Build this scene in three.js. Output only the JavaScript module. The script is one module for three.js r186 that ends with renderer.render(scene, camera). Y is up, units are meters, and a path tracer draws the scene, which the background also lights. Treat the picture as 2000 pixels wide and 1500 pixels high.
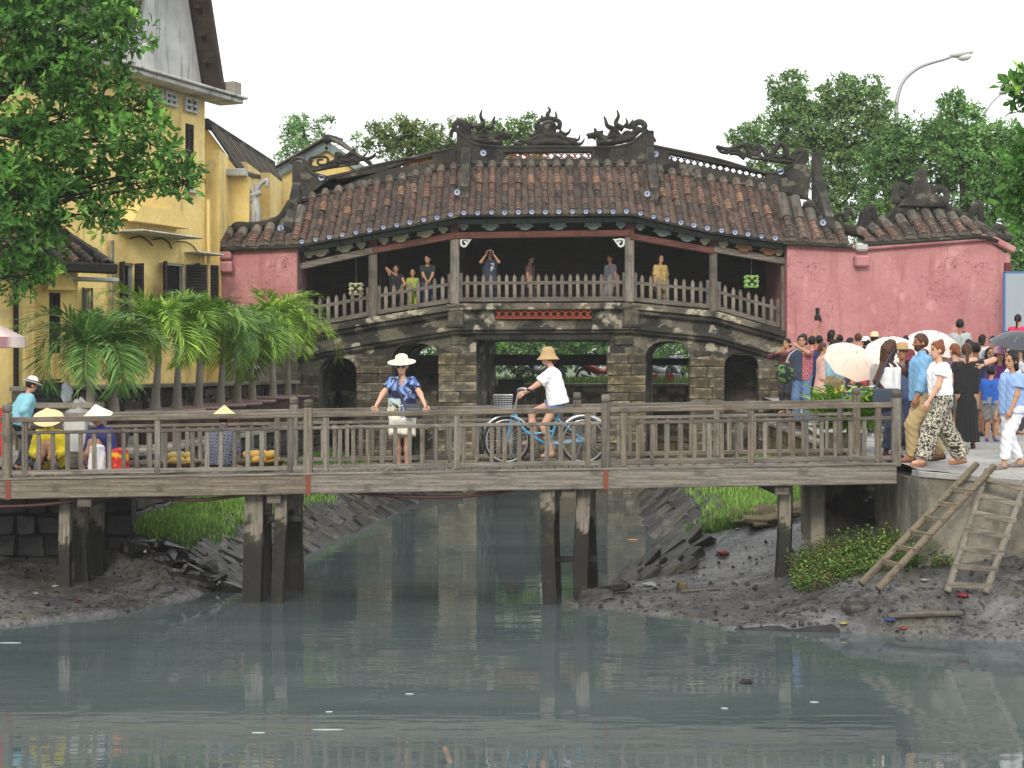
import * as THREE from 'three';
import { mergeGeometries, mergeVertices, toCreasedNormals } from 'three/addons/utils/BufferGeometryUtils.js';

// ---------- camera, sky, sun, exposure ----------
const scene = new THREE.Scene();
const F = 3000, HORIZON = 717, EYE = 3.45;            // focal length and horizon of the photograph in its own pixels; eye height above the water
const camera = new THREE.PerspectiveCamera(2 * Math.atan(750 / F) * 180 / Math.PI, 4 / 3, 0.1, 4000);
camera.position.set(0, EYE, 0); camera.lookAt(0, EYE, -10);
camera.setViewOffset(2000, 1500, 0, 750 - HORIZON, 2000, 1500);
const renderer = new THREE.WebGLRenderer({ antialias: true });
renderer.toneMapping = THREE.LinearToneMapping;
renderer.toneMappingExposure = 1.56;
renderer.shadowMap.enabled = true;
{ // bright, even overcast sky
  const w = 32, h = 64, a = new Float32Array(w * h * 4);
  for (let j = 0; j < h; j++) for (let i = 0; i < w; i++) {
    const el = Math.sin(((j + .5) / h - .5) * Math.PI), L = el > 0 ? .84 + .52 * el : .30, q = (j * w + i) * 4;
    a[q] = L * .975; a[q + 1] = L; a[q + 2] = L * 1.005; a[q + 3] = 1;
  }
  const t = new THREE.DataTexture(a, w, h, THREE.RGBAFormat, THREE.FloatType);
  t.mapping = THREE.EquirectangularReflectionMapping; t.magFilter = t.minFilter = THREE.LinearFilter; t.needsUpdate = true;
  scene.background = t; scene.environment = t;
}
const sun = new THREE.DirectionalLight(0xfff3e2, 1.5);
sun.position.set(-7, 22, 6); sun.target.position.set(0, 2, -32); sun.castShadow = true; sun.shadow.radius = 24;
sun.shadow.mapSize.set(2048, 2048);
Object.assign(sun.shadow.camera, { left: -32, right: 32, top: 32, bottom: -32, near: 1, far: 120 });
scene.add(sun, sun.target);
scene.fog = new THREE.FogExp2(0xe9eef0, 0.0005);

// ---------- helpers ----------
const V = (x, y, z) => new THREE.Vector3(x, y, z);
const at = (px, py, d) => V((px - 1000) / F * d, EYE + (HORIZON - py) / F * d, -d);
const X = (px, d) => (px - 1000) / F * d, Y = (py, d) => EYE + (HORIZON - py) / F * d;
const lerp = (a, b, t) => a + (b - a) * t, clamp = (x, a = 0, b = 1) => Math.min(b, Math.max(a, x));
const sm = (a, b, x) => { const t = clamp((x - a) / (b - a)); return t * t * (3 - 2 * t); };
function poly(xs, ys, x) { if (x <= xs[0]) return ys[0]; for (let i = 1; i < xs.length; i++) if (x <= xs[i]) return lerp(ys[i - 1], ys[i], (x - xs[i - 1]) / (xs[i] - xs[i - 1])); return ys[ys.length - 1]; }
function rng(s) { return () => { s |= 0; s = s + 0x6D2B79F5 | 0; let t = Math.imul(s ^ s >>> 15, 1 | s); t = t + Math.imul(t ^ t >>> 7, 61 | t) ^ t; return ((t ^ t >>> 14) >>> 0) / 4294967296; }; }
const R0 = rng(7), rr = (a, b, R = R0) => a + (b - a) * R();
const h2 = (x, y, s) => { let n = Math.imul(x, 374761393) + Math.imul(y, 668265263) + Math.imul(s, 2147483647 - 1013); n = Math.imul(n ^ n >>> 13, 1274126177); return ((n ^ n >>> 16) >>> 0) / 4294967296; };
function vn(x, y, px, s, py = px) {                    // tileable value noise
  const xi = Math.floor(x), yi = Math.floor(y), fx = x - xi, fy = y - yi, u = fx * fx * (3 - 2 * fx), v = fy * fy * (3 - 2 * fy);
  const m = (a, p) => ((a % p) + p) % p, a = m(xi, px), b = m(xi + 1, px), c = m(yi, py), e = m(yi + 1, py);
  return lerp(lerp(h2(a, c, s), h2(b, c, s), u), lerp(h2(a, e, s), h2(b, e, s), u), v);
}
function fbm(x, y, p, o, s, py = p) { let r = 0, a = .5, t = 0; for (let i = 0; i < o; i++) { r += a * vn(x, y, p, s + i, py); t += a; x *= 2; y *= 2; p *= 2; py *= 2; a *= .55; } return r / t; }
const n3 = (x, y, z, s = 1) => (fbm(x + z * .37 + 500, y - z * .53 + 500, 4096, 3, s) + fbm(z + 500, y + x * .41 + 500, 4096, 3, s + 9)) / 2;
function tex(n, f, metres = 1, srgb = true, nv = n) {
  const a = new Uint8Array(n * nv * 4);
  for (let j = 0; j < nv; j++) for (let i = 0; i < n; i++) { const c = f(i / n, j / nv), q = (j * n + i) * 4; a[q] = clamp(c[0], 0, 255); a[q + 1] = clamp(c[1], 0, 255); a[q + 2] = clamp(c[2], 0, 255); a[q + 3] = 255; }
  const t = new THREE.DataTexture(a, n, nv); t.wrapS = t.wrapT = THREE.RepeatWrapping; t.magFilter = THREE.LinearFilter; t.minFilter = THREE.LinearMipmapLinearFilter; t.generateMipmaps = true;
  if (srgb) t.colorSpace = THREE.SRGBColorSpace; t.repeat.set(1 / metres, 1 / metres); t.needsUpdate = true; return t;
}
const mix3 = (a, b, t) => [lerp(a[0], b[0], t), lerp(a[1], b[1], t), lerp(a[2], b[2], t)];
const rgb = (r, g, b) => new THREE.Color().setRGB(r / 255, g / 255, b / 255, THREE.SRGBColorSpace);
function mat(o) {
  const m = new THREE.MeshPhysicalMaterial({ roughness: .85, side: THREE.DoubleSide, ...o });
  if (Array.isArray(o.color)) m.color = rgb(...o.color);
  return m;
}
// every mesh that wears a texture gets uv in metres from its own positions
function triUV(g, s = 1, ox = 0, oy = 0) {
  if (!g.attributes.normal) g.computeVertexNormals();
  const p = g.attributes.position, n = g.attributes.normal, uv = new Float32Array(p.count * 2);
  for (let i = 0; i < p.count; i++) {
    const ax = Math.abs(n.getX(i)), ay = Math.abs(n.getY(i)), az = Math.abs(n.getZ(i)), x = p.getX(i), y = p.getY(i), z = p.getZ(i);
    let u, v; if (ay > ax && ay > az) { u = x; v = z; } else if (ax > az) { u = z; v = y; } else { u = x; v = y; }
    uv[i * 2] = u * s + ox; uv[i * 2 + 1] = v * s + oy;
  }
  g.setAttribute('uv', new THREE.BufferAttribute(uv, 2)); return g;
}
function clean(g, color) {
  let q = g.index ? g.toNonIndexed() : g; if (!q.attributes.normal) q.computeVertexNormals();
  const o = new THREE.BufferGeometry(); o.setAttribute('position', q.attributes.position); o.setAttribute('normal', q.attributes.normal);
  if (color) { const n = q.attributes.position.count, c = new Float32Array(n * 3); for (let i = 0; i < n; i++) { c[i * 3] = color.r; c[i * 3 + 1] = color.g; c[i * 3 + 2] = color.b; } o.setAttribute('color', new THREE.BufferAttribute(c, 3)); }
  else if (q.attributes.color) o.setAttribute('color', q.attributes.color);
  return o;
}
const merge = (list) => mergeGeometries(list.map((g) => clean(g)));
const used = {};
function numbered(n) { const k = used[n] = (used[n] ?? -1) + 1; return k ? n + '_' + String(k).padStart(3, '0') : n; }
function meta(o, label, category, group, kind) { if (label) o.userData.label = label; if (category) o.userData.category = category; if (group) o.userData.group = group; if (kind) o.userData.kind = kind; return o; }
function mesh(g, m) { if ((m.map || m.bumpMap || m.roughnessMap) && !g.userData.uvDone) { triUV(g); g.userData.uvDone = true; } const o = new THREE.Mesh(g, m); o.castShadow = o.receiveShadow = true; return o; }
function thing(name, label, category, pos, turn = 0, group) { const o = new THREE.Group(); o.name = numbered(name); if (pos) o.position.copy(pos.isVector3 ? pos : V(...pos)); o.rotation.y = turn; scene.add(o); return meta(o, label, category, group); }
function single(name, g, m, label, category, group, kind) { const o = mesh(g, m); o.name = numbered(name); scene.add(o); return meta(o, label, category, group, kind); }
function structure(name, g, m) { const o = mesh(g, m); o.name = numbered(name); o.userData.kind = 'structure'; scene.add(o); return o; }
function part(parent, name, g, m, pos, rot) { const o = mesh(g, m); o.name = name; if (pos) o.position.copy(pos.isVector3 ? pos : V(...pos)); if (rot) o.rotation.set(...rot); parent.add(o); return o; }
function copy(o, label) { const c = o.clone(); c.name = numbered(o.name.replace(/_\d{3}$/, '')); scene.add(c); c.userData = { ...o.userData }; if (label) c.userData.label = label; return c; }
const move = (g, x, y, z) => { g.translate(x, y, z); return g; };
function place(g, x = 0, y = 0, z = 0, rx = 0, ry = 0, rz = 0, sx = 1, sy = sx, sz = sx) { return g.applyMatrix4(new THREE.Matrix4().compose(V(x, y, z), new THREE.Quaternion().setFromEuler(new THREE.Euler(rx, ry, rz)), V(sx, sy, sz))); }
// convex polygons -> flat shaded geometry turned outward
function convex(polys) {
  const c = V(0, 0, 0); let n = 0; for (const f of polys) for (const v of f) { c.add(v); n++; } c.divideScalar(n);
  const out = []; for (const f of polys) { const nn = V(0, 0, 0).crossVectors(f[1].clone().sub(f[0]), f[2].clone().sub(f[0])); const m = V(0, 0, 0); f.forEach((v) => m.add(v)); m.divideScalar(f.length).sub(c); const g = nn.dot(m) < 0 ? f.slice().reverse() : f; for (let i = 2; i < g.length; i++) out.push(g[0], g[i - 1], g[i]); }
  const b = new THREE.BufferGeometry().setFromPoints(out); b.computeVertexNormals(); return b;
}
// chamfered box, optionally jittered into a rough stone
function cbox(w, h, d, b = .01, jit = 0, R = R0) {
  const v = {}, S = [-1, 1];
  for (const x of S) for (const y of S) for (const z of S) {
    const j = () => jit ? (R() - .5) * jit : 0, o = V(j(), j(), j()); b = Math.min(b, w * .45, h * .45, d * .45);
    v[[x, y, z]] = [V(x * w / 2, y * (h / 2 - b), z * (d / 2 - b)).add(o), V(x * (w / 2 - b), y * h / 2, z * (d / 2 - b)).add(o), V(x * (w / 2 - b), y * (h / 2 - b), z * d / 2).add(o)];
  }
  const f = [];
  for (const s of S) { f.push([[s, -1, -1], [s, 1, -1], [s, 1, 1], [s, -1, 1]].map((k) => v[k][0])); f.push([[-1, s, -1], [1, s, -1], [1, s, 1], [-1, s, 1]].map((k) => v[k][1])); f.push([[-1, -1, s], [1, -1, s], [1, 1, s], [-1, 1, s]].map((k) => v[k][2])); }
  for (const a of S) for (const c of S) {
    f.push([v[[a, c, -1]][0], v[[a, c, 1]][0], v[[a, c, 1]][1], v[[a, c, -1]][1]]);
    f.push([v[[a, -1, c]][0], v[[a, 1, c]][0], v[[a, 1, c]][2], v[[a, -1, c]][2]]);
    f.push([v[[-1, a, c]][1], v[[1, a, c]][1], v[[1, a, c]][2], v[[-1, a, c]][2]]);
    for (const e of S) f.push(v[[a, c, e]].slice());
  }
  return convex(f);
}
const box = (w, h, d, x = 0, y = 0, z = 0) => move(new THREE.BoxGeometry(w, h, d), x, y, z);
// tapered tube through points
function tube(pts, radii, seg = 6, steps = 0, flat = 1) {
  let P = pts.map((p) => p.isVector3 ? p : V(...p)), Rr = Array.isArray(radii) ? radii : pts.map(() => radii);
  if (steps) { const c = new THREE.CatmullRomCurve3(P), q = [], r = []; for (let i = 0; i <= steps; i++) { const t = i / steps; q.push(c.getPoint(t)); const k = t * (Rr.length - 1), a = Math.min(Rr.length - 2, Math.floor(k)); r.push(lerp(Rr[a], Rr[a + 1], k - a)); } P = q; Rr = r; }
  const pos = [], idx = [], n = P.length; let prev = null;
  for (let i = 0; i < n; i++) {
    const t = P[Math.min(n - 1, i + 1)].clone().sub(P[Math.max(0, i - 1)]).normalize();
    if (!prev) prev = Math.abs(t.y) < .9 ? V(0, 1, 0) : V(0, 0, 1);
    const b = V(0, 0, 0).crossVectors(t, prev).normalize(), nn = V(0, 0, 0).crossVectors(b, t).normalize(); prev = nn;
    for (let k = 0; k < seg; k++) { const a = k / seg * Math.PI * 2, c = Math.cos(a) * Rr[i], s = Math.sin(a) * Rr[i] * flat; pos.push(P[i].x + nn.x * c + b.x * s, P[i].y + nn.y * c + b.y * s, P[i].z + nn.z * c + b.z * s); }
  }
  for (let i = 0; i < n - 1; i++) for (let k = 0; k < seg; k++) { const a = i * seg + k, b = i * seg + (k + 1) % seg, c = a + seg, e = b + seg; idx.push(a, c, b, b, c, e); }
  const c0 = pos.length / 3; pos.push(P[0].x, P[0].y, P[0].z, P[n - 1].x, P[n - 1].y, P[n - 1].z);
  for (let k = 0; k < seg; k++) { idx.push(c0, k, (k + 1) % seg, c0 + 1, (n - 1) * seg + (k + 1) % seg, (n - 1) * seg + k); }
  const g = new THREE.BufferGeometry(); g.setAttribute('position', new THREE.Float32BufferAttribute(pos, 3)); g.setIndex(idx); g.computeVertexNormals(); return g;
}
const bar = (a, b, w, h, ch = .006) => { // chamfered bar from a to b, w across (horizontal), h tall
  const d = b.clone().sub(a), L = d.length(), g = cbox(w, h, L, ch), m = new THREE.Matrix4().lookAt(V(0, 0, 0), d.clone().negate(), V(0, 1, 0)); g.applyMatrix4(m); const c = a.clone().add(b).multiplyScalar(.5); return move(g, c.x, c.y, c.z);
};
function lathe(pts, seg = 16) { return new THREE.LatheGeometry(pts.map((p) => new THREE.Vector2(...p)), seg); }
function prism(pts, depth, bevel = 0, holes = []) { // outline in x,y, front face at z = 0, going back
  const s = new THREE.Shape(pts.map((p) => new THREE.Vector2(...p))); for (const h of holes) s.holes.push(new THREE.Path(h.map((p) => new THREE.Vector2(...p))));
  const g = new THREE.ExtrudeGeometry(s, { depth, bevelEnabled: bevel > 0, bevelSize: bevel, bevelThickness: bevel, bevelSegments: 1, steps: 1 }); return move(g, 0, 0, -depth);
}
// quad strip surface from a grid function
function sheet(nu, nv, f) {
  const pos = [], idx = []; for (let j = 0; j <= nv; j++) for (let i = 0; i <= nu; i++) { const p = f(i / nu, j / nv); pos.push(p.x, p.y, p.z); }
  for (let j = 0; j < nv; j++) for (let i = 0; i < nu; i++) { const a = j * (nu + 1) + i, b = a + 1, c = a + nu + 1, e = c + 1; idx.push(a, b, c, b, e, c); }
  const g = new THREE.BufferGeometry(); g.setAttribute('position', new THREE.Float32BufferAttribute(pos, 3)); g.setIndex(idx); g.computeVertexNormals(); return g;
}
// naive surface nets: f(x,y,z) < 0 inside
function nets(f, lo, hi, cell, colour) {
  const n = [0, 1, 2].map((k) => Math.max(2, Math.ceil((hi[k] - lo[k]) / cell) + 1)), [nx, ny, nz] = n, val = new Float32Array(nx * ny * nz);
  let q = 0; for (let k = 0; k < nz; k++) for (let j = 0; j < ny; j++) for (let i = 0; i < nx; i++) val[q++] = f(lo[0] + i * cell, lo[1] + j * cell, lo[2] + k * cell);
  const id = new Int32Array(nx * ny * nz).fill(-1), pos = [], idx = [], ed = [[0, 1], [2, 3], [4, 5], [6, 7], [0, 2], [1, 3], [4, 6], [5, 7], [0, 4], [1, 5], [2, 6], [3, 7]], off = [0, 1, nx, nx + 1, nx * ny, nx * ny + 1, nx * ny + nx, nx * ny + nx + 1];
  for (let k = 0; k < nz - 1; k++) for (let j = 0; j < ny - 1; j++) for (let i = 0; i < nx - 1; i++) {
    const b = i + nx * (j + ny * k); let m = 0; for (let c = 0; c < 8; c++) if (val[b + off[c]] < 0) m |= 1 << c;
    if (m === 0 || m === 255) continue;
    let x = 0, y = 0, z = 0, s = 0; for (const [a, c] of ed) { const va = val[b + off[a]], vc = val[b + off[c]]; if ((va < 0) === (vc < 0)) continue; const t = va / (va - vc); x += lerp(a & 1, c & 1, t); y += lerp(a >> 1 & 1, c >> 1 & 1, t); z += lerp(a >> 2, c >> 2, t); s++; }
    id[b] = pos.length / 3; pos.push(lo[0] + (i + x / s) * cell, lo[1] + (j + y / s) * cell, lo[2] + (k + z / s) * cell);
  }
  const st = [1, nx, nx * ny];
  for (let k = 1; k < nz - 1; k++) for (let j = 1; j < ny - 1; j++) for (let i = 1; i < nx - 1; i++) {
    const b = i + nx * (j + ny * k); for (let a = 0; a < 3; a++) {
      const u = st[(a + 1) % 3], v = st[(a + 2) % 3], in0 = val[b] < 0, in1 = val[b + st[a]] < 0; if (in0 === in1) continue;
      const p = id[b], r = id[b - u], s = id[b - u - v], t = id[b - v]; if (p < 0 || r < 0 || s < 0 || t < 0) continue;
      if (in0) idx.push(p, r, s, p, s, t); else idx.push(p, s, r, p, t, s);
    }
  }
  const g = new THREE.BufferGeometry(); g.setAttribute('position', new THREE.Float32BufferAttribute(pos, 3)); g.setIndex(idx); g.computeVertexNormals();
  if (colour) { const c = new Float32Array(pos.length); for (let i = 0; i < pos.length; i += 3) { const t = colour(pos[i], pos[i + 1], pos[i + 2]); c[i] = t.r; c[i + 1] = t.g; c[i + 2] = t.b; } g.setAttribute('color', new THREE.BufferAttribute(c, 3)); }
  return g;
}
function tint(g, f) { const p = g.attributes.position, c = new Float32Array(p.count * 3); for (let i = 0; i < p.count; i++) { const t = f(p.getX(i), p.getY(i), p.getZ(i), i); c[i * 3] = t.r; c[i * 3 + 1] = t.g; c[i * 3 + 2] = t.b; } g.setAttribute('color', new THREE.BufferAttribute(c, 3)); return g; }

// ---------- procedural materials ----------
const bumpFine = tex(256, (u, v) => { const k = 255 * fbm(u * 16, v * 16, 16, 5, 3); return [k, k, k]; }, .8, false);
const bumpCoarse = tex(256, (u, v) => { const k = 255 * (fbm(u * 8, v * 8, 8, 5, 11) * .7 + .3 * Math.abs(2 * fbm(u * 6, v * 6, 6, 4, 21) - 1)); return [k, k, k]; }, 1.6, false);
const streak = (u, v, s, p = 64) => fbm(u * p, v * 3, p, 4, s, 3);
const T = {
  yellow: tex(512, (u, v) => { const n = fbm(u * 6, v * 6, 6, 5, 31), st = streak(u, v, 41, 24), f = fbm(u * 60, v * 60, 60, 2, 51); let c = mix3([212, 184, 112], [228, 204, 138], n * 1.5 - .25); c = mix3(c, [150, 128, 78], sm(.56, .82, st) * .55); c = mix3(c, [182, 168, 128], sm(.64, .8, fbm(u * 9, v * 9, 9, 4, 61)) * .45); return c.map((x) => x + (f - .5) * 16); }, 5),
  pink: tex(512, (u, v) => { const n = fbm(u * 5, v * 5, 5, 6, 32), st = streak(u, v, 42, 26), f = fbm(u * 70, v * 70, 70, 2, 52); let c = mix3([162, 106, 108], [180, 130, 130], n * 1.7 - .35); c = mix3(c, [140, 84, 84], sm(.54, .84, st) * .45); c = mix3(c, [200, 152, 148], sm(.6, .8, fbm(u * 12, v * 8, 12, 4, 62, 8)) * .5); const cr = Math.abs(fbm(u * 14, v * 20, 14, 4, 72, 20) - .5); if (cr < .006 && fbm(u * 4, v * 4, 4, 3, 82) > .52) c = [92, 50, 52]; return c.map((x) => x + (f - .5) * 12); }, 4.5),
  stone: tex(512, (u, v) => { const n = fbm(u * 7, v * 7, 7, 6, 33), m = fbm(u * 5, v * 5, 5, 5, 43), f = fbm(u * 80, v * 80, 80, 2, 53); let c = mix3([70, 66, 59], [116, 109, 96], n * 1.6 - .3); c = mix3(c, [33, 33, 31], sm(.52, .64, m) * .8); c = mix3(c, [176, 170, 152], sm(.58, .7, fbm(u * 10, v * 13, 10, 5, 63, 13)) * .8); c = mix3(c, [64, 72, 44], sm(.6, .75, fbm(u * 9, v * 9, 9, 4, 73)) * .5); return c.map((x) => x + (f - .5) * 26); }, 3.2),
  block: tex(512, (u, v) => { const n = fbm(u * 4, v * 14, 4, 5, 34, 14), m = fbm(u * 6, v * 6, 6, 5, 44), f = fbm(u * 80, v * 80, 80, 2, 54); let c = mix3([106, 101, 89], [154, 147, 129], n * 1.6 - .3); c = mix3(c, [58, 55, 48], sm(.54, .7, m) * .7); c = mix3(c, [164, 150, 118], sm(.66, .8, fbm(u * 12, v * 12, 12, 4, 64)) * .5); return c.map((x) => x + (f - .5) * 24); }, 1.7),
  wood: tex(512, (u, v) => { const g = fbm(u * 3 + 2 * fbm(u * 4, v * 4, 4, 3, 35), v * 60, 3, 4, 45, 60), n = fbm(u * 5, v * 7, 5, 4, 55, 7), f = fbm(u * 40, v * 120, 40, 2, 65, 120); let c = mix3([84, 81, 76], [136, 131, 123], g * 1.6 - .3); c = mix3(c, [70, 64, 58], sm(.55, .8, n) * .55); c = mix3(c, [116, 98, 80], sm(.68, .8, fbm(u * 6, v * 9, 6, 3, 75, 9)) * .4); return c.map((x) => x + (f - .5) * 22); }, 1.5),
  mud: tex(512, (u, v) => { const n = fbm(u * 8, v * 8, 8, 6, 36), f = fbm(u * 90, v * 90, 90, 2, 56), s = fbm(u * 40, v * 40, 40, 3, 66); let c = mix3([56, 55, 55], [98, 96, 96], n * 1.7 - .35); c = mix3(c, [32, 31, 30], sm(.62, .72, s) * .8); c = mix3(c, [86, 84, 62], sm(.6, .75, fbm(u * 5, v * 5, 5, 4, 76)) * .4); return c.map((x) => x + (f - .5) * 34); }, 3),
  plaster: tex(512, (u, v) => { const st = streak(u, v, 37, 40), n = fbm(u * 6, v * 6, 6, 5, 47); let c = mix3([146, 146, 142], [192, 192, 190], n * 1.5 - .2); c = mix3(c, [92, 92, 88], sm(.55, .8, st) * .6); return c; }, 4),
  concrete: tex(512, (u, v) => { const n = fbm(u * 6, v * 6, 6, 6, 38), m = fbm(u * 5, v * 3, 5, 4, 48, 3), f = fbm(u * 80, v * 80, 80, 2, 58); let c = mix3([116, 111, 100], [158, 152, 138], n * 1.5 - .25); c = mix3(c, [66, 64, 56], sm(.55, .75, m) * .6); return c.map((x) => x + (f - .5) * 20); }, 3),
  pave: tex(512, (u, v) => { const n = fbm(u * 8, v * 8, 8, 5, 39), f = fbm(u * 90, v * 90, 90, 2, 59); let c = mix3([126, 124, 122], [162, 160, 156], n * 1.4 - .2); c = mix3(c, [96, 94, 92], sm(.62, .75, fbm(u * 6, v * 6, 6, 4, 69)) * .4); return c.map((x) => x + (f - .5) * 18); }, 4),
  tile: tex(256, (u, v) => { const n = fbm(u * 8, v * 8, 8, 5, 40), f = fbm(u * 60, v * 60, 60, 2, 60); let c = mix3([205, 198, 190], [255, 250, 245], n * 1.5 - .25); c = mix3(c, [128, 122, 116], sm(.52, .7, fbm(u * 6, v * 6, 6, 4, 70)) * .65); return c.map((x) => x + (f - .5) * 40); }, .9),
};
const M = {
  yellow: mat({ map: T.yellow, bumpMap: bumpFine, bumpScale: .004, roughness: .92 }),
  pink: mat({ map: T.pink, bumpMap: bumpFine, bumpScale: .006, roughness: .92 }),
  stone: mat({ map: T.stone, bumpMap: bumpCoarse, bumpScale: .04, roughness: .95 }),
  trim: mat({ map: T.stone, color: [150, 150, 152], bumpMap: bumpCoarse, bumpScale: .02, roughness: .95 }),
  pale: mat({ map: T.stone, color: [255, 255, 250], bumpMap: bumpCoarse, bumpScale: .025, roughness: .95 }),
  block: [[255, 252, 246], [226, 220, 208], [208, 198, 178], [236, 226, 200], [180, 174, 164]].map((c) => mat({ map: T.block, color: c, bumpMap: bumpCoarse, bumpScale: .03, roughness: .95 })),
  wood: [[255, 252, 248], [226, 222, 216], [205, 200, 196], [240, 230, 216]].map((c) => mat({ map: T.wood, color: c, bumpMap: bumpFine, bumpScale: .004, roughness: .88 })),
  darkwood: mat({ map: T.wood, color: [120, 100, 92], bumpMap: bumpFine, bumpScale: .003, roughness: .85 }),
  pan: [[92, 82, 75], [82, 74, 69], [100, 86, 78]].map((c) => mat({ map: T.tile, color: c, bumpMap: bumpFine, bumpScale: .006, roughness: .95 })),
  redwood: mat({ map: T.wood, color: [228, 150, 138], bumpMap: bumpFine, bumpScale: .003, roughness: .85 }),
  black: mat({ color: [30, 26, 25], roughness: .9 }),
  mud: mat({ map: T.mud, bumpMap: bumpCoarse, bumpScale: .05, roughness: .4, specularIntensity: .8 }),
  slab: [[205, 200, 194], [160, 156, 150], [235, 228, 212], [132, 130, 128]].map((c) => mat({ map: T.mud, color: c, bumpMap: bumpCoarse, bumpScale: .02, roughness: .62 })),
  ochre: [[190, 176, 142], [160, 146, 116], [206, 190, 152]].map((c) => mat({ map: T.concrete, color: c, bumpMap: bumpCoarse, bumpScale: .02, roughness: .9 })),
  plaster: mat({ map: T.plaster, bumpMap: bumpFine, bumpScale: .004, roughness: .95 }),
  concrete: mat({ map: T.concrete, bumpMap: bumpCoarse, bumpScale: .02, roughness: .95 }),
  white: mat({ map: T.plaster, color: [255, 255, 255], roughness: .9 }),
  pave: mat({ map: T.pave, bumpMap: bumpFine, bumpScale: .004, roughness: .9 }),
  tile: [[100, 80, 72], [112, 86, 76], [88, 74, 69], [124, 98, 86], [78, 70, 66], [106, 92, 84]].map((c) => mat({ map: T.tile, color: c, bumpMap: bumpFine, bumpScale: .006, roughness: .9 })),
  mortar: [[108, 103, 95], [96, 93, 87], [120, 114, 103]].map((c) => mat({ map: T.tile, color: c, bumpMap: bumpFine, bumpScale: .006, roughness: .95 })),
  lightTile: [[152, 120, 96], [140, 116, 96], [128, 100, 86], [118, 96, 86]].map((c) => mat({ map: T.tile, color: c, bumpMap: bumpFine, bumpScale: .006, roughness: .9 })),
  porcelain: mat({ color: [208, 216, 230], roughness: .25, clearcoat: .5 }), blueGlaze: mat({ color: [70, 98, 160], roughness: .25 }),
  metal: mat({ color: [150, 152, 154], roughness: .4, metalness: .7 }), rust: mat({ color: [112, 58, 42], roughness: .8 }),
};
// ---------- water, banks, mud ----------
function vgrain(g) { triUV(g); const a = g.attributes.uv; for (let i = 0; i < a.count; i++) { const u = a.getX(i); a.setXY(i, a.getY(i), u); } g.userData.uvDone = true; return g; }
{
  // slow ripples, long across the view
  const rip = tex(512, (u, v) => {
    const w = .42 * fbm(u * 3, v * 18, 3, 4, 101, 18) + .16 * fbm(u * 12, v * 60, 12, 3, 111, 60) + .42 * fbm(u * 9, v * 9, 9, 3, 121), calm = sm(.35, .65, fbm(u * 2, v * 4, 2, 3, 131, 4));
    const k = 255 * (.5 + (w - .5) * lerp(.35, 1, calm)); return [k, k, k];
  }, 5, false);
  const film = tex(512, (u, v) => { const n = fbm(u * 3, v * 9, 3, 5, 141, 9), f = fbm(u * 12, v * 30, 12, 4, 151, 30); return mix3(mix3([64, 74, 76], [82, 92, 92], n * 1.6 - .3), [80, 89, 78], sm(.62, .75, f) * .35); }, 9);
  const m = new THREE.MeshPhysicalMaterial({ map: film, bumpMap: rip, bumpScale: .008, roughness: .02, ior: 1.55, side: THREE.DoubleSide });
  const g = new THREE.PlaneGeometry(120, 75, 1, 1); g.rotateX(-Math.PI / 2); g.translate(0, 0, -25.4);
  structure('canal_water', g, m);
}
const LD = [14, 18, 20.4, 21.4, 23.9, 28.9, 33.1, 38.6, 42, 60], LX = [-15, -9.5, -6.8, -5.5, -4.46, -3.85, -3.3, -2.6, -2.1, -2.1];
const RD = [14, 18.6, 19.2, 19.87, 20.2, 20.8, 21.65, 22.4, 23.3, 26.3, 28.5, 36.6, 42.6, 60], RX = [14, 8.6, 6.5, 4.5, 2.75, 2.5, 1.8, .72, 1.25, 2.2, 2.85, 3.2, 3.6, 3.6];
const edgeL = (d) => poly(LD, LX, d), edgeR = (d) => poly(RD, RX, d) + .09 * Math.sin(d * 3.1) + .05 * Math.sin(d * 9.3);
const wallL = (d) => lerp(-6.05, -5.1, (d - 27) / 13), wallR = (d) => lerp(5.6, 6.75, (d - 26) / 15);
function ground(x, d) {
  const l = edgeL(d) - x, r = x - edgeR(d); let h;
  if (l > 0) {
    const rev = l < .8 ? l * .6 : .48 + (l - .8) * .38, mud = .05 + .1 * l;
    h = lerp(mud, Math.min(1.25, rev), sm(22.9, 24.4, d + clamp((x + 5.6) * .9, -1.4, .3)));
    const ridge = Math.exp(-(((x + 5.35) / 1.1) ** 2) - ((d - 23.7 + (x + 5.3) * .25) / .5) ** 2) * .0; h += ridge;
  } else if (r > 0) {
    const rev = r < 1 ? r * .6 : .6 + (r - 1) * .2, mud = .03 + .085 * r + .34 * sm(19.6, 21.3, d) * sm(3.2, 5.4, x);
    h = lerp(mud, Math.min(1.3, rev), sm(23.4, 25.4, d + (x - 4) * .3));
  } else h = -.02 - .35 * Math.min(1, Math.min(-l, -r) * .6);
  const land = sm(0, .25, Math.max(l, r));
  h += land * (.07 * (n3(x * 1.3, d * 1.3, 0, 5) - .5) + .07 * (n3(x * 5, d * 5, 3, 6) - .5) + .05 * (Math.abs(n3(x * 11, d * 11, 7, 8) - .5) * -2 + .12));
  return h;
}
{
  const nx = 330, nd = 230;
  const g = sheet(nx, nd, (u, v) => { const x = lerp(-13.5, 13.5, u), d = lerp(17.5, 44, v); return V(x, ground(x, d), -d); });
  structure('mud_bank', g, M.mud);
}
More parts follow.
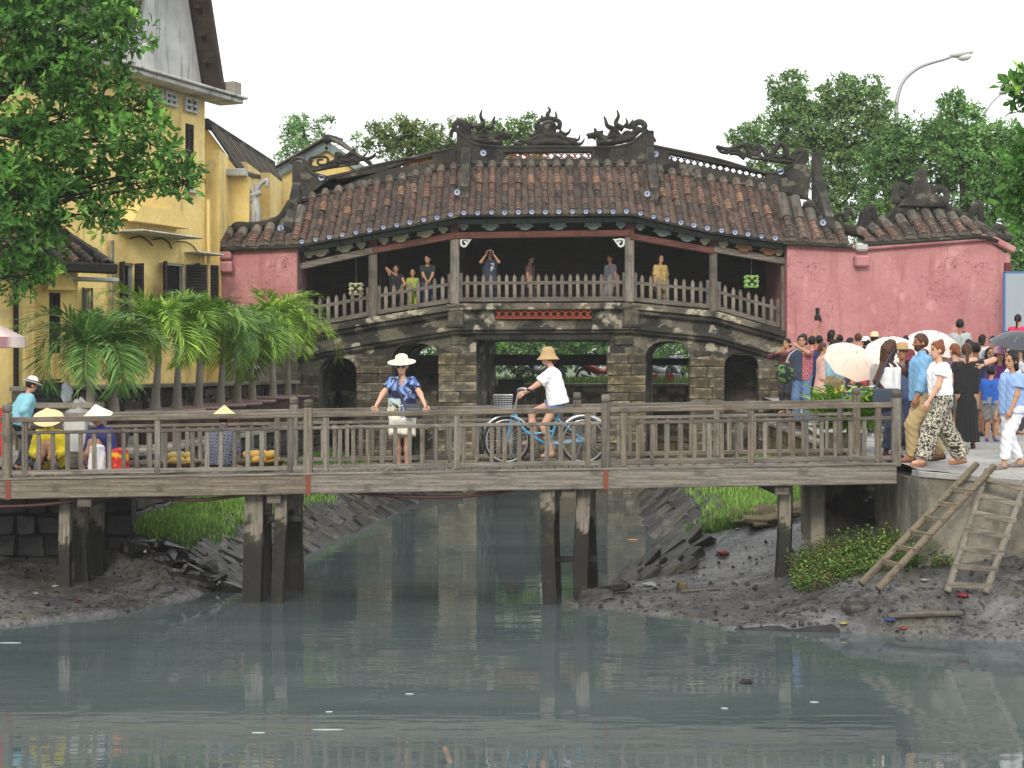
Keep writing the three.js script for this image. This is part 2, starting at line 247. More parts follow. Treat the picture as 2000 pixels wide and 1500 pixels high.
// flat stones laid on both canal slopes
function revetment(name, side) {
  const root = new THREE.Group(); root.name = name; root.userData.kind = 'structure'; scene.add(root);
  const R = rng(side > 0 ? 91 : 92), shapes = []; for (let i = 0; i < 7; i++) shapes.push(triUV(cbox(rr(.36, .52, R), .09, rr(.24, .36, R), .012, .075, R), 1, R() * 3, R() * 3)); shapes.forEach((g) => g.userData.uvDone = true);
  let n = 0;
  for (let d = side > 0 ? 24.5 : 24.0; d < 42 && n < 292; d += rr(.33, .40, R) * (d < 27 ? .85 : 1.06)) for (let s = rr(.02, .12, R); s < 1.3 && n < 292; s += rr(.3, .36, R)) {
    const e = side > 0 ? edgeR(d) : edgeL(d), x = e + side * s, h = ground(x, d); if (R() < .04) continue; n++;
    const o = mesh(shapes[Math.floor(R() * 7)], M.slab[Math.floor(R() * 4)]); o.name = 'stone_slab'; o.position.set(x + rr(-.04, .04, R), Math.max(.02, h) - .002 + rr(0, .02, R), -d);
    o.rotation.set(rr(-.07, .07, R), rr(-.3, .3, R) + side * .25, side * (.53 + rr(-.06, .12, R))); root.add(o);
  }
  return root;
}
revetment('canal_slope', -1); const slopeR = revetment('canal_slope_001', 1);
{ // black wet rocks along the toe of the left slope
  const R = rng(34), root = scene.getObjectByName('canal_slope'), wetRock = mat({ map: T.mud, color: [92, 90, 90], bumpMap: bumpCoarse, bumpScale: .03, roughness: .35 });
  for (let i = 0; i < 22; i++) { const t = R() ** .6, px = lerp(205, 452, t) + rr(-12, 12, R), d = lerp(24.3, 23.75, t) + rr(-.25, .2, R), x = X(px, d), o = mesh(cbox(rr(.3, .6, R), rr(.08, .16, R), rr(.25, .4, R), .04, .12, R), wetRock); o.name = 'wet_rock'; o.position.set(x, Math.max(.0, Math.min(.75, ground(x, d))) + .01 + .3 * (1 - t) * (1 - t) * R(), -d); o.rotation.set(rr(-.3, .3, R), rr(-1, 1, R), rr(-.5, .1, R)); root.add(o); }
}
{ // patch of pale flat slabs above the right mud
  const R = rng(33);
  for (let i = 0; i < 44; i++) { const px = rr(1435, 1600, R), t = R(), d = lerp(25.2, 27.2, t), x = X(px, d), o = mesh(cbox(rr(.3, .55, R), .08, rr(.2, .3, R), .015, .08, R), M.ochre[Math.floor(R() * 3)]); o.name = 'stone_slab'; o.position.set(x, ground(x, d) + .06 + .05 * Math.sin((px - 1435) / 165 * 3.1), -d); o.rotation.set(.35 + rr(-.1, .1, R), rr(-.3, .3, R), rr(-.12, .18, R)); slopeR.add(o); }
}
// a wall of fitted stones between two plan points
function stoneWall(name, label, a, b, y0, y1, size, mats, seed, opt = {}) {
  const R = rng(seed), len = Math.hypot(b[0] - a[0], b[1] - a[1]), ang = Math.atan2(-(b[1] - a[1]) * -1, b[0] - a[0]);
  const root = thing(name, label, 'stone wall', [a[0], 0, -a[1]], Math.atan2(b[1] - a[1], b[0] - a[0]));
  if (opt.tilt) root.children.tilt = 0;
  part(root, 'wall_core', box(len, y1 - y0, .3, len / 2, (y0 + y1) / 2, -.17), opt.core ?? M.stone);
  const rows = Math.max(1, Math.round((y1 - y0) / size)), h = (y1 - y0) / rows; let n = 0;
  for (let j = 0; j < rows; j++) for (let x = 0; x < len - .05;) {
    const w = Math.min(len - x, size * rr(.8, 1.7, R)); if (n < 290) { n++; const o = part(root, 'stone', cbox(w - .03, h - .03, .09, .022, .045, R), mats[Math.floor(R() * mats.length)], [x + w / 2, y0 + (j + .5) * h, 0]); o.rotation.z = rr(-.05, .05, R) + (opt.slant || 0) * rr(.5, 1, R); o.position.z = rr(-.015, .015, R); } x += w;
  }
  if (opt.cap) part(root, 'coping', cbox(len + .04, .09, .5, .015), opt.cap, [len / 2, y1 + .05, -.12]);
  return root;
}
stoneWall('quay_wall', 'grey rubble quay wall below the row of potted palms', [wallL(24.6), 24.6], [wallL(41), 41], .5, 1.98, .3, M.slab, 61, { cap: M.concrete });
stoneWall('quay_wall', 'rough stone quay wall behind the right end of the footbridge', [wallR(41), 41], [wallR(24.3), 24.3], .4, 1.98, .3, M.ochre, 62, { cap: M.concrete });
// streets on both banks
{
  const L = new THREE.Shape([[-60, 24.4], [wallL(24.4), 24.4], [wallL(41), 41], [-5.1, 46], [-60, 46]].map((p) => new THREE.Vector2(...p)));
  const g = new THREE.ExtrudeGeometry(L, { depth: .16, bevelEnabled: false }); g.rotateX(-Math.PI / 2); g.translate(0, 1.86, 0); structure('left_street', g, M.pave);
}
// right street: a sheet that climbs towards the covered bridge
const streetY = (d) => poly([21, 22, 30, 38, 60], [1.99, 2.04, 2.16, 2.6, 2.75], d);
{
  const rows = [21.42, 22, 23, 24.4, 26, 28, 30, 32, 34, 36, 38, 41, 46];
  const lx = (d) => d < 24.3 ? 5.68 : wallR(d);
  const pos = [], idx = []; rows.forEach((d) => { for (let i = 0; i <= 12; i++) { const x = i === 0 ? lx(d) : lerp(lx(d), 40, (i / 12) ** 2), y = streetY(d) - (d < 22.5 ? sm(5.7, 7.3, x) * .17 * (22.5 - d) / 1.1 : 0); pos.push(x, y, -d); } });
  for (let j = 0; j < rows.length - 1; j++) for (let i = 0; i < 12; i++) { const a = j * 13 + i, b = a + 1, c = a + 13, e = c + 1; idx.push(a, b, c, b, e, c); }
  const g = new THREE.BufferGeometry(); g.setAttribute('position', new THREE.Float32BufferAttribute(pos, 3)); g.setIndex(idx); g.computeVertexNormals(); structure('right_street', g, M.pave);
}
{ // concrete quay on the right with the ladders
  const q = thing('concrete_quay', 'weathered ochre concrete quay wall behind the two ladders', 'quay wall', [5.68, 0, -21.4]);
  part(q, 'wall', prism([[0, .1], [9, .1], [9, 1.78], [1.75, 1.78], [0, 1.92]], .4, .02), M.concrete);
  part(q, 'kerb', prism([[-.02, 1.93], [1.75, 1.79], [9, 1.79], [9, 1.85], [1.75, 1.85], [-.02, 1.995]], .35, .01), M.pave, [0, 0, .05]);
  part(q, 'side_wall', box(.35, 1.75, 2.6, .18, 1.0, -1.75), M.concrete);
  const R = rng(5); for (let i = 0; i < 34; i++) part(q, 'stone', cbox(rr(.2, .5, R), rr(.14, .26, R), .2, .04, .1, R), R() < .5 ? M.ochre[i % 3] : M.slab[i % 4], [rr(.9, 4.5, R), .3 + rr(0, .5, R) * R(), rr(.1, .3, R)], [0, rr(-.3, .3, R), rr(-.1, .1, R)]);
}
{ // dark chamber under the right end of the bridge
  const q = thing('bridge_abutment', 'dark stone abutment under the right end of the footbridge', 'abutment', [4.75, 0, -24.3]);
  part(q, 'wall', box(1.4, 1.75, .4, .7, 1.02, 0), M.stone); part(q, 'pier', cbox(.22, 1.72, .9, .03), M.concrete, [-.05, .98, .3]);
}
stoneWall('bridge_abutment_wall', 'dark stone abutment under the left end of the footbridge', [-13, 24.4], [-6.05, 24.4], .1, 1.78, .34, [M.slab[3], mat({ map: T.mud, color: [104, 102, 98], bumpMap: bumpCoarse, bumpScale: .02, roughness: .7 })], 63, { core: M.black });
// land far behind, so the ground reaches the horizon
{
  const g = sheet(40, 16, (u, v) => { const x = lerp(-900, 900, u), d = lerp(47.2, 2500, v * v); return V(x, 2.86, -d); }); structure('ground', g, mat({ color: [70, 84, 48], roughness: 1 }));
  const n = sheet(4, 4, (u, v) => V(lerp(-60, 60, u), -.9, lerp(20, -60, v))); structure('canal_bed', n, M.mud);
}
stoneWall('canal_end_wall', 'mossy stone wall across the canal behind the covered bridge', [-9, 47], [10, 47], 0, 2.86, .62, [M.block[0], M.block[1], M.ochre[2]], 64, { cap: M.concrete });

// ---------- wooden footbridge ----------
{
  const D = 22.2, fb = thing('wooden_footbridge', 'weathered grey timber footbridge crossing the canal in the foreground', 'footbridge', [0, 0, 0]);
  const top = (px) => lerp(935, 905, px / 1750), by = (px, d = D) => Y(top(px), D), R = rng(44);
  const w4 = () => M.wood[Math.floor(R() * 4)];
  const x0 = X(-160, D), x1 = X(1752, D), slope = (by(1750) - by(0)) / (X(1750, D) - X(0, D)), yAt = (x) => by(0) + (x - X(0, D)) * slope, tilt = Math.atan(slope);
  // beams, made of the lengths that show their joints
  for (const [a, b] of [[-160, 600], [603, 1181], [1184, 1752]]) { const xa = X(a, D), xb = X(b, D); part(fb, 'beam', bar(V(xa, yAt(xa) - .155, -D - .06), V(xb, yAt(xb) - .155, -D - .06), .13, .285, .012), w4()).geometry.userData.uvDone = false; }
  part(fb, 'beam', bar(V(x0, yAt(x0) - .155, -D - 2.2), V(x1, yAt(x1) - .155, -D - 2.2), .13, .285, .012), M.wood[1]);
  part(fb, 'trim_board', bar(V(x0, yAt(x0) - .008, -D + .0), V(x1, yAt(x1) - .008, -D + .0), .05, .03, .006), M.wood[0]);
  for (let x = x0 + .1; x < x1; x += .205) part(fb, 'deck_plank', cbox(.19, .05, 2.22, .006), w4(), [x, yAt(x) - .03, -D - 1.12], [0, 0, tilt]);
  for (const px of [16, 602, 1183]) part(fb, 'iron_strap', box(.07, .30, .01, X(px, D), by(px) - .155, -D + .012), M.rust);
  // railings
  const rails = (d, posts, lift, near) => {
    const r = new THREE.Group(); r.name = 'railing'; fb.add(r); const z = -d, q = (n, g, m = w4()) => part(r, n, g, m), xs = posts.map((p) => X(p, d));
    const post = (x) => { const y = yAt(x); q('post', vgrain(cbox(.125, 1.0, .125, .012).translate(x, y + .5 - .05, z))); const c = lathe([[0, 0], [.055, 0], [.055, .02], [.082, .03], [.085, .1], [.07, .125], [0, .13]], 4); c.rotateY(Math.PI / 4); q('post_cap', c.translate(x, y + .94, z)); };
    xs.forEach(post);
    const ends = near ? [X(-160, d), ...xs] : [X(-160, d), ...xs];
    for (let k = 0; k < ends.length - 1; k++) {
      const a = ends[k] + (k ? .06 : 0), b = ends[k + 1] - .06, seg = (n, dy, w, h) => q(n, bar(V(a, yAt(a) + dy, z), V(b, yAt(b) + dy, z), w, h, .008));
      seg('top_rail', .845, .1, .075); seg('middle_rail', .655, .06, .05); seg('bottom_rail', .075, .05, .07);
      const mids = [a + .2, (a + b) / 2, b - .2]; for (const x of mids) q('stile', vgrain(cbox(.085, .79, .07, .008).translate(x, yAt(x) + .415, z)));
      const n = Math.round((b - a) / .2); for (let i = 1; i < n; i++) { const x = lerp(a, b, i / n) + rr(-.012, .012, R); if (mids.some((m) => Math.abs(m - x) < .085)) continue; q('baluster', vgrain(place(cbox(rr(.056, .068, R), .6, .03, .005), x, yAt(x) + .33, z, 0, 0, rr(-.012, .012, R)))); }
    }
  };
  rails(D + .05, [14, 602, 1183, 1750], 0, true); rails(D + 2.15, [574, 1127, 1672], 0, false);
  // piles
  // piles: pale dry heads, a green tide line and a black wet foot, with ragged borders
  const pileM = mat({ map: T.wood, vertexColors: true, bumpMap: bumpFine, bumpScale: .005, roughness: .75 }), wet = mat({ map: T.wood, color: [66, 62, 52], bumpMap: bumpFine, bumpScale: .004, roughness: .6 });
  const under = (px) => by(px) - .3;
  for (const [px, d, w, l] of [[496, 22.6, .27, 0], [519, 23.6, .2, .0], [546, 22.5, .17, -.015], [576, 23.8, .27, .01], [1072, 22.4, .2, .012], [1084, 23.4, .17, 0], [1136, 22.6, .2, -.01], [1153, 23.9, .2, 0], [1527, 22.6, .17, -.02], [1533, 24, .18, 0], [130, 22.7, .16, 0], [160, 23.2, .19, .01], [192, 23.8, .2, 0], [-60, 22.8, .2, 0]]) {
    const yt = under(px), yb = -.6, g = new THREE.BoxGeometry(w, yt - yb, w * .95, 4, 56, 4), p = g.attributes.position, dark = rgb(58, 54, 46), moss = rgb(104, 108, 66), dry = rgb(244, 238, 228);
    for (let i = 0; i < p.count; i++) { const k = 1 + .16 * (n3(p.getX(i) * 4 + px, p.getY(i) * 2.2, p.getZ(i) * 4, 4) - .5); p.setX(i, p.getX(i) * k + .02 * Math.sin(p.getY(i) * 2 + px)); p.setZ(i, p.getZ(i) * k); }
    g.computeVertexNormals(); tint(g, (x, y, z) => { const n = n3(x * 9 + px, y * 3, z * 9, 6) - .5, m = n3(x * 22, y * 9 + px, z * 22, 8), h = yt - (y + (yt + yb) / 2) + n * 1.1; return h < .52 ? (m > .7 ? moss : dry) : h < .7 ? (m > .46 ? moss : dark) : m > .68 ? moss : dark; });
    part(fb, 'pile', vgrain(g), pileM, [X(px, d), (yt + yb) / 2, -d], [0, 0, l]);
  }
  for (const [a, b, y, d] of [[478, 590, 1012, 22.75], [1060, 1166, 1092, 23.2]]) part(fb, 'brace', bar(at(a, y, d), at(b, y, d), .1, .09), wet);
  for (const px of [535, 1110, 1527, 165]) part(fb, 'cross_head', bar(V(X(px, 22.3), under(px) - .06, -22.28), V(X(px, 22.3), under(px) - .06, -24.5), .2, .15), M.wood[2]);
  const pipe = mat({ color: [74, 42, 38], roughness: .7 });
  for (const l of [[[-20, 990], [90, 985], [200, 968], [240, 962]], [[225, 968], [310, 972], [385, 977], [450, 970], [520, 960]], [[640, 957], [760, 968], [870, 971], [960, 964], [1010, 955]]]) part(fb, 'hanging_pipe', tube(l.map(([a, b]) => at(a, b, 22.34)), .025, 6, 16), pipe);
}
// ---------- covered bridge ----------
const D2 = 41.7, ORN = mat({ map: T.stone, color: [150, 150, 154], bumpMap: bumpCoarse, bumpScale: .015, roughness: .95 });
const TERRA = mat({ color: [164, 76, 52], roughness: .9 }), VCOL = mat({ vertexColors: true, roughness: .8 });
// unit half-barrel along +z, three overlapping clay pieces long
const barrelGeo = (() => {
  const pos = [], idx = [], ns = 8, prof = []; for (let k = 0; k < 4; k++) { prof.push([k / 4, 1 - .02 * k], [(k + 1) / 4, .83 - .02 * k]); }
  prof.forEach(([z, r]) => { for (let i = 0; i <= ns; i++) { const a = Math.PI * i / ns; pos.push(Math.cos(a) * r, Math.sin(a) * r, z); } });
  for (let j = 0; j < prof.length - 1; j++) for (let i = 0; i < ns; i++) { const a = j * (ns + 1) + i, b = a + ns + 1; idx.push(a, a + 1, b, b, a + 1, b + 1); }
  const g = new THREE.BufferGeometry(); g.setAttribute('position', new THREE.Float32BufferAttribute(pos, 3)); g.setIndex(idx); return toCreasedNormals(g, .9);
})();
const capGeo = (() => { const g = new THREE.CylinderGeometry(1, 1.06, 1, 10, 1, false, -Math.PI / 2, Math.PI); g.rotateX(-Math.PI / 2); g.translate(0, 0, .5); return g.toNonIndexed(); })();
const plateGeo = (() => { const g = lathe([[0, .012], [.03, .012], [.034, .014], [.06, .022], [.078, .04], [.082, .036], [.06, .0], [0, 0]], 14).toNonIndexed(); g.rotateX(Math.PI / 2); const W = rgb(160, 168, 184), B = rgb(72, 88, 130); g.computeVertexNormals(); return tint(g, (x, y) => { const r = Math.hypot(x, y); return r < .031 ? B : r > .076 ? B : W; }); })();
function along(o, a, b, r) { o.position.copy(a); const m = new THREE.Matrix4().lookAt(b, a, V(0, 1, 0)); o.quaternion.setFromRotationMatrix(m); o.scale.set(r, r, a.distanceTo(b)); return o; }
function variants(g, n = 4, s = 5) { const out = []; for (let i = 0; i < n; i++) { const q = g.clone(); triUV(q, .35, i * .37, i * .21); q.userData.uvDone = true; out.push(q); } return out; }
const barrels = variants(barrelGeo), caps = variants(capGeo);
// a tiled slope: eave(x) and top(x) give points; columns of barrel tiles with pan tiles between
function tiledSlope(root, xs, pt, rows, R, o = {}) {
  const r = o.r ?? .105, step = (xs[xs.length - 1] - xs[0]) / (xs.length - 1);
  for (let c = 0; c < xs.length; c++) {
    const x = xs[c], band = o.band ? o.band(c) : -1;
    for (let k = 0; k < rows; k++) {
      const a = pt(x, k / rows), b = pt(x, (k + 1.12) / rows), light = k === band, last = k === rows - 1 && o.mortar !== false;
      a.y += .05; b.y += .05; a.x += rr(-.01, .01, R);
      const m = last ? M.mortar[Math.floor(R() * 3)] : light ? M.lightTile[Math.floor(R() * 4)] : M.tile[Math.floor(R() * 6)];
      const q = mesh((last ? caps : barrels)[Math.floor(R() * 4)], m); q.name = last ? 'mortar_cap' : 'barrel_tile'; along(q, a, b, light || last ? r * 1.13 : r * rr(.95, 1.04, R)); q.rotation.z += rr(-.1, .1, R); q.rotation.y += rr(-.03, .03, R); q.position.y += rr(-.012, .018, R); root.add(q);
    }
    if (o.plates && !(o.skip && o.skip(c))) { const e = pt(x, 0); const q = mesh(plateGeo, VCOL); q.name = 'ceramic_plate'; q.position.set(e.x + rr(-.01, .01, R), e.y + .045, e.z + .02); q.rotation.set(rr(-.1, .2, R), rr(-.1, .1, R), R() * 6); const k = rr(.78, .92, R); q.scale.set(k, k, 1); root.add(q); }
    if (o.plates || o.ends) { const e = pt(x, 0), q = mesh(caps[c % 4], M.mortar[c % 3]); q.name = 'tile_end'; along(q, V(e.x, e.y + .02, e.z + .015), V(e.x, e.y + .03, e.z - .12), r * 1.06); root.add(q); }
    if (c < xs.length - 1) {
      const n = rows * 7, g = sheet(4, n * 2, (u, v) => { const k = Math.floor(v * n * 2), t = Math.floor((k + 1) / 2) / n, p = pt(lerp(x, xs[c + 1], u), Math.min(1, t)); p.y += -.035 * Math.sin(u * Math.PI) + (k % 2 ? .028 : .0); return p; });
      part(root, 'pan_tiles', toCreasedNormals(g, .6), M.pan[Math.floor(R() * 3)]);
    }
  }
}
function strokes(list, map, d, k = 1, mirror) { // ornament drawn as tapered scroll tubes: [points, r0, r1]
  const out = []; for (const [pts, r0, r1] of list) { const P = pts.map(([a, b]) => { if (mirror) a = 2 * mirror - a; const [px, py] = map(a, b); const p = at(px, py, d); return p; }); const n = pts.length; out.push(tube(P, pts.map((_, i) => lerp(r0, r1, i / (n - 1)) * k), 6, n * 4, 1.5)); }
  return merge(out);
}
function lattice(w, h, cell, t, depth) { // diamond lattice panel, centred, in x y
  const out = []; const n = Math.max(1, Math.round(w / cell)), c = w / n;
  for (let i = 0; i < n; i++) { const x = -w / 2 + (i + .5) * c; for (const s of [-1, 1]) out.push(place(new THREE.BoxGeometry(Math.hypot(c, h), t, depth), x, 0, 0, 0, 0, s * Math.atan2(h, c))); out.push(place(new THREE.BoxGeometry(c * .55, t, depth), x, h * .22, 0), place(new THREE.BoxGeometry(c * .55, t, depth), x, -h * .22, 0)); }
  out.push(box(w, t, depth, 0, h / 2, 0), box(w, t, depth, 0, -h / 2, 0)); return merge(out);
}
{
  const cb = thing('covered_bridge', 'old covered bridge with tiled roof and dragon ridges on stone arches', 'covered bridge', [0, 0, 0]);
  const R = rng(1234), q = (px, py, dz = 0) => { const d = D2 - dz; return V(X(px, D2), Y(py, D2), -d); };   // front plane point by picture position, pushed dz towards the eye
  const bx = (px) => X(px, D2), byy = (py) => Y(py, D2);
  const Tp = [420, 583, 728, 888, 1230, 1394, 1533, 1600], Ty = [672, 645, 618, 592, 590, 606, 645, 668], ledge = (px) => poly(Tp, Ty, px);
  // --- stone substructure with its openings
  {
    const o = []; for (let px = 500; px <= 1600; px += 20) o.push([bx(px), byy(ledge(px) + 10)]);
    const arch = (a, b, top, rect) => { const l = [], cx = (a + b) / 2, w = (b - a) / 2, h = rect ? 0 : Math.min(w, 40); if (rect) l.push([b, top], [a, top]); else for (let i = 0; i <= 12; i++) { const t = i / 12 * Math.PI, c = Math.cos(t), s = Math.sin(t); l.push([cx + Math.sign(c) * Math.abs(c) ** .8 * w, top + h - Math.abs(s) ** .8 * h]); } return l.map((p) => [bx(p[0]), byy(p[1])]); };
    const ops = [[1413, 1482, 690], [1260, 1348, 666], [930, 1187, 664, 1], [765, 857, 670], [622, 697, 698]], bot = -1;
    o.push([bx(1600), bot]); for (const [a, b, t, r] of ops) { o.push([bx(b), bot], ...arch(a, b, t, r), [bx(a), bot]); } o.push([bx(500), bot]);
    const g = prism(o, 3.2, 0); const p = g.attributes.position; for (let i = 0; i < p.count; i++) if (p.getZ(i) < -1) p.setX(i, p.getX(i) + .5); g.computeVertexNormals();
    part(cb, 'stone_substructure', g, M.stone, [0, 0, -D2]);
    // earth fill closes the two land arches
    for (const [w, x, z] of [[2.2, bx(660) + .3, 2.6], [2.2, bx(1447) + .3, 2.6], [1.7, bx(811) + .6, 3]]) part(cb, 'arch_fill', box(w, 4.6, .4, x, 1.5, -D2 - z), M.stone);
    // far beam seen through the centre and the right arch
    part(cb, 'rear_beam', merge([box(4.1, .32, .3, bx(1058) + .5, byy(702), -D2 - 3.0), box(.75, 3, .3, bx(962) + .5, 1.6, -D2 - 3.1), box(1.4, .2, .3, bx(1304) + .5, byy(706), -D2 - 3.0)]), M.black);
  }
  // piers faced with squared blocks
  for (const [a, b, top] of [[697, 765, 715], [857, 930, 690], [1187, 1260, 690], [1348, 1413, 700], [572, 622, 730], [1482, 1530, 720]]) {
    const pier = new THREE.Group(); pier.name = 'pier'; cb.add(pier); let y = byy(top), W = bx(b) - bx(a), x0 = bx(a);
    while (y > .02) { const h = Math.min(y + .15, rr(.2, .34, R)); const n = R() < .35 ? 1 : 2, cut = rr(.35, .65, R); const parts = n === 1 ? [[0, 1]] : [[0, cut], [cut, 1]]; for (const [u, v] of parts) { const w = (v - u) * W, last = v === 1, first = u === 0; part(pier, 'stone_block', cbox(w - .012 + (first ? .02 : 0) + (last ? .02 : 0), h - .014, .42, .02, .02, R), M.block[Math.floor(R() * 5)], [x0 + (u + v) / 2 * W + (last && !first ? .01 : first && !last ? -.01 : 0), y - h / 2, -D2 - .13 + rr(-.015, .015, R)]); } y -= h; }
  }
  // spandrel stones over the arches
  for (let i = 0; i < 70; i++) { const px = rr(640, 1525, R), t = ledge(px), open = [[612, 705, 692], [757, 865, 664], [922, 1195, 640], [1252, 1356, 660], [1405, 1490, 684]].find(([a, b]) => px > a - 12 && px < b + 12), lo = open ? open[2] - 6 : 730, py = rr(t + 62, lo, R); if (lo < t + 66) continue; part(cb, 'spandrel_stone', cbox(rr(.25, .5, R), rr(.14, .24, R), .1, .02, .04, R), R() < .5 ? M.pale : M.block[4], q(px, py, .0)); }
  // cornices that follow the bend of the deck
  const course = (name, off, h, proud, m, from = 560, to = 1580) => { const pts = Tp.filter((p) => p > from && p < to); const l = [from, ...pts, to]; for (let i = 0; i < l.length - 1; i++) { const a = q(l[i], ledge(l[i]) + off), b = q(l[i + 1], ledge(l[i + 1]) + off); a.z += proud / 2; b.z += proud / 2; if (off === 20 && l[i] === 888) continue; part(cb, name, bar(a, b, proud + .1, h, .02), m); } };
  course('cornice', 8, .17, .2, M.pale); course('cornice', 20, .1, .12, M.trim); course('cornice', 50, .1, .16, M.pale); course('cornice', 58, .09, .1, M.trim);
  for (const px of [890, 1232]) { part(cb, 'pedestal', cbox(.42, .5, .3, .03), M.pale, q(px, 618, .06)); part(cb, 'pedestal_cap', cbox(.52, .09, .36, .02), M.pale, q(px, 598, .1)); part(cb, 'pedestal_cap', cbox(.5, .08, .34, .02), M.trim, q(px, 638, .08)); }
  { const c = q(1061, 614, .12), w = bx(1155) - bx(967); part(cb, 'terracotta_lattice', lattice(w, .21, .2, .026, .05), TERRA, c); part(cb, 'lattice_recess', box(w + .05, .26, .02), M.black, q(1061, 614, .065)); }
  part(cb, 'centre_girder', cbox(bx(1190) - bx(926), .3, .2, .03), M.trim, q(1058, 654, -.02));
  // --- deck, back wall, ceiling
  {
    const l = [560, 728, 888, 1230, 1394, 1560], deck = []; for (let i = 0; i < l.length - 1; i++) { const a = q(l[i], ledge(l[i]) + 21, -1.6), b = q(l[i + 1], ledge(l[i + 1]) + 21, -1.6); deck.push(bar(a, b, 3.1, .12)); }
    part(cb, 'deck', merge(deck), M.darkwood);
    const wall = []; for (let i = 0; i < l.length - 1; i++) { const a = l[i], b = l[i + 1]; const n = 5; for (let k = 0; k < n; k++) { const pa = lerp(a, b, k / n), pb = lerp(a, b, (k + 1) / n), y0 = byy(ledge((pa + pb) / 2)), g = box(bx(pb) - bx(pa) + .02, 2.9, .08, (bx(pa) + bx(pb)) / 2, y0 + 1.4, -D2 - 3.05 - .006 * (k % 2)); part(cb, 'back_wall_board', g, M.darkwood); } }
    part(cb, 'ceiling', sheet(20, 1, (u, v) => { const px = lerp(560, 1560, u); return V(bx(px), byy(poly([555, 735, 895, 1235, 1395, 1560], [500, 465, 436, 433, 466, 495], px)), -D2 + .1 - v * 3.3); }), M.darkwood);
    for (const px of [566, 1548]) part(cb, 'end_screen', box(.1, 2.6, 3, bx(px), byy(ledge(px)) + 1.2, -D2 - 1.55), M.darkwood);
  }
  // --- posts, lintels, brackets
  const posts = [[583, 480, 645, .16], [728, 462, 620, .235], [888, 430, 594, .25], [1230, 428, 590, .25], [1394, 456, 608, .21], [1531, 480, 645, .12]];
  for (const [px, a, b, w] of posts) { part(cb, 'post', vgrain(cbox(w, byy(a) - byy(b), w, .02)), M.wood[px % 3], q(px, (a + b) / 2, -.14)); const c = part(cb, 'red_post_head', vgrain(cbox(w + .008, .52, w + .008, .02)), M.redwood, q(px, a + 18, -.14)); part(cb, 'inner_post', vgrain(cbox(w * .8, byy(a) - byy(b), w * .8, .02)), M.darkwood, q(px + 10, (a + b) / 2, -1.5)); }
  const lint = [[583, 521, 728, 489], [728, 489, 888, 460], [888, 460, 1230, 455], [1230, 461, 1394, 490], [1394, 486, 1533, 510]];
  lint.forEach(([a, ya, b, yb], i) => part(cb, 'lintel', bar(q(a, ya, -.04), q(b, yb, -.04), .14, .18, .015), i === 0 || i === 4 ? M.wood[0] : M.redwood));
  const eaveP = [540, 583, 735, 860, 895, 1235, 1270, 1395, 1533, 1570], eaveY = [483, 477, 450, 427, 419, 416, 425, 452, 471, 475], eave = (px) => poly(eaveP, eaveY, px);
  const teal = mat({ map: T.plaster, color: [150, 168, 164], roughness: .9 }), cream = mat({ map: T.plaster, color: [196, 190, 164], roughness: .9 }), tan = mat({ map: T.plaster, color: [186, 132, 92], roughness: .9 });
  for (let i = 0; i < posts.length - 1; i++) { const a = posts[i][0], b = posts[i + 1][0], ya = eave(a) + 13, yb = eave(b) + 13; part(cb, 'fascia_board', bar(q(a, ya, .05), q(b, yb, .05), .05, .13, .01), teal); }
  const cloud = prism([[-.3, .1], [-.26, .02], [-.34, -.03], [-.26, -.06], [-.2, -.03], [-.2, -.1], [-.1, -.17], [0, -.19], [.1, -.17], [.2, -.1], [.2, -.03], [.26, -.06], [.34, -.03], [.26, .02], [.3, .1]], .06, .012);
  for (const px of [627, 674, 783, 831, 958, 1025, 1090, 1158, 1293, 1340, 1452, 1500]) { const sl = -(eave(px + 10) - eave(px - 10)) / 20; part(cb, 'carved_bracket', cloud, px > 1400 ? tan : px > 870 && px < 1360 ? teal : cream, q(px, eave(px) + 24, .1), [0, 0, Math.atan(sl)]).scale.set(.74, .62, .8); }
  for (const [px, s] of [[604, 1], [706, -1], [750, 1], [866, -1], [906, 1], [1212, -1], [1250, 1], [1376, -1], [1412, 1], [1520, -1]]) { const o = part(cb, 'carved_bracket', cloud, px > 870 && px < 1360 ? teal : cream, q(px, eave(px) + 23, .09)); o.scale.set(.42, .6, .8); }
  const white = mat({ color: [214, 216, 214], roughness: .7 });
  for (const [px, s] of [[900, 1], [1219, -1]]) part(cb, 'scroll_bracket', merge([tube([[0, .0, 0], [.02, -.16, 0], [.1, -.2, 0], [.16, -.14, 0], [.13, -.07, 0], [.08, -.09, 0]].map(([x, y, z]) => V(x * s, y, z)), [.03, .035, .035, .035, .03, .02], 6, 18), tube([[.0, -.02, 0], [.12, .0, 0], [.2, -.02, 0], [.3, .0, 0]].map(([x, y, z]) => V(x * s, y, z)), [.035, .03, .03, .012], 6, 10), tube([[.16, -.14, 0], [.22, -.07, 0], [.26, -.01, 0]].map(([x, y, z]) => V(x * s, y, z)), [.03, .025, .02], 6, 6)]), white, q(px, 467, -.05));
  // --- picket railings
  const pick = prism([[-.045, 0], [.045, 0], [.045, .62], [0, .7], [-.045, .62]], .035, .004); vgrain(pick);
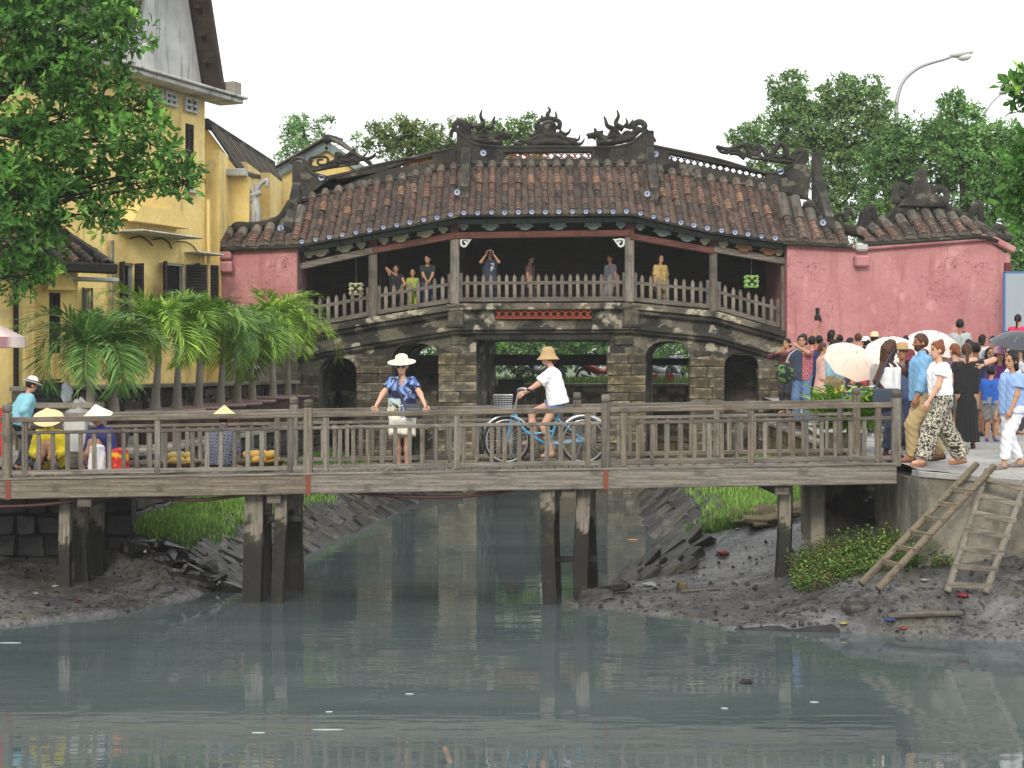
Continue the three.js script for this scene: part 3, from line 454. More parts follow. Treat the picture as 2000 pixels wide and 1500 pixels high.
  for (let i = 0; i < posts.length - 1; i++) {
    const rail = new THREE.Group(); rail.name = 'picket_railing'; cb.add(rail); const a = posts[i][0] + 9, b = posts[i + 1][0] - 8, ya = ledge(a) - 3, yb = ledge(b) - 3;
    const n = Math.round((b - a) / 15.6); for (let k = 1; k < n; k++) { const px = lerp(a, b, k / n), p = q(px, lerp(ya, yb, k / n) - 3, -.1); part(rail, 'picket', pick, M.wood[Math.floor(R() * 4)], p).rotation.z = rr(-.015, .015, R); }
    const rl = (n, off, h) => part(rail, n, bar(q(a, ya - off, -.13), q(b, yb - off, -.13), .07, h), M.wood[1]); rl('rail', 36, .09); rl('rail', 4, .12);
    for (const [px, y] of [[a + 2, ya], [b - 2, yb]]) part(rail, 'rail_post', vgrain(cbox(.11, .78, .1, .01)), M.wood[2], q(px, y - 28, -.14));
  }
  // --- main roof
  const roof = new THREE.Group(); roof.name = 'roof'; cb.add(roof);
  const DE = 41.1, DR = 43.45, topP = [540, 575, 620, 880, 905, 1250, 1262, 1400, 1500, 1570, 1600], topY = [398, 390, 376, 322, 318, 316, 324, 345, 362, 372, 378];
  const pt = (x, t) => { const e = Y(eave(1000 + x * F / DE), DE), r = Y(poly(topP, topY, 1000 + x * F / DR), DR); return V(x, lerp(e, r, t) - .1 * Math.sin(t * Math.PI), -lerp(DE, DR, t)); };
  const xs = []; for (let px = 590; px <= 1560; px += 26.4) xs.push(X(px, DE));
  tiledSlope(roof, xs, pt, 7, R, { plates: true, skip: (c) => c > 35, band: (c) => xs[c] < X(880, DE) ? (c * 7 % 3 ? 4 : 3) : xs[c] > X(1255, DE) ? (c % 4 === 1 ? 4 : 3) : 4 });
  part(roof, 'roof_boards', sheet(40, 3, (u, v) => { const p = pt(lerp(X(560, DE), X(1590, DE), u), v); p.y -= .08; return p; }), M.darkwood);
  part(roof, 'rear_slope', sheet(40, 4, (u, v) => { const p = pt(lerp(X(560, DE), X(1590, DE), u), 1 - v); return V(p.x, p.y - .02, -DR * 2 - p.z - .02); }), M.tile[2]);
  for (let i = 1; i < eaveP.length - 2; i++) part(roof, 'eave_board', bar(at(eaveP[i], eaveY[i] + 3, DE + .02), at(eaveP[i + 1], eaveY[i + 1] + 3, DE + .02), .1, .07, .01), M.trim);
  // --- ridge walls with pierced panels
  const rz = DR - .02, rp = (px, py) => { const p = at(px, py, rz); return [p.x, p.y]; };
  const band = (outline, hole) => part(cb, 'ridge_wall', prism(outline.map((p) => rp(...p)), .3, .02, hole ? [hole.map((p) => rp(...p))] : []), ORN, [0, 0, -rz + .15]);
  band([[893, 326], [1262, 326], [1262, 262], [1250, 268], [1235, 282], [1200, 287], [1075, 290], [950, 287], [920, 282], [905, 268], [893, 262]], [[984, 298], [984, 313], [1156, 312], [1156, 297]]);
  band([[585, 396], [890, 334], [890, 292], [850, 297], [680, 338], [640, 346], [612, 338], [596, 318], [585, 322]], [[658, 341], [658, 352], [846, 318], [846, 306]]);
  band([[1262, 338], [1575, 388], [1580, 340], [1566, 308], [1552, 318], [1530, 336], [1500, 338], [1400, 314], [1262, 284]], [[1305, 300], [1305, 315], [1496, 352], [1496, 340]]);
  for (const [x0, y0, x1, y1] of [[984, 305.5, 1156, 304.5], [658, 347, 846, 312], [1305, 308, 1496, 346]]) { const a = at(x0, y0, rz), b = at(x1, y1, rz), g = lattice(a.distanceTo(b), .19, .19, .022, .07); const o = part(cb, 'terracotta_lattice', g, x0 > 1200 ? ORN : TERRA, a.clone().add(b).multiplyScalar(.5)); o.rotation.z = Math.atan2(b.y - a.y, b.x - a.x); }
  const mould = (pts) => part(cb, 'ridge_moulding', tube(pts.map(([a, b]) => at(a, b, rz - .16)), .045, 6, pts.length * 4), ORN);
  mould([[893, 255], [910, 272], [940, 284], [1075, 287], [1220, 284], [1248, 268], [1262, 256]]); mould([[893, 318], [1075, 321], [1260, 316]]); mould([[596, 325], [612, 340], [645, 347], [700, 331], [885, 290]]); mould([[590, 388], [740, 356], [885, 325]]); mould([[1262, 282], [1400, 311], [1510, 338], [1545, 325], [1570, 300]]); mould([[1262, 328], [1400, 350], [1570, 382]]);
  for (const [px, py] of [[944, 299], [1280, 301], [1524, 335], [628, 347]]) { const o = part(cb, 'ceramic_plate', plateGeo, VCOL, at(px, py, rz - .17)); o.scale.set(1.2, 1.2, 1); }
  // piers that run down the slope at the bends and the ends
  for (const [px, y0, t1, pl] of [[897, 246, .3, 352], [1254, 258, .3, 352], [567, 318, .25, 402], [1582, 300, .25, 380]]) {
    const x = X(px, DR), top = Y(y0, DR), a = pt(x, 1), b = pt(x, t1), w = .2;
    const s = new THREE.Shape([[0, top], [.22, top], [.24, a.y + .35], [-(DR + b.z) + .0 + .0, b.y + .38]].map((p) => new THREE.Vector2(...p)));
    const poly2 = [[-.2, top], [.16, top], [.2, a.y + .42], [DR + b.z, b.y + .42], [DR + b.z, b.y], [-.2, a.y - .2]];
    const g = prism(poly2, w, .02); g.rotateY(-Math.PI / 2); part(cb, 'hip_pier', g, ORN, [x + w / 2, 0, -DR]);
    const o = part(cb, 'ceramic_plate', plateGeo, VCOL, [x, b.y + .26, b.z + .04]); o.scale.set(1.15, 1.15, 1);
  }
  // --- ridge ornaments
  const zc = (a, b) => [850 + a / 4, 180 + b / 4], dragonR = [
    [[[1190, 345], [1260, 335], [1330, 365], [1400, 345], [1480, 360], [1540, 335], [1590, 290]], .07, .09], [[[1400, 290], [1345, 262], [1330, 215], [1318, 188]], .07, .015], [[[1470, 290], [1412, 245], [1432, 185], [1420, 138]], .08, .015], [[[1480, 275], [1500, 238], [1488, 203]], .06, .012], [[[1510, 285], [1530, 245], [1546, 213]], .06, .012],
    [[[1545, 290], [1560, 248], [1605, 234], [1638, 262], [1618, 296], [1590, 290], [1596, 272]], .06, .04], [[[1245, 283], [1262, 318], [1312, 325]], .02, .06], [[[1180, 335], [1220, 345], [1260, 360]], .02, .06], [[[1340, 395], [1400, 290], [1450, 385]], .06, .06], [[[1270, 390], [1300, 350], [1380, 400]], .06, .07], [[[1440, 395], [1500, 320], [1560, 360]], .07, .07], [[[1410, 360], [1420, 325], [1440, 345]], .03, .05], [[[1640, 290], [1665, 320], [1655, 345]], .05, .03], [[[1260, 400], [1400, 385], [1560, 350]], .09, .09]];
  part(cb, 'dragon_ornament', strokes(dragonR, zc, DR, 1.2), ORN); part(cb, 'dragon_ornament', strokes(dragonR, zc, DR, 1.2, 893), ORN);
  const sunS = [[[[885, 215], [878, 175], [896, 142], [880, 113]], .05, .012], [[[850, 222], [836, 198], [830, 180]], .05, .02], [[[925, 222], [946, 192], [938, 150]], .05, .015], [[[800, 240], [830, 215], [885, 205], [940, 215], [972, 238], [965, 290]], .05, .06], [[[800, 238], [805, 290], [850, 325]], .05, .07], [[[720, 415], [770, 360], [850, 335], [890, 345], [960, 335], [1020, 370], [1100, 405]], .06, .08], [[[965, 310], [1010, 330], [1040, 318], [1058, 286]], .07, .015], [[[1020, 370], [1080, 372], [1118, 372], [1130, 333]], .07, .012], [[[1080, 405], [1140, 402], [1168, 362]], .06, .012], [[[800, 320], [760, 340], [735, 330], [720, 290]], .06, .012], [[[750, 375], [690, 385], [650, 360], [640, 330]], .06, .012], [[[690, 410], [620, 400], [590, 380]], .06, .015], [[[740, 415], [890, 385], [1060, 412]], .11, .1], [[[780, 390], [840, 350], [880, 380], [920, 350], [990, 395]], .07, .07]];
  part(cb, 'sun_ornament', merge([strokes(sunS, zc, DR, 1.2), place(new THREE.CylinderGeometry(.24, .24, .14, 20), ...at(1071, 250, DR).toArray(), Math.PI / 2), place(new THREE.TorusGeometry(.19, .05, 6, 20), ...at(1071, 250, DR - .08).toArray())]), ORN);
  const zl = (a, b) => [400 + a / 3.3333, 200 + b / 3.3333];
  part(cb, 'dragon_ornament', strokes([[[[1115, 340], [1070, 365], [1010, 360], [960, 330], [910, 355], [870, 345], [850, 400]], .04, .07], [[[960, 330], [975, 300], [960, 320]], .05, .02], [[[930, 400], [960, 360], [1000, 395]], .06, .06], [[[870, 400], [900, 370], [940, 395]], .06, .06], [[[1010, 370], [1040, 345], [1060, 320]], .04, .02], [[[850, 345], [860, 330], [890, 340]], .04, .04], [[[690, 360], [690, 420], [780, 425], [840, 395]], .04, .05], [[[690, 360], [760, 352], [800, 365], [795, 400], [740, 402], [738, 375], [770, 372]], .035, .03], [[[800, 395], [850, 385], [860, 410]], .04, .04], [[[560, 400], [580, 370], [630, 362], [655, 395], [610, 440], [585, 425]], .05, .04], [[[650, 400], [690, 440], [800, 425], [1000, 395]], .05, .04], [[[850, 400], [930, 380], [1010, 375], [1080, 360]], .05, .04]], zl, DR, 1.15), ORN);
  const zr = (a, b) => [1200 + a / 4, 200 + b / 4];
  part(cb, 'dragon_ornament', strokes([[[[795, 345], [850, 360], [900, 365], [960, 345], [1020, 330], [1060, 395], [1120, 400], [1150, 360], [1200, 415], [1240, 400]], .05, .07], [[[800, 350], [830, 385], [890, 395]], .03, .05], [[[1010, 345], [1040, 320], [1055, 350]], .05, .04], [[[1240, 400], [1290, 325], [1330, 345], [1340, 400], [1280, 440]], .07, .07], [[[1090, 400], [1120, 335], [1150, 350]], .05, .03], [[[900, 400], [960, 400], [1020, 440]], .05, .06], [[[1060, 420], [1100, 390], [1150, 440]], .06, .06], [[[1180, 450], [1250, 420], [1320, 465]], .07, .06], [[[1410, 470], [1400, 410], [1440, 380], [1490, 395], [1490, 450], [1440, 465], [1430, 425], [1460, 420]], .06, .04], [[[1340, 430], [1390, 440], [1440, 470]], .06, .06], [[[240, 290], [290, 270], [315, 310]], .05, .06], [[[1480, 470], [1470, 520], [1440, 570]], .05, .05], [[[880, 390], [940, 370], [1000, 400], [1080, 430], [1180, 440], [1300, 460], [1400, 470]], .05, .06]], zr, DR, 1.1), ORN);

  // --- pink end walls and their small roofs
  const wallZ = .4;
  const pw = (pts, name, depth = 3.6) => part(cb, name, prism(pts.map(([a, b]) => [bx(a), byy(b)]), depth, .015), M.pink, [0, 0, -D2 + wallZ]);
  pw([[1533, 840], [1963, 840], [1963, 500], [1950, 496], [1922, 474], [1660, 488], [1533, 482]], 'pink_end_wall'); pw([[432, 664], [583, 656], [583, 488], [470, 490], [432, 520]], 'pink_end_wall'); part(cb, 'wall_base', prism([[432, 800], [583, 800], [583, 657], [432, 665]].map(([a, b]) => [bx(a), byy(b)]), 3.5, .015), M.stone, [0, 0, -D2 + wallZ - .03]);
  const cove = (l, w = .16) => { for (let i = 0; i < l.length - 1; i++) { const a = q(l[i][0], l[i][1], wallZ + .06), b = q(l[i + 1][0], l[i + 1][1], wallZ + .06); part(cb, 'wall_coping', bar(a, b, .26, w, .03), M.pink); } };
  cove([[1533, 480], [1662, 486]], .1); cove([[1686, 485], [1922, 466]]); cove([[1922, 467], [1970, 492]]); cove([[452, 489], [583, 484]], .08);
  for (const [px, m] of [[1674, 1], [447, 0]]) { part(cb, 'corbel', cbox(.4, .3, .35, .04), M.pink, q(px, m ? 513 : 524, wallZ + .1)); part(cb, 'corbel', cbox(.34, .22, .28, .05), m ? M.white : M.pink, q(px, m ? 486 : 502, wallZ + .12)); }
  const ends = (x0, x1, eaveF, topF, n, seed) => { const g = new THREE.Group(); g.name = 'end_roof'; cb.add(g); const l = []; for (let i = 0; i < n; i++) l.push(X(lerp(x0, x1, i / (n - 1)), DE)); const f = (x, t) => { const pa = 1000 + x * F / DE, e = Y(eaveF(pa), DE), r = Y(topF(1000 + x * F / 42.5), 42.5); return V(x, lerp(e, Math.max(r, e + .12), t), -lerp(DE, 42.5, t)); }; tiledSlope(g, l, f, 2, rng(seed), { ends: true, r: .125 }); part(g, 'tile_bed', sheet(24, 2, (u, v) => { const p = f(lerp(l[0] - .15, l[n - 1] + .15, u), v); p.y -= .07; return p; }), ORN); part(g, 'eave_band', tube(Array.from({ length: 13 }, (_, i) => { const p = f(lerp(l[0] - .2, l[n - 1] + .2, i / 12), 0); p.y -= .05; return p; }), .055, 6), M.trim); return g; };
  ends(1545, 1650, (p) => 472 + (p - 1540) * .05, (p) => poly([1540, 1580, 1620, 1660], [392, 408, 436, 452], p), 5, 21);
  ends(1700, 1935, (p) => poly([1690, 1920, 1975], [474, 458, 476], p), (p) => poly([1690, 1740, 1790, 1850, 1900, 1960], [452, 430, 410, 418, 440, 462], p), 10, 22);
  ends(432, 574, (p) => poly([425, 580], [484, 478], p), (p) => poly([425, 500, 550, 580], [452, 448, 436, 415], p), 6, 23);
  const swag = (pts, r, name = 'roof_moulding') => part(cb, name, tube(pts.map(([a, b]) => at(a, b, 42.4)), r, 8, pts.length * 5, 1.4), ORN);
  swag([[1574, 396], [1600, 420], [1640, 442], [1672, 452], [1682, 440], [1684, 412]], [.16, .15, .13, .15, .13, .07]);
  swag([[1690, 440], [1700, 458], [1740, 432], [1772, 400], [1800, 384], [1830, 402], [1868, 424], [1905, 440], [1920, 432]], [.12, .15, .15, .16, .17, .16, .15, .13, .08]);
  swag([[1908, 440], [1935, 458], [1975, 468]], [.15, .16, .08]);
  part(cb, 'gable_cap', merge([prism([[1756, 402], [1846, 404], [1838, 392], [1818, 384], [1806, 350], [1806, 334], [1792, 334], [1790, 352], [1780, 384], [1762, 392]].map(([a, b]) => { const p = at(a, b, 42.3); return [p.x, p.y]; }), .3, .02).translate(0, 0, -42.15)]), ORN);
  part(cb, 'scroll_ornament', strokes([[[[1752, 398], [1750, 368], [1766, 364], [1778, 384], [1790, 352]], .1, .06], [[[1758, 385], [1768, 376], [1774, 392]], .07, .05], [[[1800, 370], [1799, 345], [1803, 330]], .12, .08], [[[1815, 360], [1824, 388], [1846, 396], [1846, 372], [1828, 366], [1822, 378]], .08, .05], [[[1640, 436], [1632, 424], [1644, 418], [1650, 432], [1660, 408], [1668, 430]], .07, .05], [[[1695, 440], [1692, 412], [1704, 404], [1710, 430], [1722, 436]], .08, .05], [[[1892, 432], [1900, 410], [1912, 396], [1916, 430]], .07, .06], [[[1940, 462], [1946, 444], [1960, 446], [1972, 462]], .07, .05]], (a, b) => [a, b], 42.35), ORN);
  swag([[571, 396], [548, 430], [500, 444], [462, 444], [452, 462]], [.15, .16, .16, .16, .1]);
  part(cb, 'scroll_ornament', strokes([[[[455, 392], [478, 386], [492, 392], [508, 360], [522, 352], [520, 366]], .09, .05], [[[470, 388], [488, 368], [498, 380], [500, 358]], .08, .05], [[[480, 386], [510, 376]], .09, .08]], (a, b) => [a, b], 42.6), mat({ color: [168, 166, 168], roughness: .8 }));
  part(cb, 'finial', tube([at(498, 388, 42.6), at(500, 410, 42.6), at(498, 436, 42.6)], [.1, .14, .2], 7), M.plaster);
  // hanging lanterns of open-work cubes
  for (const [px, py, k] of [[692, 563, 0], [1473, 548, 1]]) {
    const l = thing('hanging_lantern', k ? 'green openwork cube lantern hanging near the right pink wall' : 'pale openwork cube lantern hanging in the leftmost bay', 'lantern', q(px, py, -.5)), w = .3, o = [];
    const mt = mat({ color: k ? [150, 196, 108] : [186, 190, 150], roughness: .6 });
    const f = []; for (let i = -1; i <= 1; i++) for (let j = -1; j <= 1; j++) if ((i + j) % 2) f.push([i * .1, j * .1]);
    for (let s = 0; s < 4; s++) { const p = []; for (const [x, y] of f) p.push(place(new THREE.OctahedronGeometry(.062), x, y, w / 2)); for (const [x, y] of [[-.13, -.13], [.13, -.13], [-.13, .13], [.13, .13]]) p.push(place(new THREE.OctahedronGeometry(.05), x, y, w / 2)); p.push(box(w, .02, .02, 0, w / 2, w / 2), box(w, .02, .02, 0, -w / 2, w / 2), box(.02, w, .02, w / 2, 0, w / 2)); const g = merge(p); g.rotateY(s * Math.PI / 2); part(l, 'side_panel', g, mt); }
    part(l, 'inner_box', box(.26, .26, .26), M.black); part(l, 'cord', tube([[0, .15, 0], [0, 1.0, 0]], .006, 4), M.metal);
  }
}
// ---------- houses on the left bank ----------
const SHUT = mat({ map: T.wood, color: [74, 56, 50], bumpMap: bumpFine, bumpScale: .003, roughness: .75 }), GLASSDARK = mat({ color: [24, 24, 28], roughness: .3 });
// a wall plane through a in direction dir (plan), and the wall coordinates of a picture point
function plane(ax, ad, bxx, bd) {
  const dx = bxx - ax, dd = bd - ad, L = Math.hypot(dx, dd), ux = dx / L, ud = dd / L;
  return { ang: Math.atan2(ud, ux), ax, ad, uv(px, py) { const k = (px - 1000) / F, s = (ax - k * ad) / (k * ud - ux), d = ad + s * ud; return [s, Y(py, d)]; }, pos: V(ax, 0, -ad), L };
}
function shutterLeaf(parent, w, h, x, y, z, turn, side) { // hinged at x; framed leaf with louvre slats
  const g = new THREE.Group(); g.name = 'shutter'; g.position.set(x, y, z); g.rotation.y = turn; parent.add(g); const s = side;
  for (const [a, b, c, d2] of [[.03, h, 0, 0], [.03, h, w - .06, 0]]) part(g, 'stile', box(.06, h, .04, s * (c + .03), h / 2, 0), SHUT);
  for (const yy of [.04, h * .5, h - .04]) part(g, 'rail', box(w, .08, .036, s * w / 2, yy, 0), SHUT);
  const n = Math.max(4, Math.round(h / .075)); for (let i = 0; i < n; i++) part(g, 'slat', place(new THREE.BoxGeometry(w - .1, .09, .012), s * w / 2, (i + .5) * h / n, 0, .6), SHUT);
}
function opening(root, u0, u1, y0, y1, o = {}) { // window or door recess with leaves
  const w = new THREE.Group(); w.name = o.door ? 'door' : 'window'; root.add(w);
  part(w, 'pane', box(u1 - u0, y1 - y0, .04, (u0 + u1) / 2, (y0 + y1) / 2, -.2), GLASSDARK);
  const f = .05; for (const x of [u0 + f / 2, u1 - f / 2]) part(w, 'frame', box(f, y1 - y0, .1, x, (y0 + y1) / 2, -.1), o.frame ?? M.white);
  part(w, 'frame', box(u1 - u0, f, .1, (u0 + u1) / 2, y1 - f / 2, -.1), o.frame ?? M.white);
  if (o.open) { shutterLeaf(w, (u1 - u0) * .55, y1 - y0, u0, y0, .03, -o.open[0], 1); shutterLeaf(w, (u1 - u0) * .55, y1 - y0, u1, y0, .03, o.open[1], -1); }
  if (o.closed) { shutterLeaf(w, (u1 - u0) / 2 - .01, y1 - y0, u0, y0, -.03, 0, 1); shutterLeaf(w, (u1 - u0) / 2 - .01, y1 - y0, u1, y0, -.03, 0, -1); }
  if (o.sill) part(w, 'sill', cbox(u1 - u0 + .16, .08, .16, .01), M.white, [(u0 + u1) / 2, y0 - .05, .05]);
}
{
  const W = plane(-12.9, 28.4, -8, 40), h1 = thing('yellow_house', 'tall yellow plastered house with grey gable and open dark shutters', 'house', W.pos, W.ang), L = W.L;
  const top = 10.45, uv = W.uv, rect = (x0, y0, x1, y1) => { const a = uv(x0, y0), b = uv(x1, y1); return [a[0], b[0], b[1], a[1]]; };
  const win = [[rect(362, 240, 379, 372), { closed: 1, sill: 1 }], [rect(233, 512, 262, 705), { open: [2.2, 1.3], frame: M.white, door: 1 }], [rect(318, 512, 362, 640), { open: [2.4, 2.2] }], [rect(380, 515, 404, 640), { open: [2.2, 2.6] }], [rect(160, 562, 178, 760), { open: [2.4, .6], door: 1 }]];
  const holes = win.map(([[a, b, c, d]]) => [[a, c], [a, d], [b, d], [b, c]]);
  const vents = [[286, 172, 312, 200], [320, 181, 340, 208], [359, 192, 381, 221]].map((v) => rect(...v));
  part(h1, 'front_wall', prism([[0, 1.9], [L, 1.9], [L, top], [0, top]], .3, 0, holes), M.yellow);
  part(h1, 'side_wall', box(.3, top - 1.9, 7, L - .15, (top + 1.9) / 2, -3.8), M.yellow);
  win.forEach(([r, o]) => opening(h1, r[0], r[1], r[2], r[3], o));
  for (const [a, b, c, d] of vents) { const v = new THREE.Group(); v.name = 'vent'; h1.add(v); part(v, 'recess', box(b - a, d - c, .02, (a + b) / 2, (c + d) / 2, .012), M.black); for (let i = 0; i < 3; i++) part(v, 'vent_bar', box(b - a + .1, (d - c) * .2, .1, (a + b) / 2, lerp(c, d, i / 2), .06), M.white); for (const x of [a, (a + b) / 2, b]) part(v, 'vent_bar', box(.08, d - c, .08, x, (c + d) / 2, .05), M.white); }
  part(h1, 'cornice', cbox(L + 1.0, .12, .75, .02), M.white, [L / 2 + .45, top + .02, .2]); part(h1, 'cornice', cbox(L + 1.1, .07, .85, .02), M.plaster, [L / 2 + .5, top + .12, .24]);
  part(h1, 'parapet', cbox(.36, .34, .4, .02), M.concrete, [L + .72, top + .34, .35]); { const p = uv(250, 125); part(h1, 'parapet', cbox(4.5, .55, .3, .02), M.plaster, [p[0] - 2.2, top + .45, .35]); part(h1, 'parapet_end', cbox(.3, .6, .36, .02), M.white, [p[0] + .15, top + .48, .36]); }
  // grey gable above, with its roof edge
  { const g0 = uv(235, 130), g1 = uv(412, 170), a = [g0[0], top + .2], b = [g1[0], top + .2], mid = (a[0] + b[0]) / 2, apex = [mid + .2, top + 6.2];
    part(h1, 'gable', prism([a, b, apex], .3, 0), M.plaster, [0, 0, -.25]);
    for (const [p, s] of [[b, 1], [a, -1]]) { const d = V(apex[0] - p[0], apex[1] - p[1], 0); part(h1, 'roof', bar(V(p[0] + s * .22, p[1] - .1, -1.8), V(apex[0] + s * .05, apex[1] + .36, -1.8), 4.2, .16, .02).rotateY(0), M.darkwood); for (let i = 0; i < 9; i++) part(h1, 'rafter_end', box(.1, .08, .16, lerp(p[0] - s * .08, apex[0], i / 9), lerp(p[1] + .1, apex[1] + .1, i / 9), .02), M.darkwood); } }
  const slab = (x0, y0, x1, y1, dp, m = M.white) => { const [a, b, c, d] = rect(x0, y0, x1, y1); part(h1, 'awning_slab', cbox(b - a, Math.abs(d - c) * .55, dp, .02), m, [(a + b) / 2, (c + d) / 2, dp / 2 - .05]); };
  slab(228, 448, 348, 470, .8); slab(360, 490, 410, 502, .5);
  { const [a, b, c, d] = rect(232, 415, 345, 448); part(h1, 'awning_top', prism([[a, c], [b, c], [b - .3, c + .4], [a + .3, c + .4]], .5, 0), M.yellow, [0, 0, .42]); }
  const wire = mat({ color: [40, 36, 34], roughness: .8 }), pc = (pts) => part(h1, 'cable', tube(pts.map(([x, y]) => { const [u, v] = uv(x, y); return V(u, v, .06); }), .018, 5, 14), wire);
  pc([[250, 466], [270, 462], [285, 470], [294, 480]]); pc([[295, 468], [312, 466], [326, 474], [332, 486]]); pc([[342, 472], [362, 474], [376, 484], [382, 494]]);
  { const p0 = uv(212, 470), p1 = uv(212, 760); part(h1, 'drain_pipe', tube([V(p0[0], p0[1], .1), V(p1[0], p1[1], .1)], .05, 6), M.concrete); const q0 = uv(401, 390), q1 = uv(401, 700); part(h1, 'drain_pipe', tube([V(q0[0], q0[1], .1), V(q1[0], q1[1], .1)], .05, 6), M.yellow); }
  // ledge and steps in front of the doors
  part(h1, 'terrace', cbox(L - 1.5, .5, 1.3, .02), M.concrete, [L / 2 + .2, 2.75, .6]); part(h1, 'step', cbox(L - 3, .35, .9, .02), M.stone, [L / 2 + .4, 2.35, 1.5]);
}
{ // low annex in front with tiled hood and a louvred window
  const W = plane(-12.2, 27.2, -8.02, 30.2), h = thing('yellow_annex', 'low yellow annex with tiled hood and narrow louvred window', 'house', W.pos, W.ang), L = W.L, uv = W.uv;
  const a = uv(96, 690), b = uv(118, 572), c = uv(152, 520);
  part(h, 'wall', prism([[0, 1.9], [c[0], 1.9], [c[0], c[1]], [0, c[1]]], .3, 0, [[[a[0], a[1]], [a[0], b[1]], [b[0], b[1]], [b[0], a[1]]]]), M.yellow);
  opening(h, a[0], b[0], a[1], b[1], { closed: 1 });
  part(h, 'side_wall', box(.3, c[1] - 1.9, 2.4, c[0] - .15, (c[1] + 1.9) / 2, -1.4), M.yellow);
  { const p = uv(56, 700); part(h, 'buttress', box(p[0], 3.6, .35, p[0] / 2, 3.6, .16), M.yellow); part(h, 'pipe', tube([V(uv(18, 0)[0], 1.9, .4), V(uv(18, 0)[0], 5.2, .4)], .05, 6), M.black); }
  part(h, 'window_hood', prism([[a[0] - .1, b[1] + .05], [b[0] + .25, b[1] + .05], [b[0] + .1, b[1] + .35], [a[0], b[1] + .35]], .2, .01), M.yellow, [0, 0, .2]);
  // tiled hood roof
  const e = uv(188, 505), r = uv(122, 455), R = rng(77), roof = new THREE.Group(); roof.name = 'hood_roof'; h.add(roof);
  const xs = []; for (let i = 0; i < 12; i++) xs.push(lerp(e[0] - 3.2, e[0], i / 11));
  tiledSlope(roof, xs, (x, t) => V(lerp(x, x - .6, t * t), lerp(c[1] - .02, c[1] + .75, t), lerp(.55, -.9, t)), 3, R, { r: .09, mortar: false });
  part(roof, 'roof_edge', cbox(3.6, .2, .16, .03), M.trim, [e[0] - 1.6, c[1] - .06, .55]); part(roof, 'hip', bar(V(e[0] + .1, c[1] + .02, .5), V(e[0] - .75, c[1] + .95, -.9), .16, .16), M.trim);
  part(h, 'wall_shelf', cbox(1.3, .07, .4, .01), M.white, [c[0] + .15, Y(545, 30), -.1]);
}
function roofQuad(parent, name, a, b, c, d, m, n) { // ridge a-b, eave d-c; ribs run down the slope
  part(parent, name, sheet(1, 1, (u, v) => a.clone().lerp(b, u).lerp(d.clone().lerp(c, u), v)), m);
  for (let i = 0; i < n; i++) { const u = (i + .5) / n, p = a.clone().lerp(b, u), q = d.clone().lerp(c, u); p.y += .04; q.y += .04; part(parent, 'tile_row', tube([p, q], .055, 5), M.mortar[i % 3]); }
  part(parent, 'ridge', bar(a, b, .2, .2), M.trim); part(parent, 'eave_edge', bar(d, c, .1, .12), M.trim);
}
{
  const h = thing('yellow_house', 'yellow house with grey tiled roof sloping behind the tall yellow house', 'house');
  const wx = (d) => lerp(-8.4, -7.3, (d - 41) / 9); part(h, 'wall', merge([0, 1, 2, 3].map((i) => { const d = 41 + i * 2.4; return box(.4, 7.3, 2.42, wx(d + 1.2) + .25, 5.6, -d - 1.2); })), M.yellow);
  part(h, 'front_wall', prism([[385, 640], [486, 640], [486, 345], [470, 342], [402, 250], [385, 250]].map(([a, b]) => { const p = at(a, b, 42.3); return [p.x, p.y]; }), .3), M.yellow, [0, 0, -42.3]);
  roofQuad(h, 'roof', at(400, 238, 42), at(532, 322, 50.5), at(548, 352, 50.5), at(470, 340, 42.4), M.tile[4], 20);
  part(h, 'ledge', cbox(.9, .2, .5, .02), M.plaster, at(450, 338, 42.2)); part(h, 'finial', tube([at(405, 252, 42), at(405, 232, 42)], [.16, .05], 7), M.trim);
}
{
  const d = 52, h = thing('yellow_house', 'small yellow gabled house with pale blue verge board behind the ridge', 'house');
  const P = (x, y) => { const p = at(x, y, d); return [p.x, p.y]; };
  part(h, 'gable_wall', prism([P(495, 520), P(705, 520), P(705, 330), P(640, 285), P(540, 345), P(495, 345)], .3), M.yellow, [0, 0, -d]);
  const blue = mat({ map: T.plaster, color: [190, 208, 216], roughness: .9 });
  part(h, 'verge_board', bar(at(528, 346, d - .12), at(638, 284, d - .12), .1, .28), blue); part(h, 'verge_board', bar(at(638, 284, d - .12), at(712, 334, d - .12), .1, .28), blue);
  roofQuad(h, 'roof', at(637, 268, d - .4), at(655, 272, d + 6), at(560, 345, d + 6), at(524, 334, d - .4), M.tile[4], 6); roofQuad(h, 'roof', at(637, 268, d - .4), at(665, 276, d + 6), at(730, 330, d + 6), at(722, 318, d - .4), M.tile[4], 7);
}
stoneWall('terrace_wall', 'sloped grey cobble wall behind the palm pots', [-8.9, 28.2], [-5.75, 40.8], 2.0, 3.0, .26, M.slab, 65, { slant: .35, cap: M.concrete });

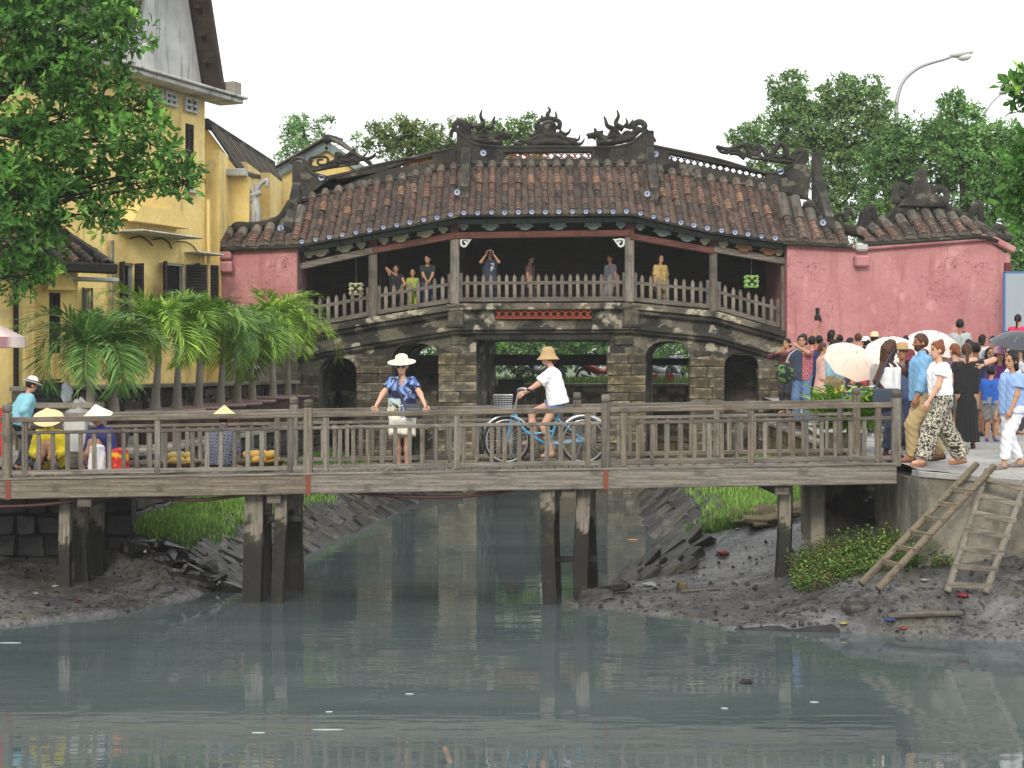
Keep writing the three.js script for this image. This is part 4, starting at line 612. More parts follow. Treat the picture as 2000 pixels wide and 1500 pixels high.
// ---------- foliage ----------
const leafMat = (r, g, b, t = .3) => mat({ vertexColors: true, color: rgb(r, g, b), roughness: .55, transmission: t, thickness: 0, specularIntensity: .35 });
function soup() { const pos = [], nor = [], col = []; return { pos, col, tri(a, b, c, k) { pos.push(a.x, a.y, a.z, b.x, b.y, b.z, c.x, c.y, c.z); for (let i = 0; i < 3; i++) col.push(k.r, k.g, k.b); }, geo() { const g = new THREE.BufferGeometry(); g.setAttribute('position', new THREE.Float32BufferAttribute(pos, 3)); g.setAttribute('color', new THREE.Float32BufferAttribute(col, 3)); g.computeVertexNormals(); return g; } }; }
function leaf(S, base, dir, up, len, w, k, fold = .2) { // pointed leaf, folded on its midrib, widest past the middle
  const s = V(0, 0, 0).crossVectors(dir, up).normalize(), n = V(0, 0, 0).crossVectors(s, dir).normalize();
  const m = base.clone().addScaledVector(dir, len * .62).addScaledVector(n, len * .03), tip = base.clone().addScaledVector(dir, len).addScaledVector(n, -len * .12);
  const l = m.clone().addScaledVector(s, w / 2).addScaledVector(n, w * fold), r = m.clone().addScaledVector(s, -w / 2).addScaledVector(n, w * fold);
  const e = tip.clone().lerp(l, .42).addScaledVector(dir, len * .09), f = tip.clone().lerp(r, .42).addScaledVector(dir, len * .09); S.tri(base, l, m, k); S.tri(l, e, m, k); S.tri(e, tip, m, k); S.tri(base, m, r, k); S.tri(m, f, r, k); S.tri(m, tip, f, k);
}
const rdir = (R) => { const z = R() * 2 - 1, a = R() * 6.2832, s = Math.sqrt(1 - z * z); return V(s * Math.cos(a), z, s * Math.sin(a)); };
const green = (R, a, b) => { const t = R(), c = rgb(...mix3(a, b, t * t)); return c.multiplyScalar(rr(.8, 1.15, R)); };
// broad-leaf tree: limbs carry clumps; each clump holds rosettes of leaves
function broadTree(name, label, group, trunkPts, trunkR, clumps, o, seed) {
  const R = rng(seed), t = thing(name, label, 'tree', null, 0, group), S = soup(), bark = mat({ map: T.wood, color: o.bark ?? [110, 98, 84], bumpMap: bumpCoarse, bumpScale: .02, roughness: .95 });
  part(t, 'trunk', tube(trunkPts, trunkR, 9, trunkPts.length * 4), bark);
  const limbs = []; const tp = trunkPts.map((p) => p.isVector3 ? p : V(...p));
  const all = []; for (const [c, r] of clumps) { all.push([c, r * .82, 1, rr(.85, 1.1, R), null]); const m = o.sat ?? 6; for (let i = 0; i < m; i++) { const u = rdir(R); u.y *= .8; all.push([c.clone().addScaledVector(u, r * rr(.75, 1.05, R)), r * rr(.24, .42, R), .8, rr(.75, 1.3, R), c]); } }
  for (const [c, r, sq, tone, hub] of all) {
    const from = tp.reduce((b, p) => p.distanceTo(c) < b.distanceTo(c) && p.y < c.y + .5 ? p : b, tp[0]), mid = from.clone().lerp(c, .55).add(V(0, -r * .25, 0));
    limbs.push(hub ? tube([hub, hub.clone().lerp(c, .5).add(V(0, -r * .15, 0)), c], [.018, .012, .006], 4) : tube([from, mid, c], [trunkR[trunkR.length - 1] * .6, trunkR[trunkR.length - 1] * .35, .012], 5, 6));
    const n = Math.round(o.density * r * r * (o.vol ? r : 1));
    for (let i = 0; i < n; i++) {
      const u = rdir(R), q = Math.cbrt(lerp(.12, 1, R())) * r * rr(.78, 1.12, R), p = c.clone().add(V(u.x * q, u.y * q * sq, u.z * q)), out = u.clone().multiplyScalar(.75).add(V(rr(-.3, .3, R), rr(0, .6, R), rr(-.3, .3, R))).normalize();
      const k = green(R, o.c0, R() < .16 ? o.c2 : o.c1).multiplyScalar(tone), m = Math.round(rr(o.n[0], o.n[1], R)), ref = Math.abs(out.y) < .9 ? V(0, 1, 0) : V(1, 0, 0), a = V(0, 0, 0).crossVectors(out, ref).normalize(), b = V(0, 0, 0).crossVectors(out, a);
      for (let j = 0; j < m; j++) { const th = j / m * 6.283 + rr(-.3, .3, R), sp = rr(.55, 1.1, R), d = out.clone().multiplyScalar(Math.cos(sp)).addScaledVector(a, Math.sin(sp) * Math.cos(th)).addScaledVector(b, Math.sin(sp) * Math.sin(th)); d.y -= o.droop ?? .15; d.normalize(); const L = o.len * rr(.55, 1.2, R), pb = p.clone().addScaledVector(d, L * .12).add(V(rr(-.5, .5, R), rr(-.5, .5, R), rr(-.5, .5, R)).multiplyScalar(o.len * .55)); leaf(S, pb, d, out, L, L * o.wid, k.clone().multiplyScalar(rr(.85, 1.15, R))); }
    }
  }
  part(t, 'branches', merge(limbs), bark); part(t, 'crown', S.geo(), o.mat); return t;
}
const almond = { density: 150, n: [5, 8], len: .19, wid: .4, c0: [68, 110, 46], c1: [108, 162, 66], c2: [170, 212, 92], mat: leafMat(255, 255, 255, .35), droop: .12 };
{ // big tree hanging in from the left
  const c = []; for (const [px, py, r, d] of [[30, 60, .95, 25.5], [110, 40, .8, 26], [190, 70, .62, 25.2], [240, 60, .4, 25], [130, 120, .7, 26], [40, 170, .9, 25], [120, 230, .75, 25.5], [200, 190, .55, 25.4], [190, 270, .62, 25], [255, 215, .45, 25.6], [285, 275, .5, 25], [330, 320, .42, 25.2], [360, 355, .28, 25], [265, 345, .42, 25.3], [60, 300, .8, 26], [30, 400, .8, 25], [95, 370, .55, 25.6], [140, 390, .5, 25], [60, 480, .7, 25.3], [20, 540, .5, 25], [95, 445, .42, 25.1], [205, 415, .36, 25.2], [160, 335, .5, 25.8], [-60, 120, 1.1, 26], [-80, 350, 1.1, 26], [40, -30, .9, 26], [150, -30, .8, 26], [230, 10, .4, 25.4], [235, 150, .3, 25.2], [310, 350, .3, 25], [225, 330, .35, 25.6], [-90, 560, .7, 25.4]]) c.push([at(px, py, d), r * .98]);
  broadTree('almond_tree', 'large glossy-leaved tree hanging into the picture over the yellow house', null, [V(-11.8, 1.9, -26.5), V(-11.6, 4, -26.3), at(-160, 420, 26), at(-60, 250, 26), at(60, 130, 25.8)], [.32, .26, .2, .14, .08], c, almond, 301);
  const e = []; for (const [px, py, r] of [[1990, 150, .22], [2015, 170, .35], [1978, 175, .14], [2000, 340, .34], [1985, 380, .22], [2030, 300, .5], [2060, 200, .6], [2010, 410, .25], [2080, 400, .6]]) e.push([at(px, py, 24), r]);
  broadTree('almond_tree', 'leafy branch tips of a tree at the right picture edge', null, [V(10.5, 1.9, -25), V(10.2, 4, -24.8), at(2120, 350, 24.2), at(2090, 220, 24)], [.22, .18, .12, .08], e, { ...almond, len: .2, c0: [60, 104, 36], c1: [96, 150, 50] }, 302);
}
{ // trees behind the bridge
  const small = { density: 330, n: [4, 6], len: .15, wid: .5, c0: [92, 124, 70], c1: [136, 170, 98], c2: [164, 196, 112], mat: leafMat(255, 255, 255, .35), droop: .1 };
  const bc = (list, d, k = 1) => list.map(([x, y, r, dd = 0]) => [at(x, y, d + dd), r * 1.1 * d / F * k]);
  const g = 'trees behind the covered bridge';
  broadTree('leafy_tree', 'tall loose tree rising behind the right wing of the bridge roof', g, [at(1620, 700, 54), at(1610, 420, 54), at(1590, 280, 54)], [.4, .28, .12], bc([[1530, 170, 32], [1540, 215, 50], [1500, 260, 42], [1455, 275, 28], [1570, 250, 55], [1640, 190, 48], [1690, 195, 42], [1660, 240, 62], [1600, 320, 60], [1520, 310, 48], [1700, 270, 55], [1730, 215, 22], [1560, 150, 14], [1650, 160, 16], [1690, 340, 62], [1640, 400, 60]], 54), small, 311);
  broadTree('leafy_tree', 'dense rounded tree below the street lamp', g, [at(1780, 720, 51), at(1780, 480, 51), at(1790, 330, 51)], [.35, .25, .12], bc([[1780, 260, 40], [1830, 255, 38], [1800, 310, 62], [1740, 330, 50], [1850, 320, 50], [1720, 400, 52], [1780, 400, 60], [1850, 400, 60], [1660, 450, 40], [1740, 460, 50], [1870, 450, 50], [1748, 272, 26], [1762, 300, 36], [1720, 300, 36]], 51), { ...small, c0: [84, 120, 64], c1: [124, 164, 90] }, 312);
  broadTree('leafy_tree', 'pointed tree with a few red blossoms at the right', g, [at(1900, 720, 49), at(1890, 450, 49), at(1880, 300, 49)], [.35, .25, .1], bc([[1865, 205, 26], [1880, 240, 42], [1920, 270, 46], [1960, 280, 45], [1990, 300, 50], [1890, 310, 60], [1950, 350, 65], [2000, 380, 60], [1910, 410, 60], [1960, 440, 55], [2040, 330, 60], [1850, 195, 12], [1990, 480, 56], [1960, 520, 44], [2040, 440, 60]], 49), { ...small, c0: [88, 130, 66], c1: [130, 176, 96] }, 313);
  const rose = mat({ color: [188, 74, 58], roughness: .7 });
  broadTree('feathery_tree', 'slim pale feathery tree behind the small gabled house', null, [at(610, 560, 66), at(600, 300, 66), at(590, 240, 66)], [.2, .12, .05], bc([[575, 240, 20], [590, 265, 30], [562, 262, 16], [600, 295, 34], [640, 235, 12], [625, 252, 15], [560, 300, 24], [700, 268, 9], [702, 285, 10]], 66), { ...small, density: 150, len: .17, c0: [104, 140, 84], c1: [146, 180, 116], c2: [160, 190, 130] }, 314);
  broadTree('leafy_tree', 'dark green tree above the left wing of the bridge roof', g, [at(800, 560, 58), at(800, 330, 58), at(800, 280, 58)], [.3, .2, .08], bc([[745, 255, 18], [780, 258, 30], [820, 268, 34], [855, 280, 30], [740, 285, 24], [790, 300, 40], [850, 310, 36], [890, 290, 24], [725, 248, 10]], 58), { ...small, c0: [84, 108, 50], c1: [132, 154, 72], c2: [168, 184, 96] }, 315);
  broadTree('leafy_tree', 'green tree peeping over the centre ridge of the bridge roof', g, [at(980, 560, 57), at(980, 330, 57), at(985, 290, 57)], [.3, .2, .08], bc([[890, 240, 14], [920, 250, 20], [960, 258, 22], [1000, 255, 24], [1030, 238, 16], [1040, 262, 22], [985, 285, 34], [930, 285, 30], [1045, 290, 26]], 57), { ...small, c0: [84, 116, 50], c1: [130, 164, 74], c2: [156, 186, 92] }, 316);
  // hedge seen through the arches; taller unseen clumps added to block reflected sky
  broadTree('hedge', 'green shrubbery behind the canal seen through the centre arch, with added unseen clumps above', null, [at(1100, 740, 76), at(1100, 715, 76), at(1100, 700, 76)], [.1, .08, .05], bc([[960, 690, 36], [1010, 690, 40], [1060, 688, 36], [1110, 690, 34], [1160, 688, 36], [1210, 690, 34], [1270, 694, 34], [1330, 690, 40], [1390, 690, 40], [1440, 690, 36], [900, 690, 40], [840, 690, 40], [1030, 640, 44], [1120, 640, 46], [1200, 640, 46], [1320, 640, 40], [780, 700, 40], [700, 690, 40], ...[560, 480].flatMap((y) => [700, 790, 880, 970, 1060, 1150, 1240, 1330, 1420].map((x) => [x, y, 62]))], 76), { ...small, density: 260, len: .2, c0: [76, 116, 50], c1: [116, 168, 76] }, 317);
  broadTree('shrub', 'dark leafy shrub left of the centre opening behind the bridge', null, [at(1010, 760, 47.6), at(1010, 745, 47.6), at(1010, 730, 47.6)], [.06, .05, .03], bc([[1005, 725, 22], [1030, 745, 22], [1020, 770, 20], [1045, 765, 14], [1065, 780, 14]], 47.4), { ...small, density: 160, len: .14, c0: [46, 74, 34], c1: [70, 108, 48] }, 318);
}
// grass as tufts of blades
function grass(name, label, n, spot, hgt, seed, c0 = [98, 134, 62], c1 = [158, 188, 98]) {
  const R = rng(seed), S = soup(); for (let i = 0; i < n; i++) { const p = spot(R); if (!p) continue; for (let j = 0; j < 5; j++) { const a = R() * 6.28, h = hgt * rr(.5, 1.2, R), w = .008 + .006 * R(), b = V(p.x + rr(-.05, .05, R), p.y - .02, p.z + rr(-.05, .05, R)), s = V(Math.cos(a) * w, 0, Math.sin(a) * w), l = V(Math.cos(a + 1.6) * h * rr(.1, .5, R), h * .7, Math.sin(a + 1.6) * h * rr(.1, .5, R)), t = l.clone().multiplyScalar(1.35).add(V(0, h * .08, 0)), k = green(R, c0, c1); const m0 = b.clone().add(l).add(s), m1 = b.clone().add(l).sub(s); S.tri(b.clone().add(s), b.clone().sub(s), m0, k); S.tri(b.clone().sub(s), m1, m0, k); S.tri(m0, m1, b.clone().add(t), k); } }
  return single(name, S.geo(), leafMat(255, 255, 255, .2), label, 'grass', null, 'stuff');
}
grass('bank_grass', 'bright green grass growing along the left canal bank', 7500, (R) => { const d = lerp(24.6, 41, R() ** 1.2), x = lerp(edgeL(d) - .75, wallL(d) + .1, Math.sqrt(R())); if (n3(x * 1.1, d * .8, 2, 4) < .33 + .1 * (edgeL(d) - x < .95)) return null; return V(x, ground(x, d), -d); }, .19, 401);
grass('bank_grass', 'bright green grass growing on the right canal bank', 6500, (R) => { const d = lerp(25.6, 40, R() ** 1.3), x = lerp(edgeR(d) + .8, wallR(d) - .1, Math.sqrt(R())); if (d < 27.4 && x > 4.1 && x < 5.3) return null; return V(x, ground(x, d), -d); }, .23, 402);
{ // small-leaved weeds with dry stalks between them
  const R = rng(403), S = soup(); for (let i = 0; i < 1300; i++) { const px = lerp(1548, 1880, R()), t = R(), d = lerp(21.25, 23.3, t), x = X(px, d), n = n3(x * 1.6, d * 1.6, 1, 3); if (n < .43 + .1 * (px > 1800) + .08 * Math.abs(px - 1670) / 130) continue; const h = rr(.05, .4, R) * (.3 + 3.4 * (n - .4)) * (px > 1800 ? .7 : 1), y = ground(x, d) - .01, lean = V(rr(-.5, .5, R), 1, rr(-.5, .5, R)).normalize(), dry = R() < .22; for (let j = 0; j < 8; j++) { const q = V(x, y, -d).addScaledVector(lean, h * (j + 1) / 8), th = j * 2.4 + i; leaf(S, q, V(Math.cos(th), rr(-.1, .8, R), Math.sin(th)).normalize(), V(0, 1, 0), rr(.05, .1, R), rr(.025, .045, R), dry ? green(R, [112, 100, 74], [150, 136, 100]) : green(R, [84, 116, 50], [146, 176, 84])); } }
  single('weeds', S.geo(), leafMat(255, 255, 255, .25), 'low leafy weeds at the foot of the right quay behind the ladders', 'weeds', null, 'stuff');
}
grass('far_grass', 'sunny grass verge behind the canal end wall', 2500, (R) => V(rr(-3, 9, R), 2.86, -rr(47.4, 50, R)), .3, 404);

// ---------- potted palms ----------
function palmFrond(S, base, az, el, len, R, c0, c1) {
  const bend = rr(1.1, 2.3, R), n = 26, h = V(Math.sin(az), 0, Math.cos(az)), pts = []; let p = base.clone(), e = el; for (let i = 0; i <= n; i++) { pts.push(p.clone()); p = p.clone().addScaledVector(h, Math.cos(e) * len / n).add(V(0, Math.sin(e) * len / n, 0)); e -= bend / n * (1 + i / n); }
  const side = V(h.z, 0, -h.x);
  for (let i = 2; i <= n; i++) { const t = i / n, d = pts[i].clone().sub(pts[i - 1]).normalize(), up = V(0, 0, 0).crossVectors(side, d).normalize(); if (up.y < 0) up.negate(); for (const s of [-1, 1]) for (let m = 0; m < 2; m++) { const l = len * (.42 - .22 * Math.abs(t - .4) - .1 * t) * rr(.8, 1.15, R), dir = side.clone().multiplyScalar(s * rr(.55, .85, R)).addScaledVector(d, rr(.55, .9, R)).addScaledVector(up, rr(-.05, .45, R)).normalize(), k = green(R, c0, c1), b = pts[i].clone().addScaledVector(d, -m * len / n / 2), mid = b.clone().addScaledVector(dir, l * .5), tip = b.clone().addScaledVector(dir, l).add(V(0, -l * rr(.05, .28, R), 0)), w = V(0, 0, 0).crossVectors(dir, up).normalize().multiplyScalar(l * .035); S.tri(b, mid.clone().add(w), mid.clone().sub(w), k); S.tri(mid.clone().add(w), tip, mid.clone().sub(w), k); } }
  return tube(pts.filter((_, i) => i % 3 === 0), pts.filter((_, i) => i % 3 === 0).map((_, i) => .016 - .0014 * i), 4);
}
{
  const potM = mat({ color: [86, 62, 60], roughness: .75 }), rimM = mat({ color: [134, 108, 104], roughness: .8 }), soil = mat({ color: [62, 50, 42], roughness: 1 }), bark = mat({ map: T.plaster, color: [196, 186, 178], bumpMap: bumpFine, bumpScale: .004, roughness: .95 }), shaft = mat({ color: [128, 146, 66], roughness: .6 }), ribM = mat({ color: [112, 138, 60], roughness: .6 }), lm = leafMat(255, 255, 255, .2);
  const list = [[175, 818, 26.6, 1.0, 1.45, 'frontmost of the row, its dark drooping fronds beside the crate'], [222, 818, 27.4, .82, 1.1, 'with one long hanging frond'], [303, 806, 28.6, 1.05, 1.35, 'standing before the first open shutter'], [345, 802, 29.7, 1.05, 1.2, 'third from the large shuttered door'], [387, 798, 31, 1.05, 1.35, 'with bright yellow-green upright fronds'], [430, 793, 32.4, 1.1, 1.45, 'in the middle of the row, darkest and tallest crown'], [463, 790, 33.8, 1.0, 1.2, 'with slim bright green shaft'], [492, 785, 35.2, 1.05, 1.25, 'with an arching brown frond'], [533, 778, 37.2, 1.15, 1.4, 'next to last before the covered bridge'], [562, 775, 38.8, 1.15, 1.5, 'last of the row, beside the covered bridge']];
  list.forEach(([px, py, d, k, crown, txt], i) => {
    const R = rng(500 + i), y0 = Y(py, d), rim = y0 + .02, gy = 2.02, t = thing('potted_palm', 'potted palm ' + txt, 'palm tree', [X(px, d), gy, -d], 0, 'potted palms along the left bank'), rh = Math.max(.22, rim - gy), r = i < 2 ? .34 : .5;
    const pot = part(t, 'pot', lathe([[0, 0], [r * .68, 0], [r * .92, rh * .9], [r * 1.08, rh * .92], [r * 1.1, rh], [r * .98, rh], [r * .95, rh - .06], [0, rh - .06]], 18), potM); part(pot, 'pot_rim', place(new THREE.TorusGeometry(r * 1.05, .035, 6, 26), 0, rh, 0, Math.PI / 2), rimM); part(pot, 'soil', place(new THREE.CircleGeometry(r * .94, 14), 0, rh - .05, 0, -Math.PI / 2), soil);
    const th = Y(py, d) + (1.36 + .3 * R()) * k * (i < 2 ? .85 : 1) - gy, lean = rr(-.06, .06, R), B = rh - .06;
    part(t, 'trunk', tube([V(0, B, 0), V(0, B + .08, 0), V(.01, B + .3, 0), V(lean, lerp(B, th, .6), 0)], [.095, .115, .085, .055], 10, 9), bark);
    part(t, 'crown_shaft', tube([V(lean, lerp(B, th, .6), 0), V(lean * 1.2, lerp(B, th, .85), 0), V(lean * 1.3, th, 0)], [.065, .052, .035], 8), shaft);
    const S = soup(), ribs = [], n = 17 + Math.floor(R() * 6), bright = [[116, 156, 56], [188, 216, 90]], dark = [[76, 116, 56], [140, 178, 92]], c = i === 0 || i === 5 ? dark : i % 3 === 1 ? [mix3(dark[0], bright[0], .5), mix3(dark[1], bright[1], .5)] : bright;
    for (let f = 0; f < n; f++) ribs.push(palmFrond(S, V(lean * 1.3, th - .03, 0), f / n * 6.283 + rr(-.3, .3, R), rr(.25, 1.5, R), crown * rr(.7, 1.25, R), R, c[0], c[1]));
    const fr = part(t, 'fronds', S.geo(), lm); part(fr, 'frond_ribs', merge(ribs), ribM);
  });
}
// ---------- people ----------
const SKIN = { pale: rgb(194, 152, 130), asian: rgb(172, 130, 104), tan: rgb(152, 106, 82), dark: rgb(70, 44, 34) };
const HAIR = { black: [26, 22, 22], brown: [72, 48, 34], auburn: [112, 66, 40], grey: [150, 146, 140] };
const bodyM = mat({ vertexColors: true, roughness: .6, specularIntensity: .35 }), clothM = mat({ vertexColors: true, roughness: .92 }), hairMs = {};
function cap(px, py, pz, a, b, r1, r2, cut) { // tapered capsule distance
  const dx = b.x - a.x, dy = b.y - a.y, dz = b.z - a.z, ex = px - a.x, ey = py - a.y, ez = pz - a.z, l2 = dx * dx + dy * dy + dz * dz || 1e-9; const tt = (ex * dx + ey * dy + ez * dz) / l2, t = tt < 0 ? 0 : tt > 1 ? 1 : tt;
  const qx = ex - dx * t, qy = ey - dy * t, qz = ez - dz * t; let d = Math.sqrt(qx * qx + qy * qy + qz * qz) - (r1 + (r2 - r1) * t); if (cut && tt > 1) d = Math.max(d, (tt - 1) * Math.sqrt(l2)); return d;
}
const smin = (a, b, k) => { const h = k - Math.abs(a - b); return h > 0 ? Math.min(a, b) - h * h / (4 * k) : Math.min(a, b); };
function field(bones, k) { return (x, y, z) => { let d = 9; for (const b of bones) { const e = cap(x, y, z, b[0], b[1], b[2], b[3], b[4]); if (e < d + k) d = d > 8 ? e : smin(d, e, k); } return d; }; }
function bounds(bones, pad) { const lo = [9, 9, 9], hi = [-9, -9, -9]; for (const [a, b, r1, r2] of bones) for (const [p, r] of [[a, r1], [b, r2]]) ['x', 'y', 'z'].forEach((c, i) => { lo[i] = Math.min(lo[i], p[c] - r - pad); hi[i] = Math.max(hi[i], p[c] + r + pad); }); return [lo, hi]; }
function ik(a, t, l1, l2, pole) { const d = t.clone().sub(a), L = Math.min(d.length(), (l1 + l2) * .995), u = d.normalize(), c = (l1 * l1 + L * L - l2 * l2) / (2 * L), h = Math.sqrt(Math.max(0, l1 * l1 - c * c)), p = pole.clone().addScaledVector(u, -pole.dot(u)).normalize(); return [a.clone().addScaledVector(u, c).addScaledVector(p, h), a.clone().addScaledVector(u, L)]; }
function handGeo(w, dir, palmN, k, curl, thumbSide) { // palm and five bent fingers; dir: along the hand, palmN: out of the palm
  const s = V(0, 0, 0).crossVectors(dir, palmN).normalize(), out = [], P = (f, n, q) => w.clone().addScaledVector(dir, f * k).addScaledVector(palmN, n * k).addScaledVector(s, q * k);
  out.push(tube([P(-.015, 0, 0), P(.03, 0, 0), P(.085, 0, 0)], [.026 * k, .042 * k, .036 * k], 7, 0, .55));
  [[.03, .068], [.01, .078], [-.011, .072], [-.031, .056]].forEach(([q, l]) => { const a = P(.078, 0, q), b = P(.078 + l * .5 * Math.cos(curl), l * .5 * Math.sin(curl), q * 1.08), c = P(.078 + l * (.5 * Math.cos(curl) + .5 * Math.cos(curl * 2.1)), l * (.5 * Math.sin(curl) + .5 * Math.sin(curl * 2.1)), q * 1.1); out.push(tube([a, b, c], [.0105 * k, .0095 * k, .0075 * k], 5)); });
  out.push(tube([P(.02, .004, .034 * thumbSide), P(.05, .02, .062 * thumbSide), P(.078, .034, .06 * thumbSide)], [.014 * k, .012 * k, .009 * k], 5));
  return merge(out);
}
function person(o) {
  const k = (o.H ?? 1.68) / 1.7, cell = o.cell ?? .02, S = (p) => V(p[0] * k, p[1] * k, p[2] * k), skin = SKIN[o.skin ?? 'asian'], wd = o.w ?? 1;
  const t = thing('person', o.label, 'person', o.pos, o.yaw ?? 0, o.group);
  const pel = S(o.hip ?? [0, .93, 0]), lean = o.lean ?? 0, roll = o.roll ?? 0, twist = o.twist ?? 0, E = new THREE.Euler(lean, twist, roll, 'YXZ'), tor = (x, y, z) => V(x * k, (y - .93) * k, z * k).applyEuler(E).add(pel), toTor = (() => { const q = new THREE.Quaternion().setFromEuler(E).invert(), v = V(0, 0, 0); return (x, y, z) => v.set(x, y, z).sub(pel).applyQuaternion(q).divideScalar(k); })();
  const hipJ = [1, -1].map((s) => V(s * .088 * k * wd, -.03 * k, 0).applyAxisAngle(V(0, 1, 0), twist * .5).add(pel)), sh = [1, -1].map((s) => tor(s * .168 * (o.sw ?? 1), 1.372, 0));
  const feet = (o.feet ?? [[.1, .075, 0], [-.1, .075, 0]]).map(S), hands = (o.hands ?? [[.24, .82, .06], [-.24, .82, .06]]).map(S);
  const legs = hipJ.map((h, i) => ik(h, feet[i], .43 * k, .42 * k, V(...(o.knee?.[i] ?? [i ? -.08 : .08, 0, 1])))), arms = sh.map((h, i) => ik(h, hands[i], .285 * k, .25 * k, V(...(o.elbow?.[i] ?? [i ? -.5 : .5, -.2, -1]))));
  const dirs = (o.footDir ?? [[.15, -.12, 1], [-.15, -.12, 1]]).map((a) => V(...a).normalize());
  // skin: one surface for trunk, limbs and feet
  const B = []; for (const s of [1, -1]) B.push([tor(s * .062 * wd, .95, 0), tor(s * .088, 1.3, .005), .105 * k * wd, .098 * k]);
  B.push([tor(-.13, 1.365, -.005), tor(.13, 1.365, -.005), .052 * k, .052 * k], [tor(0, 1.4, -.01), tor(0, 1.53, .015), .05 * k, .047 * k], [hipJ[0], hipJ[1], .1 * k, .1 * k]);
  const lw = o.limb ?? 1;
  for (let i = 0; i < 2; i++) { const [kn, an] = legs[i], [el, wr] = arms[i]; B.push([hipJ[i], kn, .083 * k * wd, .053 * k], [kn, kn.clone().lerp(an, .4), .052 * k, .055 * k], [kn.clone().lerp(an, .4), an, .055 * k, .036 * k], [an.clone().add(V(0, -.03 * k, 0)), an.clone().addScaledVector(dirs[i], .15 * k).add(V(0, -.035 * k, 0)), .04 * k, .028 * k], [sh[i], el, .05 * k * lw, .039 * k * lw], [el, wr, .039 * k * lw, .026 * k * lw]); }
  const geos = []; { const [lo, hi] = bounds(B, cell * 2), g = nets(field(B, .035 * k), lo, hi, cell, () => skin); geos.push(g); }
  for (let i = 0; i < 2; i++) { const [el, wr] = arms[i], d = o.handDir?.[i] ? V(...o.handDir[i]).normalize() : wr.clone().sub(el).normalize(); let pn = V(...(o.palm?.[i] ?? [i ? 1 : -1, 0, 0])); pn.addScaledVector(d, -pn.dot(d)).normalize(); geos.push(clean(handGeo(wr, d, pn, k, o.curl ?? .45, i ? -1 : 1), skin)); }
  // head on its own finer grid
  const hk = k * (o.head ?? 1), hc = tor(0, 1.605, .02), HE = new THREE.Euler((o.headPitch ?? 0) + lean * .35, (o.headYaw ?? 0), o.headRoll ?? 0, 'YXZ'), hq = new THREE.Quaternion().setFromEuler(HE), hqi = hq.clone().invert(), hv = V(0, 0, 0), toHead = (x, y, z) => hv.set(x, y, z).sub(hc).applyQuaternion(hqi).divideScalar(hk);
  const ell = (p, a, b, c, y0 = 0, z0 = 0) => { const q = Math.sqrt((p.x / a) ** 2 + ((p.y - y0) / b) ** 2 + ((p.z - z0) / c) ** 2); return (q - 1) * Math.min(a, b, c); };
  const headF = (x, y, z) => { const p = toHead(x, y, z); let d = ell(p, .074, .1, .093, .018, -.005); d = smin(d, ell(p, .052, .06, .058, -.062, .028), .03); d = smin(d, cap(p.x, p.y, p.z, V(0, .01, .086), V(0, -.026, .104), .008, .013), .012); d = Math.min(d, Math.hypot((Math.abs(p.x) - .076) * 1.6, (p.y + .008) * .8, p.z + .008) - .026); const ey = Math.hypot(Math.abs(p.x) - .032, p.y - .012, p.z - .1); d = Math.max(d, .018 - ey); return d * hk; };
  const dk = rgb(34, 24, 20), lip = skin.clone().lerp(rgb(150, 50, 50), .55), brow = rgb(...(HAIR[o.hair?.c] ?? HAIR.black));
  const headC = (x, y, z) => { const p = toHead(x, y, z); if (p.z > .055) { if (Math.abs(Math.abs(p.x) - .032) < .015 && Math.abs(p.y - .01) < .008) return dk; if (Math.abs(Math.abs(p.x) - .034) < .02 && Math.abs(p.y - .036) < .006) return brow; if (Math.abs(p.x) < .024 && Math.abs(p.y + .06) < .008) return lip; } if (o.beard && p.y < -.03 && p.z > -.02 && !(Math.abs(p.x) < .02 && p.y > -.056 && p.z > .06)) return brow; return skin; };
  { const r = .14 * hk, c = Math.min(cell, .0095); geos.push(nets(headF, [hc.x - r, hc.y - r, hc.z - r], [hc.x + r, hc.y + r, hc.z + r], c, headC)); }
  part(t, 'body', mergeGeometries(geos.map((g) => clean(g))), bodyM);
  // hair
  const hs = o.hair ?? { s: 'short', c: 'black' };
  if (hs.s !== 'none') {
    const HB = [], H = (x, y, z) => V(x, y, z).multiplyScalar(hk).applyQuaternion(hq).add(hc), D = (p, dx, dy, dz) => p.clone().add(V(dx * k, dy * k, dz * k).applyAxisAngle(V(0, 1, 0), 0));
    const bk = V(0, 0, -1).applyEuler(new THREE.Euler(0, o.headYaw ?? 0, 0));
    const down = (x, z, len, r1, r2) => { const a = H(x, -.01, z), b = a.clone().add(V(0, -len * k, 0)).addScaledVector(bk, .03 * k); HB.push([a, b, r1 * k, r2 * k]); };
    if (hs.s === 'bun') HB.push([H(0, .1, -.05), H(0, .115, -.06), .04 * hk, .042 * hk]);
    if (hs.s === 'low') HB.push([H(0, -.02, -.1), H(0, -.05, -.11), .04 * hk, .04 * hk]);
    if (hs.s === 'pony') { const a = H(0, .0, -.1); HB.push([a, a.clone().add(V(0, -.2 * k, 0)).addScaledVector(bk, .04), .034 * hk, .022 * hk]); }
    if (hs.s === 'bob') for (const x of [-.055, 0, .055]) down(x, x ? -.02 : -.06, .1, .045, .035);
    if (hs.s === 'long') for (const x of [-.062, -.02, .02, .062]) down(x, Math.abs(x) > .05 ? -.015 : -.07, .26, .042, .03);
    if (hs.s === 'curly') for (const x of [-.08, -.03, .03, .08]) down(x, Math.abs(x) > .05 ? -.01 : -.07, .3, .07, .06);
    const fat = hs.s === 'curly' ? .022 : .009;
